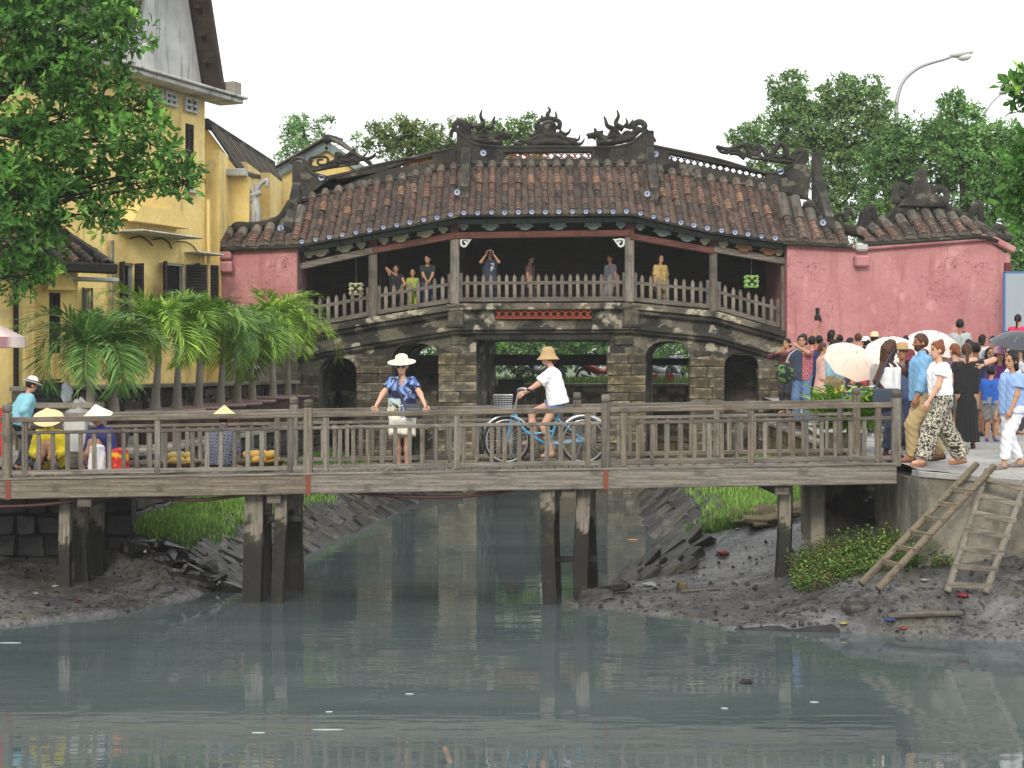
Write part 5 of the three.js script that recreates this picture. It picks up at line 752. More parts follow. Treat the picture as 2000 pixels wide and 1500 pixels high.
    const f = (x, y, z) => { const p = toHead(x, y, z); let d = ell(p, .078 + fat, .105 + fat, .097 + fat, .02, -.008); d = Math.max(d, p.z * .86 - (p.y - .045) * .55 - .045, -.055 - p.y + (p.z > .02 ? (p.z - .02) * 1.5 : 0)); d *= hk; for (const b of HB) d = smin(d, cap(x, y, z, b[0], b[1], b[2], b[3]), .02); if (HB.length > 1) d = Math.max(d, (p.z - .05) * hk, -headF(x, y, z) - .004); return d + (hs.s === 'curly' ? .012 * Math.sin(x * 90) * Math.sin(y * 80) * Math.sin(z * 85) : .003 * Math.sin(x * 160 + z * 90)); };
    const bb = bounds([[hc, hc, .15 * hk, .15 * hk], ...HB], .03); part(t, 'hair', nets(f, bb[0], bb[1], Math.min(.013, cell)), hairMs[hs.c] ??= mat({ color: HAIR[hs.c], roughness: .5, specularIntensity: .4 }));
  }
  const fold = (x, y, z, a = .006) => a * Math.sin(x * 38 + y * 21) * Math.sin(y * 33 - z * 27 + x * 9);
  // upper garment
  const tp = o.top; if (tp) {
    const ex = tp.ease ?? .018, hem = tp.hem ?? .86, G = []; for (const s of [1, -1]) G.push([tor(s * .064 * wd, hem - .03, 0), tor(s * .09, 1.3, .005), (.105 * wd + ex + (tp.flare ?? .008)) * k, (.1 + ex) * k]);
    G.push([tor(-.135, 1.362, -.005), tor(.135, 1.362, -.005), (.053 + ex * .55) * k, (.053 + ex * .55) * k]);
    if (tp.neck) G.push([tor(0, 1.38, -.01), tor(0, 1.47, 0), .07 * k, .062 * k]);
    for (let i = 0; i < 2; i++) { const [el, wr] = arms[i], sl = tp.sleeve ?? .55; if (sl <= 0) continue; const e1 = sh[i].clone().lerp(el, Math.min(1, sl)); G.push([sh[i], e1, (.046 * lw + ex * .8) * k, (.042 * lw + ex * (sl < 1 ? 1.3 : 1)) * k, sl <= 1]); if (sl > 1) G.push([el, el.clone().lerp(wr, sl - 1), (.04 * lw + ex) * k, (.03 * lw + ex * .9) * k, true]); }
    const f0 = field(G, .03 * k), f = (x, y, z) => { let d = f0(x, y, z) + fold(x, y, z); const p = toTor(x, y, z); d = Math.max(d, (hem - .93 - p.y) * k * .9, ((p.y - (tp.neck ? .535 : .505)) - (Math.abs(p.x) < .075 && !tp.neck ? 0 : .2)) * k); if (tp.strap) d = Math.max(d, (p.y - (Math.abs(Math.abs(p.x) - .085) < .02 ? .5 : .41)) * k); if (tp.vee) d = Math.max(d, (p.z > 0 ? (p.y - .36 - Math.abs(p.x) * 2.6) * .4 : -1) * k); return d; };
    const [lo, hi] = bounds(G, cell * 2 + .01), base = tp.c ? rgb(...tp.c) : null, cf = tp.f ? (x, y, z) => { const p = toTor(x, y, z); return tp.f(p.x, p.y + .93, p.z); } : () => base; part(t, tp.name ?? 'shirt', nets(f, lo, hi, cell * .9, cf), clothM);
  }
  const bt = o.bottom; if (bt) {
    const ex = bt.ease ?? .02; let G = [], f; const waist = bt.waist ?? 1.03;
    if (bt.type === 'skirt') { const hemY = bt.hem ?? .45, a = tor(0, waist, 0), b = V((feet[0].x + feet[1].x) / 2, hemY * k, (feet[0].z + feet[1].z) / 2); G = [[a, b, .135 * k * wd, (bt.r ?? .24) * k, true]]; const f1 = field(G, .02); f = (x, y, z) => Math.max(f1(x, y, z) + .014 * Math.sin(Math.atan2(z, x) * 9) * (a.y - y), y - a.y); }
    else { G.push([tor(-.05 * wd, 1.0, 0), tor(.05 * wd, 1.0, 0), (.1 * wd + ex) * k, (.1 * wd + ex) * k], [hipJ[0], hipJ[1], (.103 + ex) * k * wd, (.103 + ex) * k * wd]); const ln = bt.len ?? 1; for (let i = 0; i < 2; i++) { const [kn, an] = legs[i], hp = hipJ[i]; if (ln <= .5) { G.push([hp, hp.clone().lerp(kn, ln * 2), (.086 * wd + ex) * k, (.07 + ex * 1.5) * k, true]); } else { const e = kn.clone().lerp(an, (ln - .5) * 2); G.push([hp, kn, (.086 * wd + ex) * k, (.058 + ex * (bt.wide ?? 1.1)) * k], [kn, e, (.058 + ex * (bt.wide ?? 1.1)) * k, (.043 + ex * (bt.wide ?? 1.1) * (bt.bell ?? 1)) * k, true]); } } const f1 = field(G, .028 * k); f = (x, y, z) => { const p = toTor(x, y, z); return Math.max(f1(x, y, z) + fold(x, y, z, .008), (p.y - (waist - .93)) * k); }; }
    const [lo, hi] = bounds(G, cell * 2 + .02), base = bt.c ? rgb(...bt.c) : null; part(t, bt.name ?? (bt.type === 'skirt' ? 'skirt' : (bt.len ?? 1) <= .5 ? 'shorts' : 'trousers'), nets(f, lo, hi, cell * .9, bt.f ? (x, y, z) => bt.f(x, y, z) : () => base), clothM);
  }
  if (o.shoes) for (let i = 0; i < 2; i++) { const an = legs[i][1], d = dirs[i], a = an.clone().addScaledVector(d, -.06 * k).add(V(0, -.035 * k, 0)), b = an.clone().addScaledVector(d, .07 * k).add(V(0, -.04 * k, 0)), c = an.clone().addScaledVector(d, .19 * k).add(V(0, -.048 * k, 0)); part(t, 'shoe', o.sandal ? merge([tube([a.clone().add(V(0, -.025 * k, 0)), b.clone().add(V(0, -.022 * k, 0)), c.clone().add(V(0, -.018 * k, 0))], [.035 * k, .045 * k, .03 * k], 6, 0, .35), tube([b.clone().add(V(.035, 0, 0)), b.clone().add(V(0, .035 * k, 0)), b.clone().add(V(-.035, 0, 0))], .01, 4)]) : tube([a, b, c], [.045 * k, .05 * k, .032 * k], 8, 8, .8), (hairMs['s' + o.shoes] ??= mat({ color: o.shoes, roughness: .7 }))); }
  const hatAt = (g, m, name, y = .1, tiltX = 0) => { g.rotateX(tiltX); const q = part(t, name, g, m); q.position.copy(V(0, y, -.008).multiplyScalar(hk).applyQuaternion(hq).add(hc)); q.quaternion.copy(hq); q.scale.setScalar(hk); return q; };
  const ht = o.hat; if (ht) {
    const m = mat({ color: ht.c, roughness: .85, side: THREE.DoubleSide });
    if (ht.s === 'conical') { const h = hatAt(lathe([[0, .17], [.02, .16], [.12, .075], [.235, -.012], [.238, -.018], [.12, .062], [0, .15]], 28), m, 'conical_hat', .06, ht.tilt ?? 0); }
    if (ht.s === 'brim') { const h = hatAt(lathe([[0, .115], [.05, .112], [.085, .09], [.1, .02], [.104, .0], [.15, -.012], [ht.r ?? .19, .002], [ht.r ?? .19, -.006], [.15, -.02], [.098, -.008], [0, -.004]], 26), m, 'sun_hat', .055, ht.tilt ?? 0); if (ht.band) part(h, 'hat_band', lathe([[.1045, .0], [.106, .03], [.1, .032]], 22), mat({ color: ht.band })); }
    if (ht.s === 'bucket') hatAt(lathe([[0, .12], [.05, .118], [.09, .09], [.106, .03], [.112, .0], [.15, -.05], [.175, -.075], [.17, -.08], [.108, -.01], [0, .1]], 26), m, 'bucket_hat', .04, ht.tilt ?? 0);
    if (ht.s === 'cap') { const q = hatAt(merge([lathe([[0, .1], [.05, .095], [.085, .06], [.097, .0], [.1, -.005]], 20), place(new THREE.SphereGeometry(.085, 12, 4, 0, Math.PI, 0, Math.PI / 2), 0, -.004, .07, 0, 0, 0, 1, .18, 1.1)]), m, 'cap', .05, ht.tilt ?? 0); }
  }
  if (o.glasses) { const q = hatAt(merge([box(.055, .036, .02, .034, -.09, .088), box(.055, .036, .02, -.034, -.09, .088), box(.03, .008, .012, 0, -.082, .092), box(.006, .008, .1, .077, -.082, .04), box(.006, .008, .1, -.077, -.082, .04)]), mat({ color: [36, 20, 18], roughness: .25 }), 'sunglasses', .1); }
  t.userData.arm = undefined; delete t.userData.arm; return { t, k, arms, legs, tor, hc, sh, pel };
}
const crowd = 'tourists crowding the right bank', onBridge = 'visitors looking out of the covered bridge', vend = 'street vendors at the left end of the footbridge';
const pr = { // garment prints, by position on the cloth
  palm: (x, y, z) => { const n = n3(x * 14, y * 9, z * 8, 3), f = n3(x * 30, y * 12, z * 20, 7), s = Math.sin(x * 60 + Math.sin(y * 26) * 2); if (x < -.02 && y < 1.12) return f > .56 ? rgb(24, 26, 44) : rgb(...mix3([214, 190, 150], [176, 200, 206], clamp((y - .86) * 4))); return n > .57 ? rgb(30, 36, 66) : f * .6 + s * .1 > .31 ? rgb(140, 160, 206) : n < .46 ? rgb(60, 112, 170) : rgb(66, 84, 142); },
  plaid: (a, b) => (x, y, z) => { const u = Math.sin(x * 130) > .3, v = Math.sin(y * 120) > .3; return rgb(...(u && v ? a.map((q) => q * .55) : u || v ? a : b)); },
  leopard: (x, y, z) => { const a = Math.atan2(z, x + .001), j = Math.floor(y * 72), i = Math.floor(a * 13 + z * 40 + (j % 2) * .5); return h2(i + 300, j + 300, 5) > .47 ? rgb(36, 34, 32) : rgb(184, 178, 160); },
  floral: (a, b, th = .55, fr = 26) => (x, y, z) => n3(x * fr, y * fr, z * fr, 2) > th ? rgb(...b) : rgb(...a),
};
const P = (px, py, d) => at(px, py, d);
// ground point under a picture column at depth d on the right street
const st = (px, d) => V(X(px, d), streetY(d), -d);
// --- on the footbridge
const fbY = (px) => Y(lerp(935, 905, px / 1750), 22.2);
person({ label: 'man in straw hat and blue palm-print shirt leaning on the footbridge rail', pos: V(X(786, 22.72), fbY(786) - .005, -22.72), yaw: 0, H: 1.64, sw: .93, head: 1.08, skin: 'pale', cell: .013, lean: .16, headPitch: .18, headYaw: -.15, hands: [[.39, .965, .42], [-.385, .965, .42]], elbow: [[.6, -.1, -1], [-.6, -.1, -1]], handDir: [[.05, -.55, .8], [-.05, -.55, .8]], palm: [[0, -.9, -.6], [0, -.9, -.6]], curl: .75, feet: [[.07, .075, .02], [-.05, .075, .08]], hair: { s: 'short', c: 'grey' }, top: { f: pr.palm, sleeve: .62, hem: .82, ease: .02, flare: .035, vee: 1 }, bottom: { c: [226, 220, 206], len: .46, ease: .035 }, shoes: [120, 96, 74], sandal: 1, hat: { s: 'brim', c: [218, 210, 184], r: .2 }, glasses: 1 });
{ const p = V(X(808, 22.5), fbY(800) + .87, -22.5), b = thing('shoulder_bag', 'dark grey shoulder bag hanging before the man in straw hat', 'bag', p), m = mat({ color: [62, 66, 74], roughness: .7 }); part(b, 'pouch', cbox(.27, .2, .07, .02), m); part(b, 'flap', cbox(.275, .1, .02, .01), m, [0, .055, .04]); part(b, 'zip', box(.2, .008, .006, 0, .03, .054), M.metal); part(b, 'strap', tube([V(-.12, .1, 0), V(-.24, .35, .02), V(-.2, .55, -.1)], .012, 5, 8), m); }
const rider = person({ label: 'woman in tan bucket hat and white shirt riding the blue bicycle', pos: V(X(1085, 23.25), fbY(1085) - .01, -23.25), yaw: -Math.PI / 2, H: 1.68, skin: 'pale', cell: .013, hip: [0, 1.0, -.03], lean: .2, hands: [[.17, 1.06, .54], [-.17, 1.06, .54]], handDir: [[0, -.3, 1], [0, -.3, 1]], palm: [[-.2, -1, 0], [.2, -1, 0]], curl: .9, feet: [[.1, .2, .06], [-.1, .38, .34]], hair: { s: 'low', c: 'brown' }, top: { c: [226, 228, 232], sleeve: .85, hem: .86, ease: .035, flare: .03 }, bottom: { c: [92, 112, 150], len: .2, ease: .02 }, hat: { s: 'bucket', c: [166, 138, 98], tilt: .05 }, headPitch: -.1 });
// --- vendors, seated low at the left
const seat = { hip: [0, .16, -.05], feet: [[.14, .075, .3], [-.14, .075, .3]], hands: [[.13, .3, .32], [-.13, .3, .32]], lean: .3, cell: .018 };
const lv = (px, d) => V(X(px, d), fbY(px) - .0, -d);
person({ ...seat, label: 'vendor in bright yellow jacket and conical hat sitting on red stool', group: vend, pos: lv(98, 23.1), yaw: .1, hip: [0, .2, -.05], H: 1.62, top: { c: [206, 186, 36], sleeve: 1.8, hem: .84, ease: .04, neck: 1 }, bottom: { c: [70, 70, 82], f: pr.floral([84, 80, 92], [40, 40, 52]) }, hat: { s: 'conical', c: [222, 196, 150], tilt: .18 }, headPitch: .3, shoes: [196, 160, 120] });
person({ ...seat, label: 'vendor in dark blue top with red face scarf and conical hat', group: vend, pos: lv(203, 23.2), yaw: -.35, hip: [0, .22, -.05], H: 1.62, top: { c: [42, 44, 104], sleeve: 1.7, hem: .84, ease: .035, neck: 1 }, bottom: { f: pr.floral([70, 36, 52], [150, 110, 120], .56, 40) }, hat: { s: 'conical', c: [226, 214, 190], tilt: .1 }, headPitch: .1 });
person({ ...seat, label: 'vendor in grey plaid shirt and conical hat seen from behind', group: vend, pos: lv(428, 23.3), yaw: Math.PI - .2, hip: [0, .17, 0], H: 1.6, top: { f: pr.plaid([104, 108, 122], [44, 46, 60]), sleeve: 1.8, hem: .8, ease: .04, neck: 1 }, bottom: { c: [40, 40, 52] }, hat: { s: 'conical', c: [216, 190, 138], tilt: -.1 } });
person({ label: 'person in white banded hat and light blue shirt at the left edge', group: vend, pos: lv(38, 24.0), yaw: 2.2, H: 1.5, cell: .02, lean: .3, hip: [0, .86, 0], headPitch: .2, top: { c: [120, 172, 186], sleeve: 1.7, hem: .84, ease: .04 }, bottom: { c: [40, 42, 50] }, hat: { s: 'brim', c: [226, 222, 208], band: [40, 36, 36], r: .18 } });
// --- in the covered bridge
const deckY = (px) => Y(poly([583, 728, 888, 1230, 1394, 1533], [645, 618, 592, 590, 606, 645], px) + 21, D2) + .065, cbp = (px, dz = .5) => V(X(px, D2 + dz), deckY(px), -D2 - dz);
person({ label: 'man in dark shirt raising a camera to his face above the pickets', group: onBridge, pos: cbp(957, .6), H: 1.74, cell: .022, hands: [[.1, 1.53, .24], [-.1, 1.53, .24]], elbow: [[.7, -1, .1], [-.7, -1, .1]], handDir: [[-.2, 1, .1], [.2, 1, .1]], palm: [[-1, 0, .2], [1, 0, .2]], top: { c: [44, 48, 66], f: (x, y, z) => y > 1.1 && y < 1.3 && x > .02 && x < .12 && z > 0 && n3(x * 40, y * 40, 0) > .5 ? rgb(190, 190, 196) : rgb(46, 50, 68), sleeve: .6 }, bottom: { c: [52, 60, 84] } });
{ const c = thing('camera', 'small black camera held by the man above the pickets', 'camera', cbp(957, .33).add(V(0, 1.62, 0))); part(c, 'camera_body', cbox(.13, .08, .05, .01), M.black); part(c, 'lens', place(new THREE.CylinderGeometry(.03, .03, .05, 12), 0, 0, .045, Math.PI / 2), GLASSDARK); }
person({ label: 'woman in black top resting her cheek on her hand above the pickets', group: onBridge, pos: cbp(774, .55), H: 1.55, cell: .022, lean: .2, hands: [[.16, .95, .34], [-.09, 1.46, .12]], elbow: [[1, -.3, -.3], [-1, .0, .2]], hair: { s: 'low', c: 'black' }, top: { c: [34, 30, 36], sleeve: .2 }, bottom: { c: [40, 36, 44] } });
person({ label: 'child in yellow-green shirt between two adults at the pickets', group: onBridge, pos: cbp(806, .5), H: 1.34, head: 1.15, cell: .022, hands: [[.15, .95, .2], [-.15, .95, .2]], hair: { s: 'bob', c: 'black' }, top: { f: pr.floral([150, 156, 74], [96, 118, 52]), sleeve: .5 }, bottom: { c: [150, 168, 60] } });
person({ label: 'man in dark green shirt leaning forearms on the pickets', group: onBridge, pos: cbp(836, .55), H: 1.7, cell: .022, lean: .35, headYaw: -.4, hands: [[.06, .95, .48], [-.02, .97, .48]], top: { c: [34, 46, 50], sleeve: .6 }, bottom: { c: [50, 58, 84] } });
person({ label: 'woman with dark bob in ochre tunic standing right of the centre bay', group: onBridge, pos: cbp(1290, .5), yaw: .5, H: 1.6, cell: .022, hair: { s: 'bob', c: 'black' }, top: { f: pr.floral([176, 150, 96], [126, 108, 64]), sleeve: .9, hem: .66, ease: .03 }, bottom: { c: [120, 108, 84] } });
person({ label: 'dim figure with a red bag deep inside the centre bay', group: onBridge, pos: cbp(1035, 1.5), yaw: 1.2, H: 1.6, cell: .026, top: { c: [96, 72, 64] }, bottom: { c: [60, 50, 56] } });
person({ label: 'dim figure in pale shirt near the right post of the centre bay', group: onBridge, pos: cbp(1192, 1.1), yaw: -.8, H: 1.58, cell: .026, skin: 'tan', top: { c: [88, 92, 104] }, bottom: { c: [120, 120, 124] } });
// --- right bank, nearest walkers first
person({ label: 'walking woman with hair bun, white t-shirt and leopard-print trousers', group: crowd, pos: V(X(1838, 22.0), 2.03, -22.0), yaw: -Math.PI / 2 + .15, H: 1.76, skin: 'pale', cell: .013, lean: .06, feet: [[.06, .085, .3], [-.06, .13, -.34]], hands: [[.2, .84, .3], [-.2, .88, -.02]], hair: { s: 'bun', c: 'auburn' }, top: { c: [228, 228, 230], sleeve: .5, hem: .98, ease: .03 }, bottom: { f: pr.leopard, len: .98, ease: .03, wide: 2.2, bell: 1.25, waist: 1.06 }, shoes: [150, 104, 78], sandal: 1 });
person({ label: 'bearded man in denim shirt and khaki trousers walking behind the white t-shirt', group: crowd, pos: V(X(1800, 22.7), 2.05, -22.7), yaw: -Math.PI / 2 + .1, H: 1.86, skin: 'tan', cell: .014, beard: 1, feet: [[.07, .085, .16], [-.07, .12, -.3]], hands: [[.24, .86, .16], [-.2, .84, -.05]], hair: { s: 'short', c: 'brown' }, top: { c: [112, 156, 192], sleeve: 1.7, hem: .82, ease: .035, neck: 1 }, bottom: { c: [176, 154, 112], ease: .03 }, shoes: [70, 50, 40], sandal: 1 });
person({ label: 'woman with long curly hair in white strap top looking at her phone', group: crowd, pos: V(X(1737, 23.4), 2.06, -23.4), yaw: .75, H: 1.76, skin: 'dark', cell: .014, hands: [[.04, 1.3, .28], [-.2, .95, .1]], elbow: [[1, -.8, .1], [-1, -.3, -.5]], handDir: [[-.2, 1, .2], [0, -1, .2]], hair: { s: 'curly', c: 'brown' }, headPitch: .2, headYaw: .3, top: { c: [226, 226, 228], sleeve: 0, hem: .98, strap: 1, ease: .014 }, bottom: { c: [52, 58, 74], len: .9, ease: .03 }, shoes: [120, 48, 46], sandal: 1 });
{ const c = thing('mobile_phone', 'white phone in the hand of the woman with curly hair', 'phone', V(X(1752, 23.1), Y(692, 23.1), -23.05), 1.0); part(c, 'phone_case', place(cbox(.06, .12, .01, .004), 0, 0, 0, .2, .2, .7), mat({ color: [220, 216, 220] })); part(c, 'screen', place(new THREE.BoxGeometry(.052, .105, .004), 0, 0, .0075, .2, .2, .7), GLASSDARK); }
{ const b = thing('tote_bag', 'dark slate tote bag at the hip of the woman with curly hair', 'bag', V(X(1728, 23.1), Y(778, 23.1), -23.12)), m = mat({ color: [54, 62, 80], roughness: .8 }); part(b, 'pouch', cbox(.34, .3, .1, .03), m); part(b, 'strap', tube([V(-.14, .14, 0), V(.02, .5, -.05), V(.2, .75, -.2)], .015, 5, 8), m); }
person({ label: 'woman in long black dress with ponytail seen from behind', group: crowd, pos: st(1888, 25.6), yaw: Math.PI - .2, H: 1.72, skin: 'pale', cell: .015, hands: [[.26, .84, .08], [-.22, 1.36, -.05]], elbow: [[1, -.2, -.4], [-1, .3, 0]], hair: { s: 'pony', c: 'brown' }, top: { c: [26, 26, 30], sleeve: .4, hem: .9, ease: .025 }, bottom: { type: 'skirt', c: [26, 26, 30], hem: .12, r: .2, waist: 1.05 }, shoes: [40, 34, 34] });
person({ label: 'woman in purple top and denim shorts lifting her arm to her hair', group: crowd, pos: st(1866, 26.4), yaw: Math.PI + .4, H: 1.72, skin: 'pale', cell: .016, hands: [[.3, 1.55, 0], [-.2, 1.45, .1]], elbow: [[1, .2, 0], [-1, .2, 0]], hair: { s: 'low', c: 'auburn' }, top: { f: (x, y) => y > 1.12 ? rgb(104, 70, 110) : rgb(40, 120, 136), sleeve: .1, hem: .9 }, bottom: { c: [112, 118, 128], len: .32, ease: .03 }, shoes: [90, 70, 60] });
person({ label: 'woman in light blue shirt and white trousers walking at the right edge', group: crowd, pos: V(X(1978, 22.2), 1.98, -22.2), yaw: -Math.PI / 2 + .35, H: 1.64, cell: .014, feet: [[.08, .085, .22], [-.08, .1, -.2]], hands: [[.2, .86, .2], [-.22, .84, .1]], hair: { s: 'bob', c: 'black' }, top: { c: [134, 162, 206], sleeve: .6, hem: .82, ease: .04 }, bottom: { c: [214, 214, 222], ease: .03, len: .92 }, shoes: [112, 104, 100], w: 1.08 });
person({ label: 'small boy in blue t-shirt and grey shorts', group: crowd, pos: st(1936, 27.4), yaw: 2.6, H: 1.32, head: 1.15, cell: .016, hands: [[.3, .86, .15], [-.22, .8, .05]], top: { c: [36, 84, 168], sleeve: .7, hem: .84, ease: .035 }, bottom: { c: [126, 126, 122], len: .45, ease: .04 }, shoes: [70, 72, 150] });
person({ label: 'woman in purple necklace blouse with pink cap beside the boy', group: crowd, pos: st(1953, 28.4), yaw: -.2, H: 1.62, cell: .018, hair: { s: 'long', c: 'black' }, hat: { s: 'brim', c: [226, 168, 200], r: .16 }, top: { c: [92, 38, 92], sleeve: .9, hem: .84 }, bottom: { c: [140, 130, 116], len: .5 }, shoes: [90, 60, 50], hands: [[.2, 1.0, .2], [-.2, .95, .2]] });
person({ label: 'stocky person in white t-shirt behind the light blue shirt', group: crowd, pos: st(1978, 25.2), yaw: -1.9, H: 1.62, cell: .018, w: 1.15, top: { c: [224, 224, 228], sleeve: .7, hem: .82, ease: .04 }, bottom: { c: [116, 84, 60], len: .46 }, shoes: [90, 60, 50] });
person({ label: 'woman with long dark hair in front of the dark umbrella', group: crowd, pos: st(1932, 29.6), yaw: .2, H: 1.64, cell: .02, hair: { s: 'long', c: 'black' }, top: { c: [44, 40, 48], sleeve: .3 }, bottom: { c: [60, 60, 76] } });
person({ label: 'man with glasses in grey shirt against the pink wall', group: crowd, pos: st(1940, 33.5), yaw: -.5, H: 1.75, cell: .022, hair: { s: 'short', c: 'black' }, top: { c: [120, 126, 140] }, bottom: { c: [60, 60, 70] }, glasses: 1 });
person({ label: 'man in navy shirt with cropped black hair', group: crowd, pos: st(1906, 29), yaw: 2.8, H: 1.74, skin: 'tan', cell: .02, top: { c: [44, 56, 86] }, bottom: { c: [180, 170, 160], len: .46 }, shoes: [60, 50, 50] });
person({ label: 'tall man in pale grey shirt seen from behind near the wall', group: crowd, pos: st(1875, 35).add(V(0, .28, 0)), yaw: 2.7, H: 1.8, skin: 'tan', cell: .022, top: { c: [152, 160, 160] }, bottom: { c: [60, 60, 66] } });
person({ label: 'woman in burgundy hat with white patterned top behind the denim shirt', group: crowd, pos: st(1775, 25.2), yaw: .3, H: 1.6, cell: .02, hair: { s: 'long', c: 'black' }, hat: { s: 'bucket', c: [104, 36, 52] }, top: { f: pr.floral([190, 186, 196], [110, 112, 150]), sleeve: .6 }, bottom: { c: [48, 48, 60] } });
person({ label: 'man in dark blue shirt and straw hat beside the curly haired woman', group: crowd, pos: st(1762, 24.4), yaw: -.4, H: 1.7, skin: 'tan', cell: .02, hat: { s: 'brim', c: [168, 138, 96], r: .15 }, hands: [[.3, .86, .2], [-.2, .85, .1]], top: { c: [66, 78, 108], sleeve: .6 }, bottom: { c: [52, 58, 84] }, shoes: [120, 80, 60] });
person({ label: 'man in plaid shirt and blue jeans photographing with a leaf-print bag', group: crowd, pos: st(1566, 32.5), yaw: -.35, H: 1.8, cell: .018, hands: [[-.04, 1.5, .3], [-.3, .88, .1]], elbow: [[1, -.6, .2], [-1, -.2, -.4]], headYaw: .2, hair: { s: 'short', c: 'black' }, top: { f: (x, y, z) => x > .03 ? pr.plaid([196, 120, 130], [110, 34, 52])(x, y, z) : rgb(52, 62, 80), sleeve: .6, hem: .82, ease: .03 }, bottom: { c: [86, 112, 148], ease: .025 }, shoes: [70, 66, 70] });
{ const b = thing('leaf_print_bag', 'small black drawstring bag with green leaf print on plaid-shirt man', 'bag', st(1534, 32.1).add(V(0, 1.05, 0))); part(b, 'bag_cloth', tint(nets((x, y, z) => Math.hypot(x, y * .85, z * 1.3) - .19, [-.25, -.28, -.2], [.25, .28, .2], .02), (x, y, z) => n3(x * 18, y * 18, z * 18, 4) > .52 ? rgb(86, 120, 60) : rgb(24, 30, 34)), clothM); part(b, 'cord', tube([V(0, .2, 0), V(.1, .4, 0), V(.25, .5, -.1)], .012, 4), M.white); }
person({ label: 'woman in maroon long sleeves at the left end of the crowd', group: crowd, pos: st(1538, 34.5), yaw: -.9, H: 1.66, cell: .02, hair: { s: 'low', c: 'black' }, hands: [[.05, 1.4, .2], [-.1, 1.4, .22]], top: { c: [84, 40, 52], sleeve: 1.8 }, bottom: { c: [48, 44, 52] } });
person({ label: 'man in navy polo with short hair beside the plaid shirt', group: crowd, pos: st(1586, 33.8), yaw: 2.6, H: 1.74, cell: .02, top: { c: [42, 46, 84], sleeve: .6 }, bottom: { c: [60, 48, 60] } });
person({ label: 'woman in pale pink dress holding up a phone', group: crowd, pos: st(1606, 33), yaw: 1.6, H: 1.62, cell: .02, hands: [[.05, 1.48, .3], [-.08, 1.48, .3]], hair: { s: 'low', c: 'brown' }, top: { c: [206, 166, 158], sleeve: .3, hem: .9 }, bottom: { type: 'skirt', c: [206, 166, 158], hem: .6, r: .22 }, shoes: [110, 80, 60] });
person({ label: 'man with thick dark hair, pale blue shirt and khaki shorts photographing', group: crowd, pos: st(1630, 31), yaw: 2.2, H: 1.76, cell: .018, hands: [[.0, 1.5, .28], [-.16, 1.5, .24]], hair: { s: 'curly', c: 'black' }, top: { c: [138, 178, 196], sleeve: .6, hem: .82 }, bottom: { c: [158, 138, 104], len: .5, ease: .035 }, shoes: [80, 70, 60], head: .95 });
const raised = person({ label: 'person stretching one arm high with a camera above the crowd', group: crowd, pos: st(1600, 35.2), yaw: 2.9, H: 1.7, cell: .02, hands: [[.02, 2.02, .1], [-.24, .85, .05]], elbow: [[1, 0, 0], [-1, 0, -1]], top: { c: [196, 60, 72], sleeve: .5 }, bottom: { c: [70, 60, 60] } });
{ const c = thing('camera', 'black camera lifted high above the crowd', 'camera', st(1596, 35.1).add(V(0, 2.13, .05))); part(c, 'camera_body', cbox(.14, .12, .08, .015), M.black); part(c, 'lens', place(new THREE.CylinderGeometry(.05, .045, .22, 12), 0, .12, 0), GLASSDARK); part(c, 'grip', cbox(.04, .1, .05, .01), M.black, [.07, -.05, 0]); }
const back = [[1660, 35.5, 1.64, 'black', [196, 190, 192], 'dark hair in pale shirt just left of the peach umbrella top'], [1624, 36, 1.8, 'black', [186, 150, 150], 'tallest black-haired head left of the peach umbrella'], [1692, 34.5, 1.68, 'black', [222, 222, 224], 'in white and green cap'], [1708, 36, 1.72, 'black', [150, 120, 100], 'in cream straw hat behind the umbrellas'], [1712, 34, 1.66, 'black', [60, 56, 64], 'with full black bob behind the peach umbrella'], [1738, 35.5, 1.64, 'black', [90, 84, 90], 'half hidden by the cream umbrella'], [1770, 36.5, 1.66, 'black', [70, 66, 76], 'between the cream and the pink umbrella'], [1788, 36, 1.64, 'black', [140, 60, 70], 'just left of the pink umbrella'], [1892, 34, 1.66, 'black', [100, 96, 110], 'behind the navy shirt'], [1640, 37, 1.66, 'black', [226, 224, 226], 'in white beside the tallest head'], [1820, 36.6, 1.62, 'brown', [120, 110, 110], 'behind the pale pink umbrella'], [1650, 33.4, 1.62, 'black', [70, 84, 110], 'in slate blue at the shoulder of the pale blue shirt'], [1676, 36.8, 1.7, 'brown', [176, 168, 160], 'in beige just above the peach umbrella'], [1724, 32.8, 1.6, 'black', [40, 38, 44], 'in black between the peach and cream umbrellas'], [1752, 33.6, 1.7, 'black', [150, 44, 54], 'in red under the cream umbrella'], [1856, 33.2, 1.66, 'black', [84, 90, 70], 'in olive right of the pink umbrella'], [1918, 36.5, 1.68, 'black', [190, 188, 190], 'in off-white before the right end of the pink wall'], [1848, 28.2, 1.66, 'brown', [206, 204, 208], 'in pale top hidden behind the hair bun'], [1960, 32, 1.64, 'black', [120, 70, 90], 'in mauve left of the dark umbrella'], [1570, 36.4, 1.7, 'black', [110, 110, 120], 'against the foot of the pink wall behind the plaid shirt'], [1804, 27.2, 1.62, 'black', [60, 70, 96], 'in navy behind the denim shirt'], [1690, 31.4, 1.62, 'black', [176, 46, 58], 'in red sleeves behind the parked bicycle'], [1716, 28.6, 1.64, 'brown', [186, 180, 172], 'in cream left of the curly haired woman'], [1898, 31.4, 1.7, 'black', [150, 140, 120], 'in tan right of the black dress'], [1985, 29.6, 1.66, 'black', [206, 206, 212], 'in white under the dark umbrella edge'], [1880, 38, 1.7, 'black', [70, 80, 100], 'farthest back by the pink wall right of the umbrellas']];
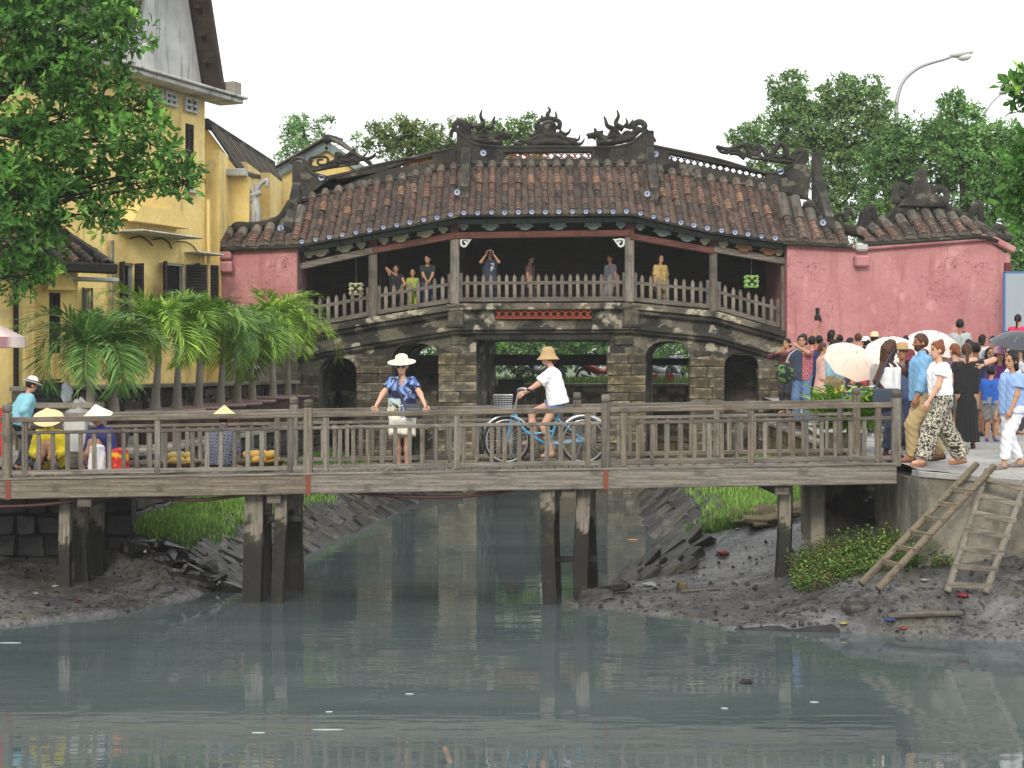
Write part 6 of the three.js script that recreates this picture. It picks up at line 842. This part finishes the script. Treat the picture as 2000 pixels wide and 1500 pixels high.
back.forEach(([px, d, H, hc, c, txt], i) => person({ label: 'person ' + txt, group: crowd, pos: st(px, d), yaw: rr(1.5, 3.6), H, cell: .024, hair: { s: i % 3 === 1 ? 'bob' : 'short', c: hc }, hat: i === 2 ? { s: 'cap', c: [216, 222, 216] } : i === 3 ? { s: 'brim', c: [206, 186, 150], r: .15 } : null, top: { c }, bottom: { c: [60, 58, 66] } }));
person({ label: 'woman in magenta top sitting high at the right edge', group: crowd, pos: st(1988, 36).add(V(0, .55, 0)), yaw: 2.6, H: 1.62, cell: .022, hair: { s: 'pony', c: 'black' }, top: { c: [190, 36, 78], sleeve: .5 }, bottom: { c: [36, 34, 44] } });
person({ label: 'child in white shirt in front of the signboard', group: crowd, pos: st(1968, 35).add(V(0, .35, 0)), yaw: 2.4, H: 1.45, head: 1.1, cell: .022, top: { c: [222, 222, 224] }, bottom: { c: [60, 60, 80] } });
person({ label: 'person in olive cap beneath the dark umbrella', group: crowd, pos: st(1992, 31), yaw: 3, H: 1.64, cell: .022, hat: { s: 'cap', c: [134, 126, 96] }, top: { c: [60, 60, 68] }, bottom: { c: [70, 64, 60] } });
// ---------- bicycles ----------
function bicycle(label, pos, turn, blue, opt = {}) {
  const b = thing('bicycle', label, 'bicycle', pos, turn), fr = mat({ color: blue, roughness: .35, clearcoat: .6 }), chrome = mat({ color: [176, 178, 180], roughness: .3, metalness: .8 }), rub = mat({ color: [34, 34, 36], roughness: .8 }), r = .31;
  const tb = (n, pts, rad, m, st = 0) => part(b, n, tube(pts.map((p) => V(...p)), rad, 7, st), m);
  for (const x of [.53, -.53]) { const w = new THREE.Group(); w.name = 'wheel'; w.position.set(x, r + .02, 0); b.add(w); part(w, 'tyre', new THREE.TorusGeometry(r, .019, 7, 40), rub); part(w, 'rim', new THREE.TorusGeometry(r - .024, .012, 5, 40), chrome); const sp = []; for (let i = 0; i < 28; i++) { const a = i / 28 * 6.283; sp.push(tube([V(Math.cos(a + .25) * .03, Math.sin(a + .25) * .03, i % 2 ? .025 : -.025), V(Math.cos(a) * (r - .03), Math.sin(a) * (r - .03), 0)], .002, 3)); } part(w, 'spokes', merge(sp), chrome); part(w, 'hub', place(new THREE.CylinderGeometry(.022, .022, .08, 8), 0, 0, 0, Math.PI / 2), chrome);
    part(w, 'mudguard', tube(Array.from({ length: 15 }, (_, i) => { const a = lerp(x > 0 ? .5 : .1, x > 0 ? 2.6 : 3.0, i / 14); return V(Math.cos(a) * (r + .035), Math.sin(a) * (r + .035), 0); }), .018, 5, 0, 1.6), chrome); }
  // faces +x: head tube, step-through frame
  tb('fork', [[.42, .78, 0], [.47, .62, 0], [.53, .33, 0]], [.018, .018, .012], fr); tb('down_tube', [[.43, .72, 0], [.3, .5, 0], [.02, .3, 0], [-.06, .28, 0]], .022, fr, 10); tb('top_tube', [[.43, .66, 0], [.22, .44, 0], [-.1, .46, 0]], .017, fr, 8); tb('seat_tube', [[-.06, .28, 0], [-.2, .78, 0]], .019, fr);
  for (const z of [.05, -.05]) { tb('chain_stay', [[-.06, .28, z * .5], [-.53, .33, z]], .011, fr); tb('seat_stay', [[-.16, .64, z * .5], [-.53, .33, z]], .01, fr); }
  tb('seat_post', [[-.2, .76, 0], [-.225, .88, 0]], .013, chrome); part(b, 'saddle', place(lathe([[0, .04], [.06, .035], [.1, 0], [.08, -.03], [0, -.03]], 14), -.24, .9, 0, 0, 0, 0, 1.3, 1, .9), rub);
  tb('stem', [[.42, .76, 0], [.37, 1.0, 0]], .013, chrome); for (const s of [1, -1]) { tb('handlebar', [[.37, 1.0, 0], [.38, 1.03, s * .12], [.3, 1.05, s * .26], [.18, 1.02, s * .28]], .012, chrome, 10); tb('grip', [[.26, 1.04, s * .275], [.16, 1.015, s * .28]], .018, rub); }
  const bk = []; const W = .17, Dp = .13, H = .24, bx0 = .58, by0 = .72; for (let i = 0; i <= 8; i++) { const y = by0 + H * i / 8, q = .86 + .14 * i / 8; bk.push(tube([V(bx0 - Dp * q, y, -W * q), V(bx0 + Dp * q, y, -W * q), V(bx0 + Dp * q, y, W * q), V(bx0 - Dp * q, y, W * q), V(bx0 - Dp * q, y, -W * q)], i === 8 ? .008 : .0035, 4)); } for (let i = 0; i < 24; i++) { const a = i / 24, p = a < .25 ? [-1 + a * 8, -1] : a < .5 ? [1, -1 + (a - .25) * 8] : a < .75 ? [1 - (a - .5) * 8, 1] : [-1, 1 - (a - .75) * 8]; bk.push(tube([V(bx0 + p[0] * Dp * .86, by0, p[1] * W * .86), V(bx0 + p[0] * Dp, by0 + H, p[1] * W)], .0035, 4)); } bk.push(box(Dp * 1.7, .006, W * 1.7, bx0, by0, 0)); part(b, 'basket', merge(bk), opt.basket ?? chrome);
  part(b, 'chain_guard', cbox(.5, .07, .02, .01), chrome, [-.28, .31, .06], [0, 0, -.1]); part(b, 'chain_wheel', place(new THREE.CylinderGeometry(.08, .08, .012, 16), -.06, .28, .045, Math.PI / 2), chrome);
  tb('crank', [[-.06, .28, .08], [opt.c1?.[0] ?? .0, opt.c1?.[1] ?? .13, .08]], .01, chrome); tb('crank', [[-.06, .28, -.08], [opt.c2?.[0] ?? -.12, opt.c2?.[1] ?? .43, -.08]], .01, chrome);
  for (const [c, s] of [[opt.c1 ?? [0, .13], 1], [opt.c2 ?? [-.12, .43], -1]]) part(b, 'pedal', cbox(.09, .022, .08, .005), rub, [c[0], c[1], s * .12]);
  part(b, 'rear_rack', merge([box(.36, .012, .1, -.5, .72, 0), tube([V(-.6, .72, .05), V(-.53, .33, .06)], .006, 4), tube([V(-.6, .72, -.05), V(-.53, .33, -.06)], .006, 4)]), chrome); part(b, 'kick_stand', tube([V(-.5, .33, .07), V(-.42, .08, .1)], .008, 5), chrome); part(b, 'headlamp', place(new THREE.SphereGeometry(.04, 10, 8), .5, .74, 0), chrome);
  return b;
}
// its wheels were measured in the picture: axles at 988 and 1141
bicycle('light blue step-through bicycle with wire basket ridden along the footbridge', V(X(1065, 23.25), fbY(1065) + .0, -23.25), Math.PI, [64, 146, 190], { c1: [.02, .14], c2: [.02, .42] }).scale.setScalar(1.1);
{ const b = bicycle('parked bicycle with grey basket and blue oval sign beside the potted plant', V(X(1700, 25.4), streetY(25.4), -25.4), Math.PI + .9, [60, 62, 66], { basket: mat({ color: [150, 152, 156], roughness: .6 }) });
  part(b, 'basket_panel', cbox(.02, .2, .3, .005), mat({ color: [160, 164, 168], roughness: .6 }), [.72, .86, 0]); part(b, 'oval_sign', place(new THREE.CylinderGeometry(.1, .1, .012, 24), .737, .87, 0, 0, 0, Math.PI / 2, .9, 1, 1.35), mat({ color: [44, 66, 160], roughness: .5 })); for (const y of [.9, .87, .84]) part(b, 'sign_line', box(.004, .012, .15, .746, y, 0), M.white); }
// ---------- umbrellas ----------
function umbrella(label, pos, r, c, tilt, turn, down = .9) {
  const u = thing('umbrella', label, 'umbrella', pos, turn), m = mat({ color: c, roughness: .7, transmission: .25, thickness: 0 }), tp = new THREE.Group(); tp.name = 'canopy_frame'; tp.rotation.set(...tilt); u.add(tp);
  const n = 8, can = sheet(n * 4, 8, (a, v) => { const th = a * 6.283, k = (a * n) % 1, sag = 1 - .06 * Math.sin(k * Math.PI) * v, q = v * r * sag; return V(Math.cos(th) * q, r * .42 * (1 - v * v) - .02 * v + .02 * Math.sin(k * Math.PI) * v, Math.sin(th) * q); });
  part(tp, 'canopy', can, m); for (let i = 0; i < n; i++) { const th = i / n * 6.283; part(tp, 'rib', tube([V(0, r * .4, 0), V(Math.cos(th) * r * .5, r * .3, Math.sin(th) * r * .5), V(Math.cos(th) * r, -.02, Math.sin(th) * r)], .005, 4, 6), M.metal); }
  part(tp, 'ferrule', tube([V(0, r * .4, 0), V(0, r * .4 + .06, 0)], [.012, .005], 5), M.metal); part(tp, 'shaft', tube([V(0, r * .4, 0), V(0, -down, 0)], .008, 5), M.metal); part(tp, 'handle', tube([V(0, -down, 0), V(0, -down - .1, 0), V(.04, -down - .13, 0)], .014, 6), M.black); return u;
}
umbrella('large peach umbrella tilted towards the footbridge', P(1664, 706, 29.6), .56, [226, 206, 190], [.75, 0, -.2], 0);
umbrella('cream umbrella between the peach and the pale pink ones', P(1742, 686, 27.6), .5, [232, 224, 214], [.55, 0, .12], 0);
umbrella('pale pink umbrella over the crowd', P(1826, 672, 27.8), .5, [226, 204, 202], [.5, 0, 0], .3);
umbrella('dark grey umbrella at the right edge', P(1992, 672, 28), .56, [74, 76, 84], [.25, 0, 0], .2);
{ const u = thing('parasol', 'faded pink and white market parasol at the left edge', 'parasol', V(X(-20, 25), 1.9, -25)), r = .56, hh = Y(625, 25) - 1.9, c0 = rgb(206, 190, 186), c1 = rgb(150, 112, 116);
  const can = sheet(32, 4, (a, v) => { const th = a * 6.283; return V(Math.cos(th) * r * v, hh - .28 * v, Math.sin(th) * r * v); }); tint(can, (x, y, z) => Math.floor((Math.atan2(z, x) + 3.15) / .785) % 2 ? c0 : c0.clone().lerp(c1, .25)); part(u, 'canopy', can, clothM); part(u, 'valance', tint(sheet(32, 1, (a, v) => V(Math.cos(a * 6.283) * (r + .01 * v), hh - .28 - v * .17, Math.sin(a * 6.283) * (r + .01 * v))), (x, y, z) => Math.floor((Math.atan2(z, x) + 3.15) / .785) % 2 ? c1 : c0), clothM); part(u, 'pole', tube([V(0, 0, 0), V(0, hh, 0)], .02, 6), M.metal); }
// ---------- ladders on the quay ----------
{
  const lad = (label, a0, a1, b0, b1, n, m, k) => { const l = thing('ladder', label, 'ladder'), P0 = P(...a0), P1 = P(...a1), Q0 = P(...b0), Q1 = P(...b1); part(l, 'side_pole', tube([P0, P1], [.052, .045], 8), m); part(l, 'side_pole', tube([Q0, Q1], [.052, .045], 8), m); for (let i = 0; i < n; i++) { const t = lerp(k[0], k[1], i / (n - 1)), a = P0.clone().lerp(P1, t), b = Q0.clone().lerp(Q1, t), e = b.clone().sub(a).multiplyScalar(.08); part(l, 'rung', bar(a.clone().sub(e).add(V(0, .0, .05)), b.clone().add(e).add(V(0, 0, .05)), .05, .075), m); } };
  const bam = mat({ map: T.wood, color: [232, 218, 192], roughness: .8 }), grey = mat({ map: T.wood, color: [255, 250, 240], roughness: .85 });
  lad('leaning pole ladder, the flatter of the two on the quay', [1682, 1140, 20.3], [1908, 906, 21.3], [1715, 1150, 20.0], [1942, 910, 21.1], 6, bam, [.18, .78]);
  lad('steep pale ladder nearest the right edge on the quay', [1850, 1156, 20.2], [1928, 918, 21.2], [1925, 1158, 20.1], [2004, 940, 21.1], 7, grey, [.06, .93]);
}
// ---------- potted plant at the bridge end ----------
{
  const p = thing('potted_plant', 'bright green leafy plant in a pot at the right end of the footbridge', 'potted plant', V(X(1648, 24.9), streetY(24.9), -24.9)), R = rng(808), S = soup();
  part(p, 'planter', cbox(.62, .3, .42, .02), M.stone, [0, .15, 0]);
  for (let i = 0; i < 150; i++) { const a = R() * 6.28, r = .38 * Math.sqrt(R()), b = V(Math.cos(a) * r, .3, Math.sin(a) * r * .7), h = rr(.32, .7, R), n = 9; for (let j = 0; j < n; j++) { const q = b.clone().add(V(Math.cos(a) * .14 * j / n, h * (j + 1) / n, Math.sin(a) * .1 * j / n)), th = j * 2.4 + a, d = V(Math.cos(th), rr(.1, .7, R), Math.sin(th)).normalize(); leaf(S, q, d, V(0, 1, 0), rr(.16, .28, R), .075, green(R, [104, 150, 44], [176, 210, 76])); } }
  part(p, 'leaves', S.geo(), leafMat(255, 255, 255, .25)); const fl = mat({ color: [216, 150, 60], roughness: .7 }); for (let i = 0; i < 5; i++) part(p, 'blossom', place(new THREE.ConeGeometry(.025, .1, 6), rr(-.2, .2, R), rr(.92, 1.05, R), rr(-.1, .1, R)), fl);
}
// ---------- vendors' goods ----------
{
  const wick = mat({ map: T.wood, color: [190, 150, 96], roughness: .9 });
  const basket = (label, px, d, fruit, n, c) => { const b = thing('basket', label, 'basket', lv(px, d)); part(b, 'wicker_tray', lathe([[0, 0], [.24, 0], [.33, .13], [.35, .15], [.31, .14], [.23, .03], [0, .03]], 20), wick); const R = rng(px), pc = mat({ color: c, roughness: .7 }), g = new THREE.SphereGeometry(.075, 10, 8); for (let i = 0; i < n; i++) { const a = i * 2.4, r = .07 * Math.sqrt(i % 9); part(b, fruit, g, pc, [Math.cos(a) * r, .1 + .07 * Math.floor(i / 6), Math.sin(a) * r]).scale.set(1.25, .85, 1); } return b; };
  basket('wicker basket of yellowish fruit left of the plaid vendor', 350, 23.0, 'fruit', 16, [150, 128, 62]); basket('wicker basket heaped with golden fruit right of the plaid vendor', 512, 23.0, 'fruit', 18, [176, 140, 56]);
  const sack = (name, label, px, d, w, h, c, f, cat) => { const s = thing(name, label, cat, lv(px, d)); part(s, 'bag_film', nets((x, y, z) => { const t = y / h; return Math.hypot(x / w * (1 + .35 * t * t), z / (w * .8)) - 1 + (y < .02 ? (.02 - y) * 30 : 0) + Math.max(0, y - h) * 30 + .07 * Math.sin(x * 60 + y * 25) * Math.sin(y * 40); }, [-w * 1.2, -.02, -w * 1.2], [w * 1.2, h + .05, w * 1.2], .02, f ?? (() => rgb(...c))), mat({ vertexColors: true, roughness: .35 })); return s; };
  sack('snack_bag', 'big red and orange printed snack bag between the vendors', 233, 22.85, .16, .36, null, (x, y) => n3(x * 9, y * 11, 1, 3) > .54 ? rgb(230, 170, 40) : rgb(190, 42, 30), 'bag');
  sack('plastic_bag', 'white plastic bag of foam boxes in front of the blue vendor', 190, 22.8, .14, .42, [214, 216, 222], null, 'bag');
  { const s = thing('foam_box', 'white foam cool box behind the yellow vendor', 'box', lv(150, 24.3)); part(s, 'box_body', cbox(.34, .5, .3, .02), M.white, [0, .5, 0]); part(s, 'box_stand', cbox(.3, .24, .26, .01), M.wood[1], [0, .12, 0]); part(s, 'lid', cbox(.38, .06, .34, .015), M.white, [0, .78, 0]); }
  { const s = thing('stool', 'small red plastic stool under the yellow vendor', 'stool', lv(98, 23.12)), m = mat({ color: [176, 34, 38], roughness: .4 }); part(s, 'seat', cbox(.26, .04, .26, .012), m, [0, .24, 0]); for (const [x, z] of [[-1, -1], [1, -1], [-1, 1], [1, 1]]) part(s, 'leg', bar(V(x * .12, 0, z * .12), V(x * .1, .23, z * .1), .04, .04), m); }
  { const s = thing('plastic_crate', 'black plastic crate of goods on the ledge by the annex', 'crate', V(X(95, 26.6), Y(785, 26.6), -26.6)), m = mat({ color: [28, 32, 34], roughness: .5 }), g = mat({ color: [40, 110, 64], roughness: .5 }); part(s, 'base', cbox(.5, .03, .36, .01), m, [0, .015, 0]); for (const [x, z, w, d] of [[0, .17, .5, .02], [0, -.17, .5, .02], [.24, 0, .02, .34], [-.24, 0, .02, .34]]) { for (const y of [.05, .15, .26, .32]) part(s, 'rail', cbox(w, .04, d, .004), m, [x, y, z]); const n = 9; for (let i = 0; i < n; i++) part(s, 'rib', box(w > .1 ? .014 : .02, .3, d > .1 ? .014 : .02, x + (w > .1 ? lerp(-w / 2, w / 2, i / (n - 1)) : 0), .17, z + (d > .1 ? lerp(-d / 2, d / 2, i / (n - 1)) : 0)), m); } part(s, 'green_tub', lathe([[0, 0], [.12, 0], [.16, .3], [.15, .3], [.11, .02], [0, .02]], 16), g, [.02, .04, 0]); part(s, 'cardboard_lid', place(cbox(.34, .03, .26, .006), .04, .37, 0, .05, .2, .06), M.ochre[2]);
    const le = thing('stone_ledge', 'narrow concrete ledge carrying the black crate', 'ledge', V(X(110, 26.6), 2.02, -26.6)), ly = Y(785, 26.6) - 2.02; part(le, 'slab', cbox(1.5, .1, .7, .015), M.concrete, [0, ly - .055, 0]); part(le, 'base_block', cbox(1.3, ly - .1, .55, .02), M.stone, [0, (ly - .1) / 2, -.05]); }
  { const w = thing('white_sack', 'crumpled white woven sack beside the front palm', 'sack', V(X(155, 26.4), 2.02, -26.4)); part(w, 'sack_cloth', nets((x, y, z) => (Math.hypot(x / .26, (y - .38) / .5, z / .2) - 1) * .2 + .02 * Math.sin(x * 34 + y * 18) * Math.sin(y * 22 - z * 30), [-.34, -.16, -.3], [.34, .95, .3], .022, () => rgb(168, 168, 170)), clothM);
    const q = thing('shopping_bags', 'white and blue plastic bags on the ledge right of the crate', 'bag', V(X(130, 26.5), Y(785, 26.5), -26.5)); part(q, 'bag_film', nets((x, y, z) => Math.hypot(x / .1, (y - .16) / .2, z / .1) * .1 - .1 + .012 * Math.sin(x * 60 + y * 30), [-.14, -.05, -.14], [.14, .4, .14], .018, () => rgb(206, 212, 222)), clothM); }
  single('red_banner', cbox(.2, .75, .03, .004).translate(X(2, 23.4), fbY(0) + .62, -23.4), mat({ color: [170, 34, 38] }), 'red hanging cloth at the far left edge', 'cloth');
}
// ---------- street lamps ----------
{
  const l = thing('street_lamp', 'tall street lamp with curved arm above the trees', 'street lamp'), d = 58, m = mat({ color: [150, 150, 154], roughness: .5, metalness: .5 });
  part(l, 'pole', tube([V(X(1751, d), 2.7, -d), P(1751, 240, d), P(1752, 195, d), P(1765, 158, d), P(1795, 132, d), P(1850, 114, d), P(1862, 109, d)], [.12, .09, .08, .07, .065, .055, .05], 8, 30), m);
  part(l, 'lamp_head', place(new THREE.SphereGeometry(1, 16, 10), ...P(1878, 104, d).toArray(), 0, 0, .18, .48, .16, .22), mat({ color: [196, 200, 204], roughness: .4 })); part(l, 'lens', place(new THREE.SphereGeometry(1, 14, 8), ...P(1884, 111, d).toArray(), 0, 0, .18, .28, .15, .18), mat({ color: [206, 206, 200], roughness: .2 }));
  const k = thing('street_lamp', 'thin distant lamp pole at the right above the trees', 'street lamp'), e = 72; part(k, 'pole', tube([V(X(1922, e), 2.8, -e), P(1922, 232, e), P(1930, 210, e), P(1948, 190, e), P(1960, 180, e)], [.09, .06, .05, .045, .04], 6, 16), m); part(k, 'lamp_head', place(new THREE.SphereGeometry(1, 10, 8), ...P(1966, 177, e).toArray(), 0, 0, .4, .4, .14, .18), m);
}
// ---------- right edge: signboard and red post ----------
{
  const s = thing('signboard', 'pale grey framed signboard beyond the pink wall', 'signboard', V(X(1990, 40), streetY(40), -40)), y0 = Y(690, 40) - streetY(40), y1 = Y(532, 40) - streetY(40), fr = mat({ color: [60, 96, 150], roughness: .6 });
  part(s, 'panel', box(.75, y1 - y0, .05, 0, (y0 + y1) / 2, 0), mat({ color: [138, 148, 156], roughness: .7 })); for (const x of [-.38, .38]) part(s, 'post', box(.05, y1, .06, x, y1 / 2, 0), fr); part(s, 'frame', box(.8, .05, .06, 0, y1, 0), fr);
  const r = thing('red_gate_post', 'dark red wooden gate post beside the signboard', 'gate post', V(X(1968, 40.6), streetY(40), -40.6)), rm = mat({ color: [92, 26, 28], roughness: .7 }); part(r, 'post', cbox(.16, 3.6, .16, .02), rm, [0, 1.8, 0]); for (const y of [2.2, 2.6, 3.1]) part(r, 'lantern', place(new THREE.SphereGeometry(.1, 10, 8), -.02, y, .12), rm);
}
// ---------- motorbikes seen through the arches ----------
function motorbike(label, pos, turn, c) {
  const b = thing('motorbike', label, 'motorbike', pos, turn), body = mat({ color: c, roughness: .3, clearcoat: .6 }), dk = mat({ color: [30, 30, 32], roughness: .6 }), ch = M.metal;
  for (const x of [.62, -.62]) { const w = new THREE.Group(); w.name = 'wheel'; w.position.set(x, .28, 0); b.add(w); part(w, 'tyre', new THREE.TorusGeometry(.25, .045, 8, 28), dk); part(w, 'rim', new THREE.TorusGeometry(.2, .015, 5, 24), ch); part(w, 'hub', place(new THREE.CylinderGeometry(.06, .06, .1, 10), 0, 0, 0, Math.PI / 2), ch); }
  const t = (n, pts, r, m) => part(b, n, tube(pts.map((p) => V(...p)), r, 7, 10), m);
  t('fork', [[.45, .95, 0], [.55, .6, 0], [.62, .28, 0]], .03, ch); t('body_shell', [[.44, .85, 0], [.3, .5, 0], [.02, .42, 0], [-.3, .55, 0], [-.75, .72, 0]], [.09, .12, .13, .14, .07], body); t('seat', [[-.02, .74, 0], [-.3, .78, 0], [-.72, .82, 0]], [.08, .12, .08], dk); t('front_shield', [[.48, .92, 0], [.42, .7, 0], [.34, .45, 0]], [.12, .15, .1], body); t('handlebar', [[.36, 1.0, .32], [.42, .98, 0], [.36, 1.0, -.32]], .018, dk); part(b, 'headlamp', place(new THREE.SphereGeometry(.085, 10, 8), .52, .92, 0), ch); t('exhaust', [[0, .25, .14], [-.4, .26, .16], [-.8, .36, .16]], [.03, .05, .05], ch); part(b, 'engine', cbox(.3, .22, .2, .04), ch, [.02, .3, 0]); t('front_mudguard', [[.82, .42, 0], [.66, .58, 0], [.45, .48, 0]], .05, body); t('rear_fender', [[-.5, .6, 0], [-.8, .6, 0], [-.95, .42, 0]], .04, dk); t('mirror_stalk', [[.38, 1.0, .25], [.36, 1.15, .28]], .01, dk); t('mirror_stalk', [[.38, 1.0, -.25], [.36, 1.15, -.28]], .01, dk); return b;
}
motorbike('red motorbike parked on the grass seen through the centre opening', V(X(1172, 49), 2.87, -49), .5, [150, 26, 34]);
motorbike('dark motorbike partly hidden by the rider\'s hat behind the bridge', V(X(1060, 50), 2.87, -50), 2.5, [30, 34, 52]);
motorbike('grey motorbike seen through the round arch right of centre', V(X(1318, 48.6), 2.87, -48.6), 1.2, [110, 114, 118]);
motorbike('silver motorbike farther back in the round arch', V(X(1290, 51), 2.87, -51), .4, [130, 132, 136]);
{ const k = thing('kerb_block', 'red and white painted kerb block behind the round arch', 'kerb', V(X(1292, 47.8), 2.87, -47.8)); for (let i = 0; i < 5; i++) part(k, 'painted_segment', cbox(.24, .36, .16, .01), i % 2 ? mat({ color: [176, 50, 46] }) : M.white, [(i - 2) * .245, .18, 0]); }
// ---------- litter, driftwood and floating scraps ----------
{
  const R = rng(909), gm = (px, d) => { const x = X(px, d); return V(x, Math.max(0, ground(x, d)), -d); };
  single('driftwood_log', tube([gm(1735, 19.98).add(V(0, .04, 0)), gm(1800, 19.95).add(V(0, .05, 0)), gm(1880, 19.9).add(V(0, .05, 0))], [.04, .05, .035], 7, 8), M.wood[2], 'dark driftwood pole lying on the right mud flat', 'driftwood');
  single('driftwood_stick', tube([gm(1330, 22.3).add(V(0, .03, 0)), gm(1405, 22.4).add(V(0, .03, 0))], .022, 6), M.wood[2], 'thin stick on the mud below the pale stone block', 'stick');
  single('stone_block', place(cbox(.13, .14, .12, .02, .02, R), ...gm(1332, 22.8).add(V(0, .06, 0)).toArray(), 0, .3, 0), M.ochre[2], 'small pale square stone on the right mud flat', 'stone');
  single('mud_boulder', place(cbox(.5, .16, .34, .06, .12, R), ...gm(1160, 22.45).add(V(0, .03, 0)).toArray(), 0, .2, .08), M.slab[0], 'long low boulder at the tip of the mud flat', 'rock'); single('mud_boulder', place(cbox(.3, .13, .26, .05, .1, R), ...gm(1120, 22.25).add(V(0, .02, 0)).toArray()), M.slab[2], 'rounded rock at the very tip of the mud spit', 'rock');
  single('rounded_stone', place(new THREE.SphereGeometry(.17, 12, 8), ...gm(1672, 20.3).toArray(), 0, 0, 0, 1.2, .8, 1), M.slab[2], 'rounded stone at the foot of the flatter ladder', 'rock');
  single('rotten_plank', bar(V(X(1160, 23.3), .05, -23.3), V(X(1228, 23.1), .16, -23.1), .3, .1, .03), M.slab[3], 'black rotten plank beside the right piles', 'plank');
  single('mooring_stick', tube([V(X(905, 13.35), -.3, -13.35), V(X(868, 13.45), Y(1458, 13.45), -13.45)], [.034, .03], 10), M.wood[3], 'short wooden stake poking out of the water in front', 'stake');
  const scraps = [[1412, 24.6, [176, 24, 40], 'crumpled red rag below the pale slabs', .14], [1604, 23.6, [170, 34, 34], 'red scrap hanging by the abutment', .12], [1880, 20.25, [200, 50, 70], 'red plastic scrap near the steep ladder', .1], [1738, 19.95, [60, 110, 190], 'blue plastic scrap at the end of the driftwood', .09], [1765, 19.8, [170, 50, 60], 'small red scrap before the driftwood', .07], [1648, 20.0, [196, 180, 60], 'small yellow scrap on the mud edge', .07], [1268, 23.6, [206, 214, 220], 'white plastic bag half sunk in the mud', .16], [1440, 25.4, [214, 190, 150], 'pale scrap on the dark stones', .06], [1806, 20.8, [206, 200, 190], 'pale scrap before the ladders', .07], [108, 22.6, [214, 214, 216], 'white cup on the dark left mud', .06], [155, 21.9, [176, 50, 50], 'tiny red scrap on the left mud', .05], [70, 22.0, [190, 190, 186], 'small white scrap on the left mud', .05]];
  for (const [px, d, c, l, s] of scraps) { const p = gm(px, d), g = new THREE.IcosahedronGeometry(s * .75, 2), a = g.attributes.position; for (let i = 0; i < a.count; i++) { const q = .2 + 1.5 * n3(a.getX(i) * 26 + px, a.getY(i) * 26, a.getZ(i) * 26); a.setXYZ(i, a.getX(i) * q, a.getY(i) * q * .3, a.getZ(i) * q); } g.computeVertexNormals(); single('litter_scrap', g.translate(p.x, p.y + s * .25, p.z), mat({ color: c.map((q) => q * .68), roughness: .5 }), l, 'litter', 'litter on the mud'); }
  for (const [px, py, w, l] of [[640, 1426, .32, 'longest white foam streak on the water in front'], [505, 1432, .14, 'small foam fleck left of the long streak'], [20, 1256, .3, 'foam streak at the left edge of the water'], [800, 1356, .1, 'pale fleck right of the middle water'], [643, 1391, .08, 'tiny fleck above the long streak'], [1590, 1372, .1, 'white fleck at the right of the water'], [1415, 1384, .08, 'pale fleck in the middle right water'], [448, 1148, .1, 'white scrap at the tip of the left mud ridge']]) { const d = EYE * F / (py - HORIZON); single('floating_foam', place(new THREE.SphereGeometry(1, 14, 6), X(px, d), .004, -d, 0, 0, 0, w / 2, .006, .022), mat({ color: [150, 160, 160], roughness: .8 }), l, 'foam', 'foam and scraps on the water'); }
  single('duckling_debris', place(cbox(.13, .05, .08, .02, .03, R), X(1457, 16.75), .015, -16.75), M.black, 'dark clump of debris drifting on the right water', 'debris');
  single('floating_leaf', place(new THREE.SphereGeometry(1, 10, 5), X(1236, 30.6), .01, -30.6, 0, 0, 0, .12, .012, .07), mat({ color: [176, 128, 60] }), 'orange leaf scrap floating behind the right piles', 'leaf');
  // loose stones and clods scattered on the mud
  const cl = []; for (let i = 0; i < 1500; i++) { const right = R() < .72, d = rr(19.6, 25, R), x = right ? lerp(edgeR(d) + .1, 9, R() ** 1.2) : lerp(-10, edgeL(d) - .1, R()); const h = ground(x, d); if (h < .02) continue; const s = .01 + .045 * R() ** 4; cl.push(place(cbox(s * 1.6, s, s * 1.3, s * .25, s * .5, R), x, h + s * .2, -d, R(), R() * 6, R())); }
  single('mud_pebbles', merge(cl), M.slab[3], 'dark pebbles and clods scattered over the mud', 'pebbles', null, 'stuff');
}
renderer.render(scene, camera);
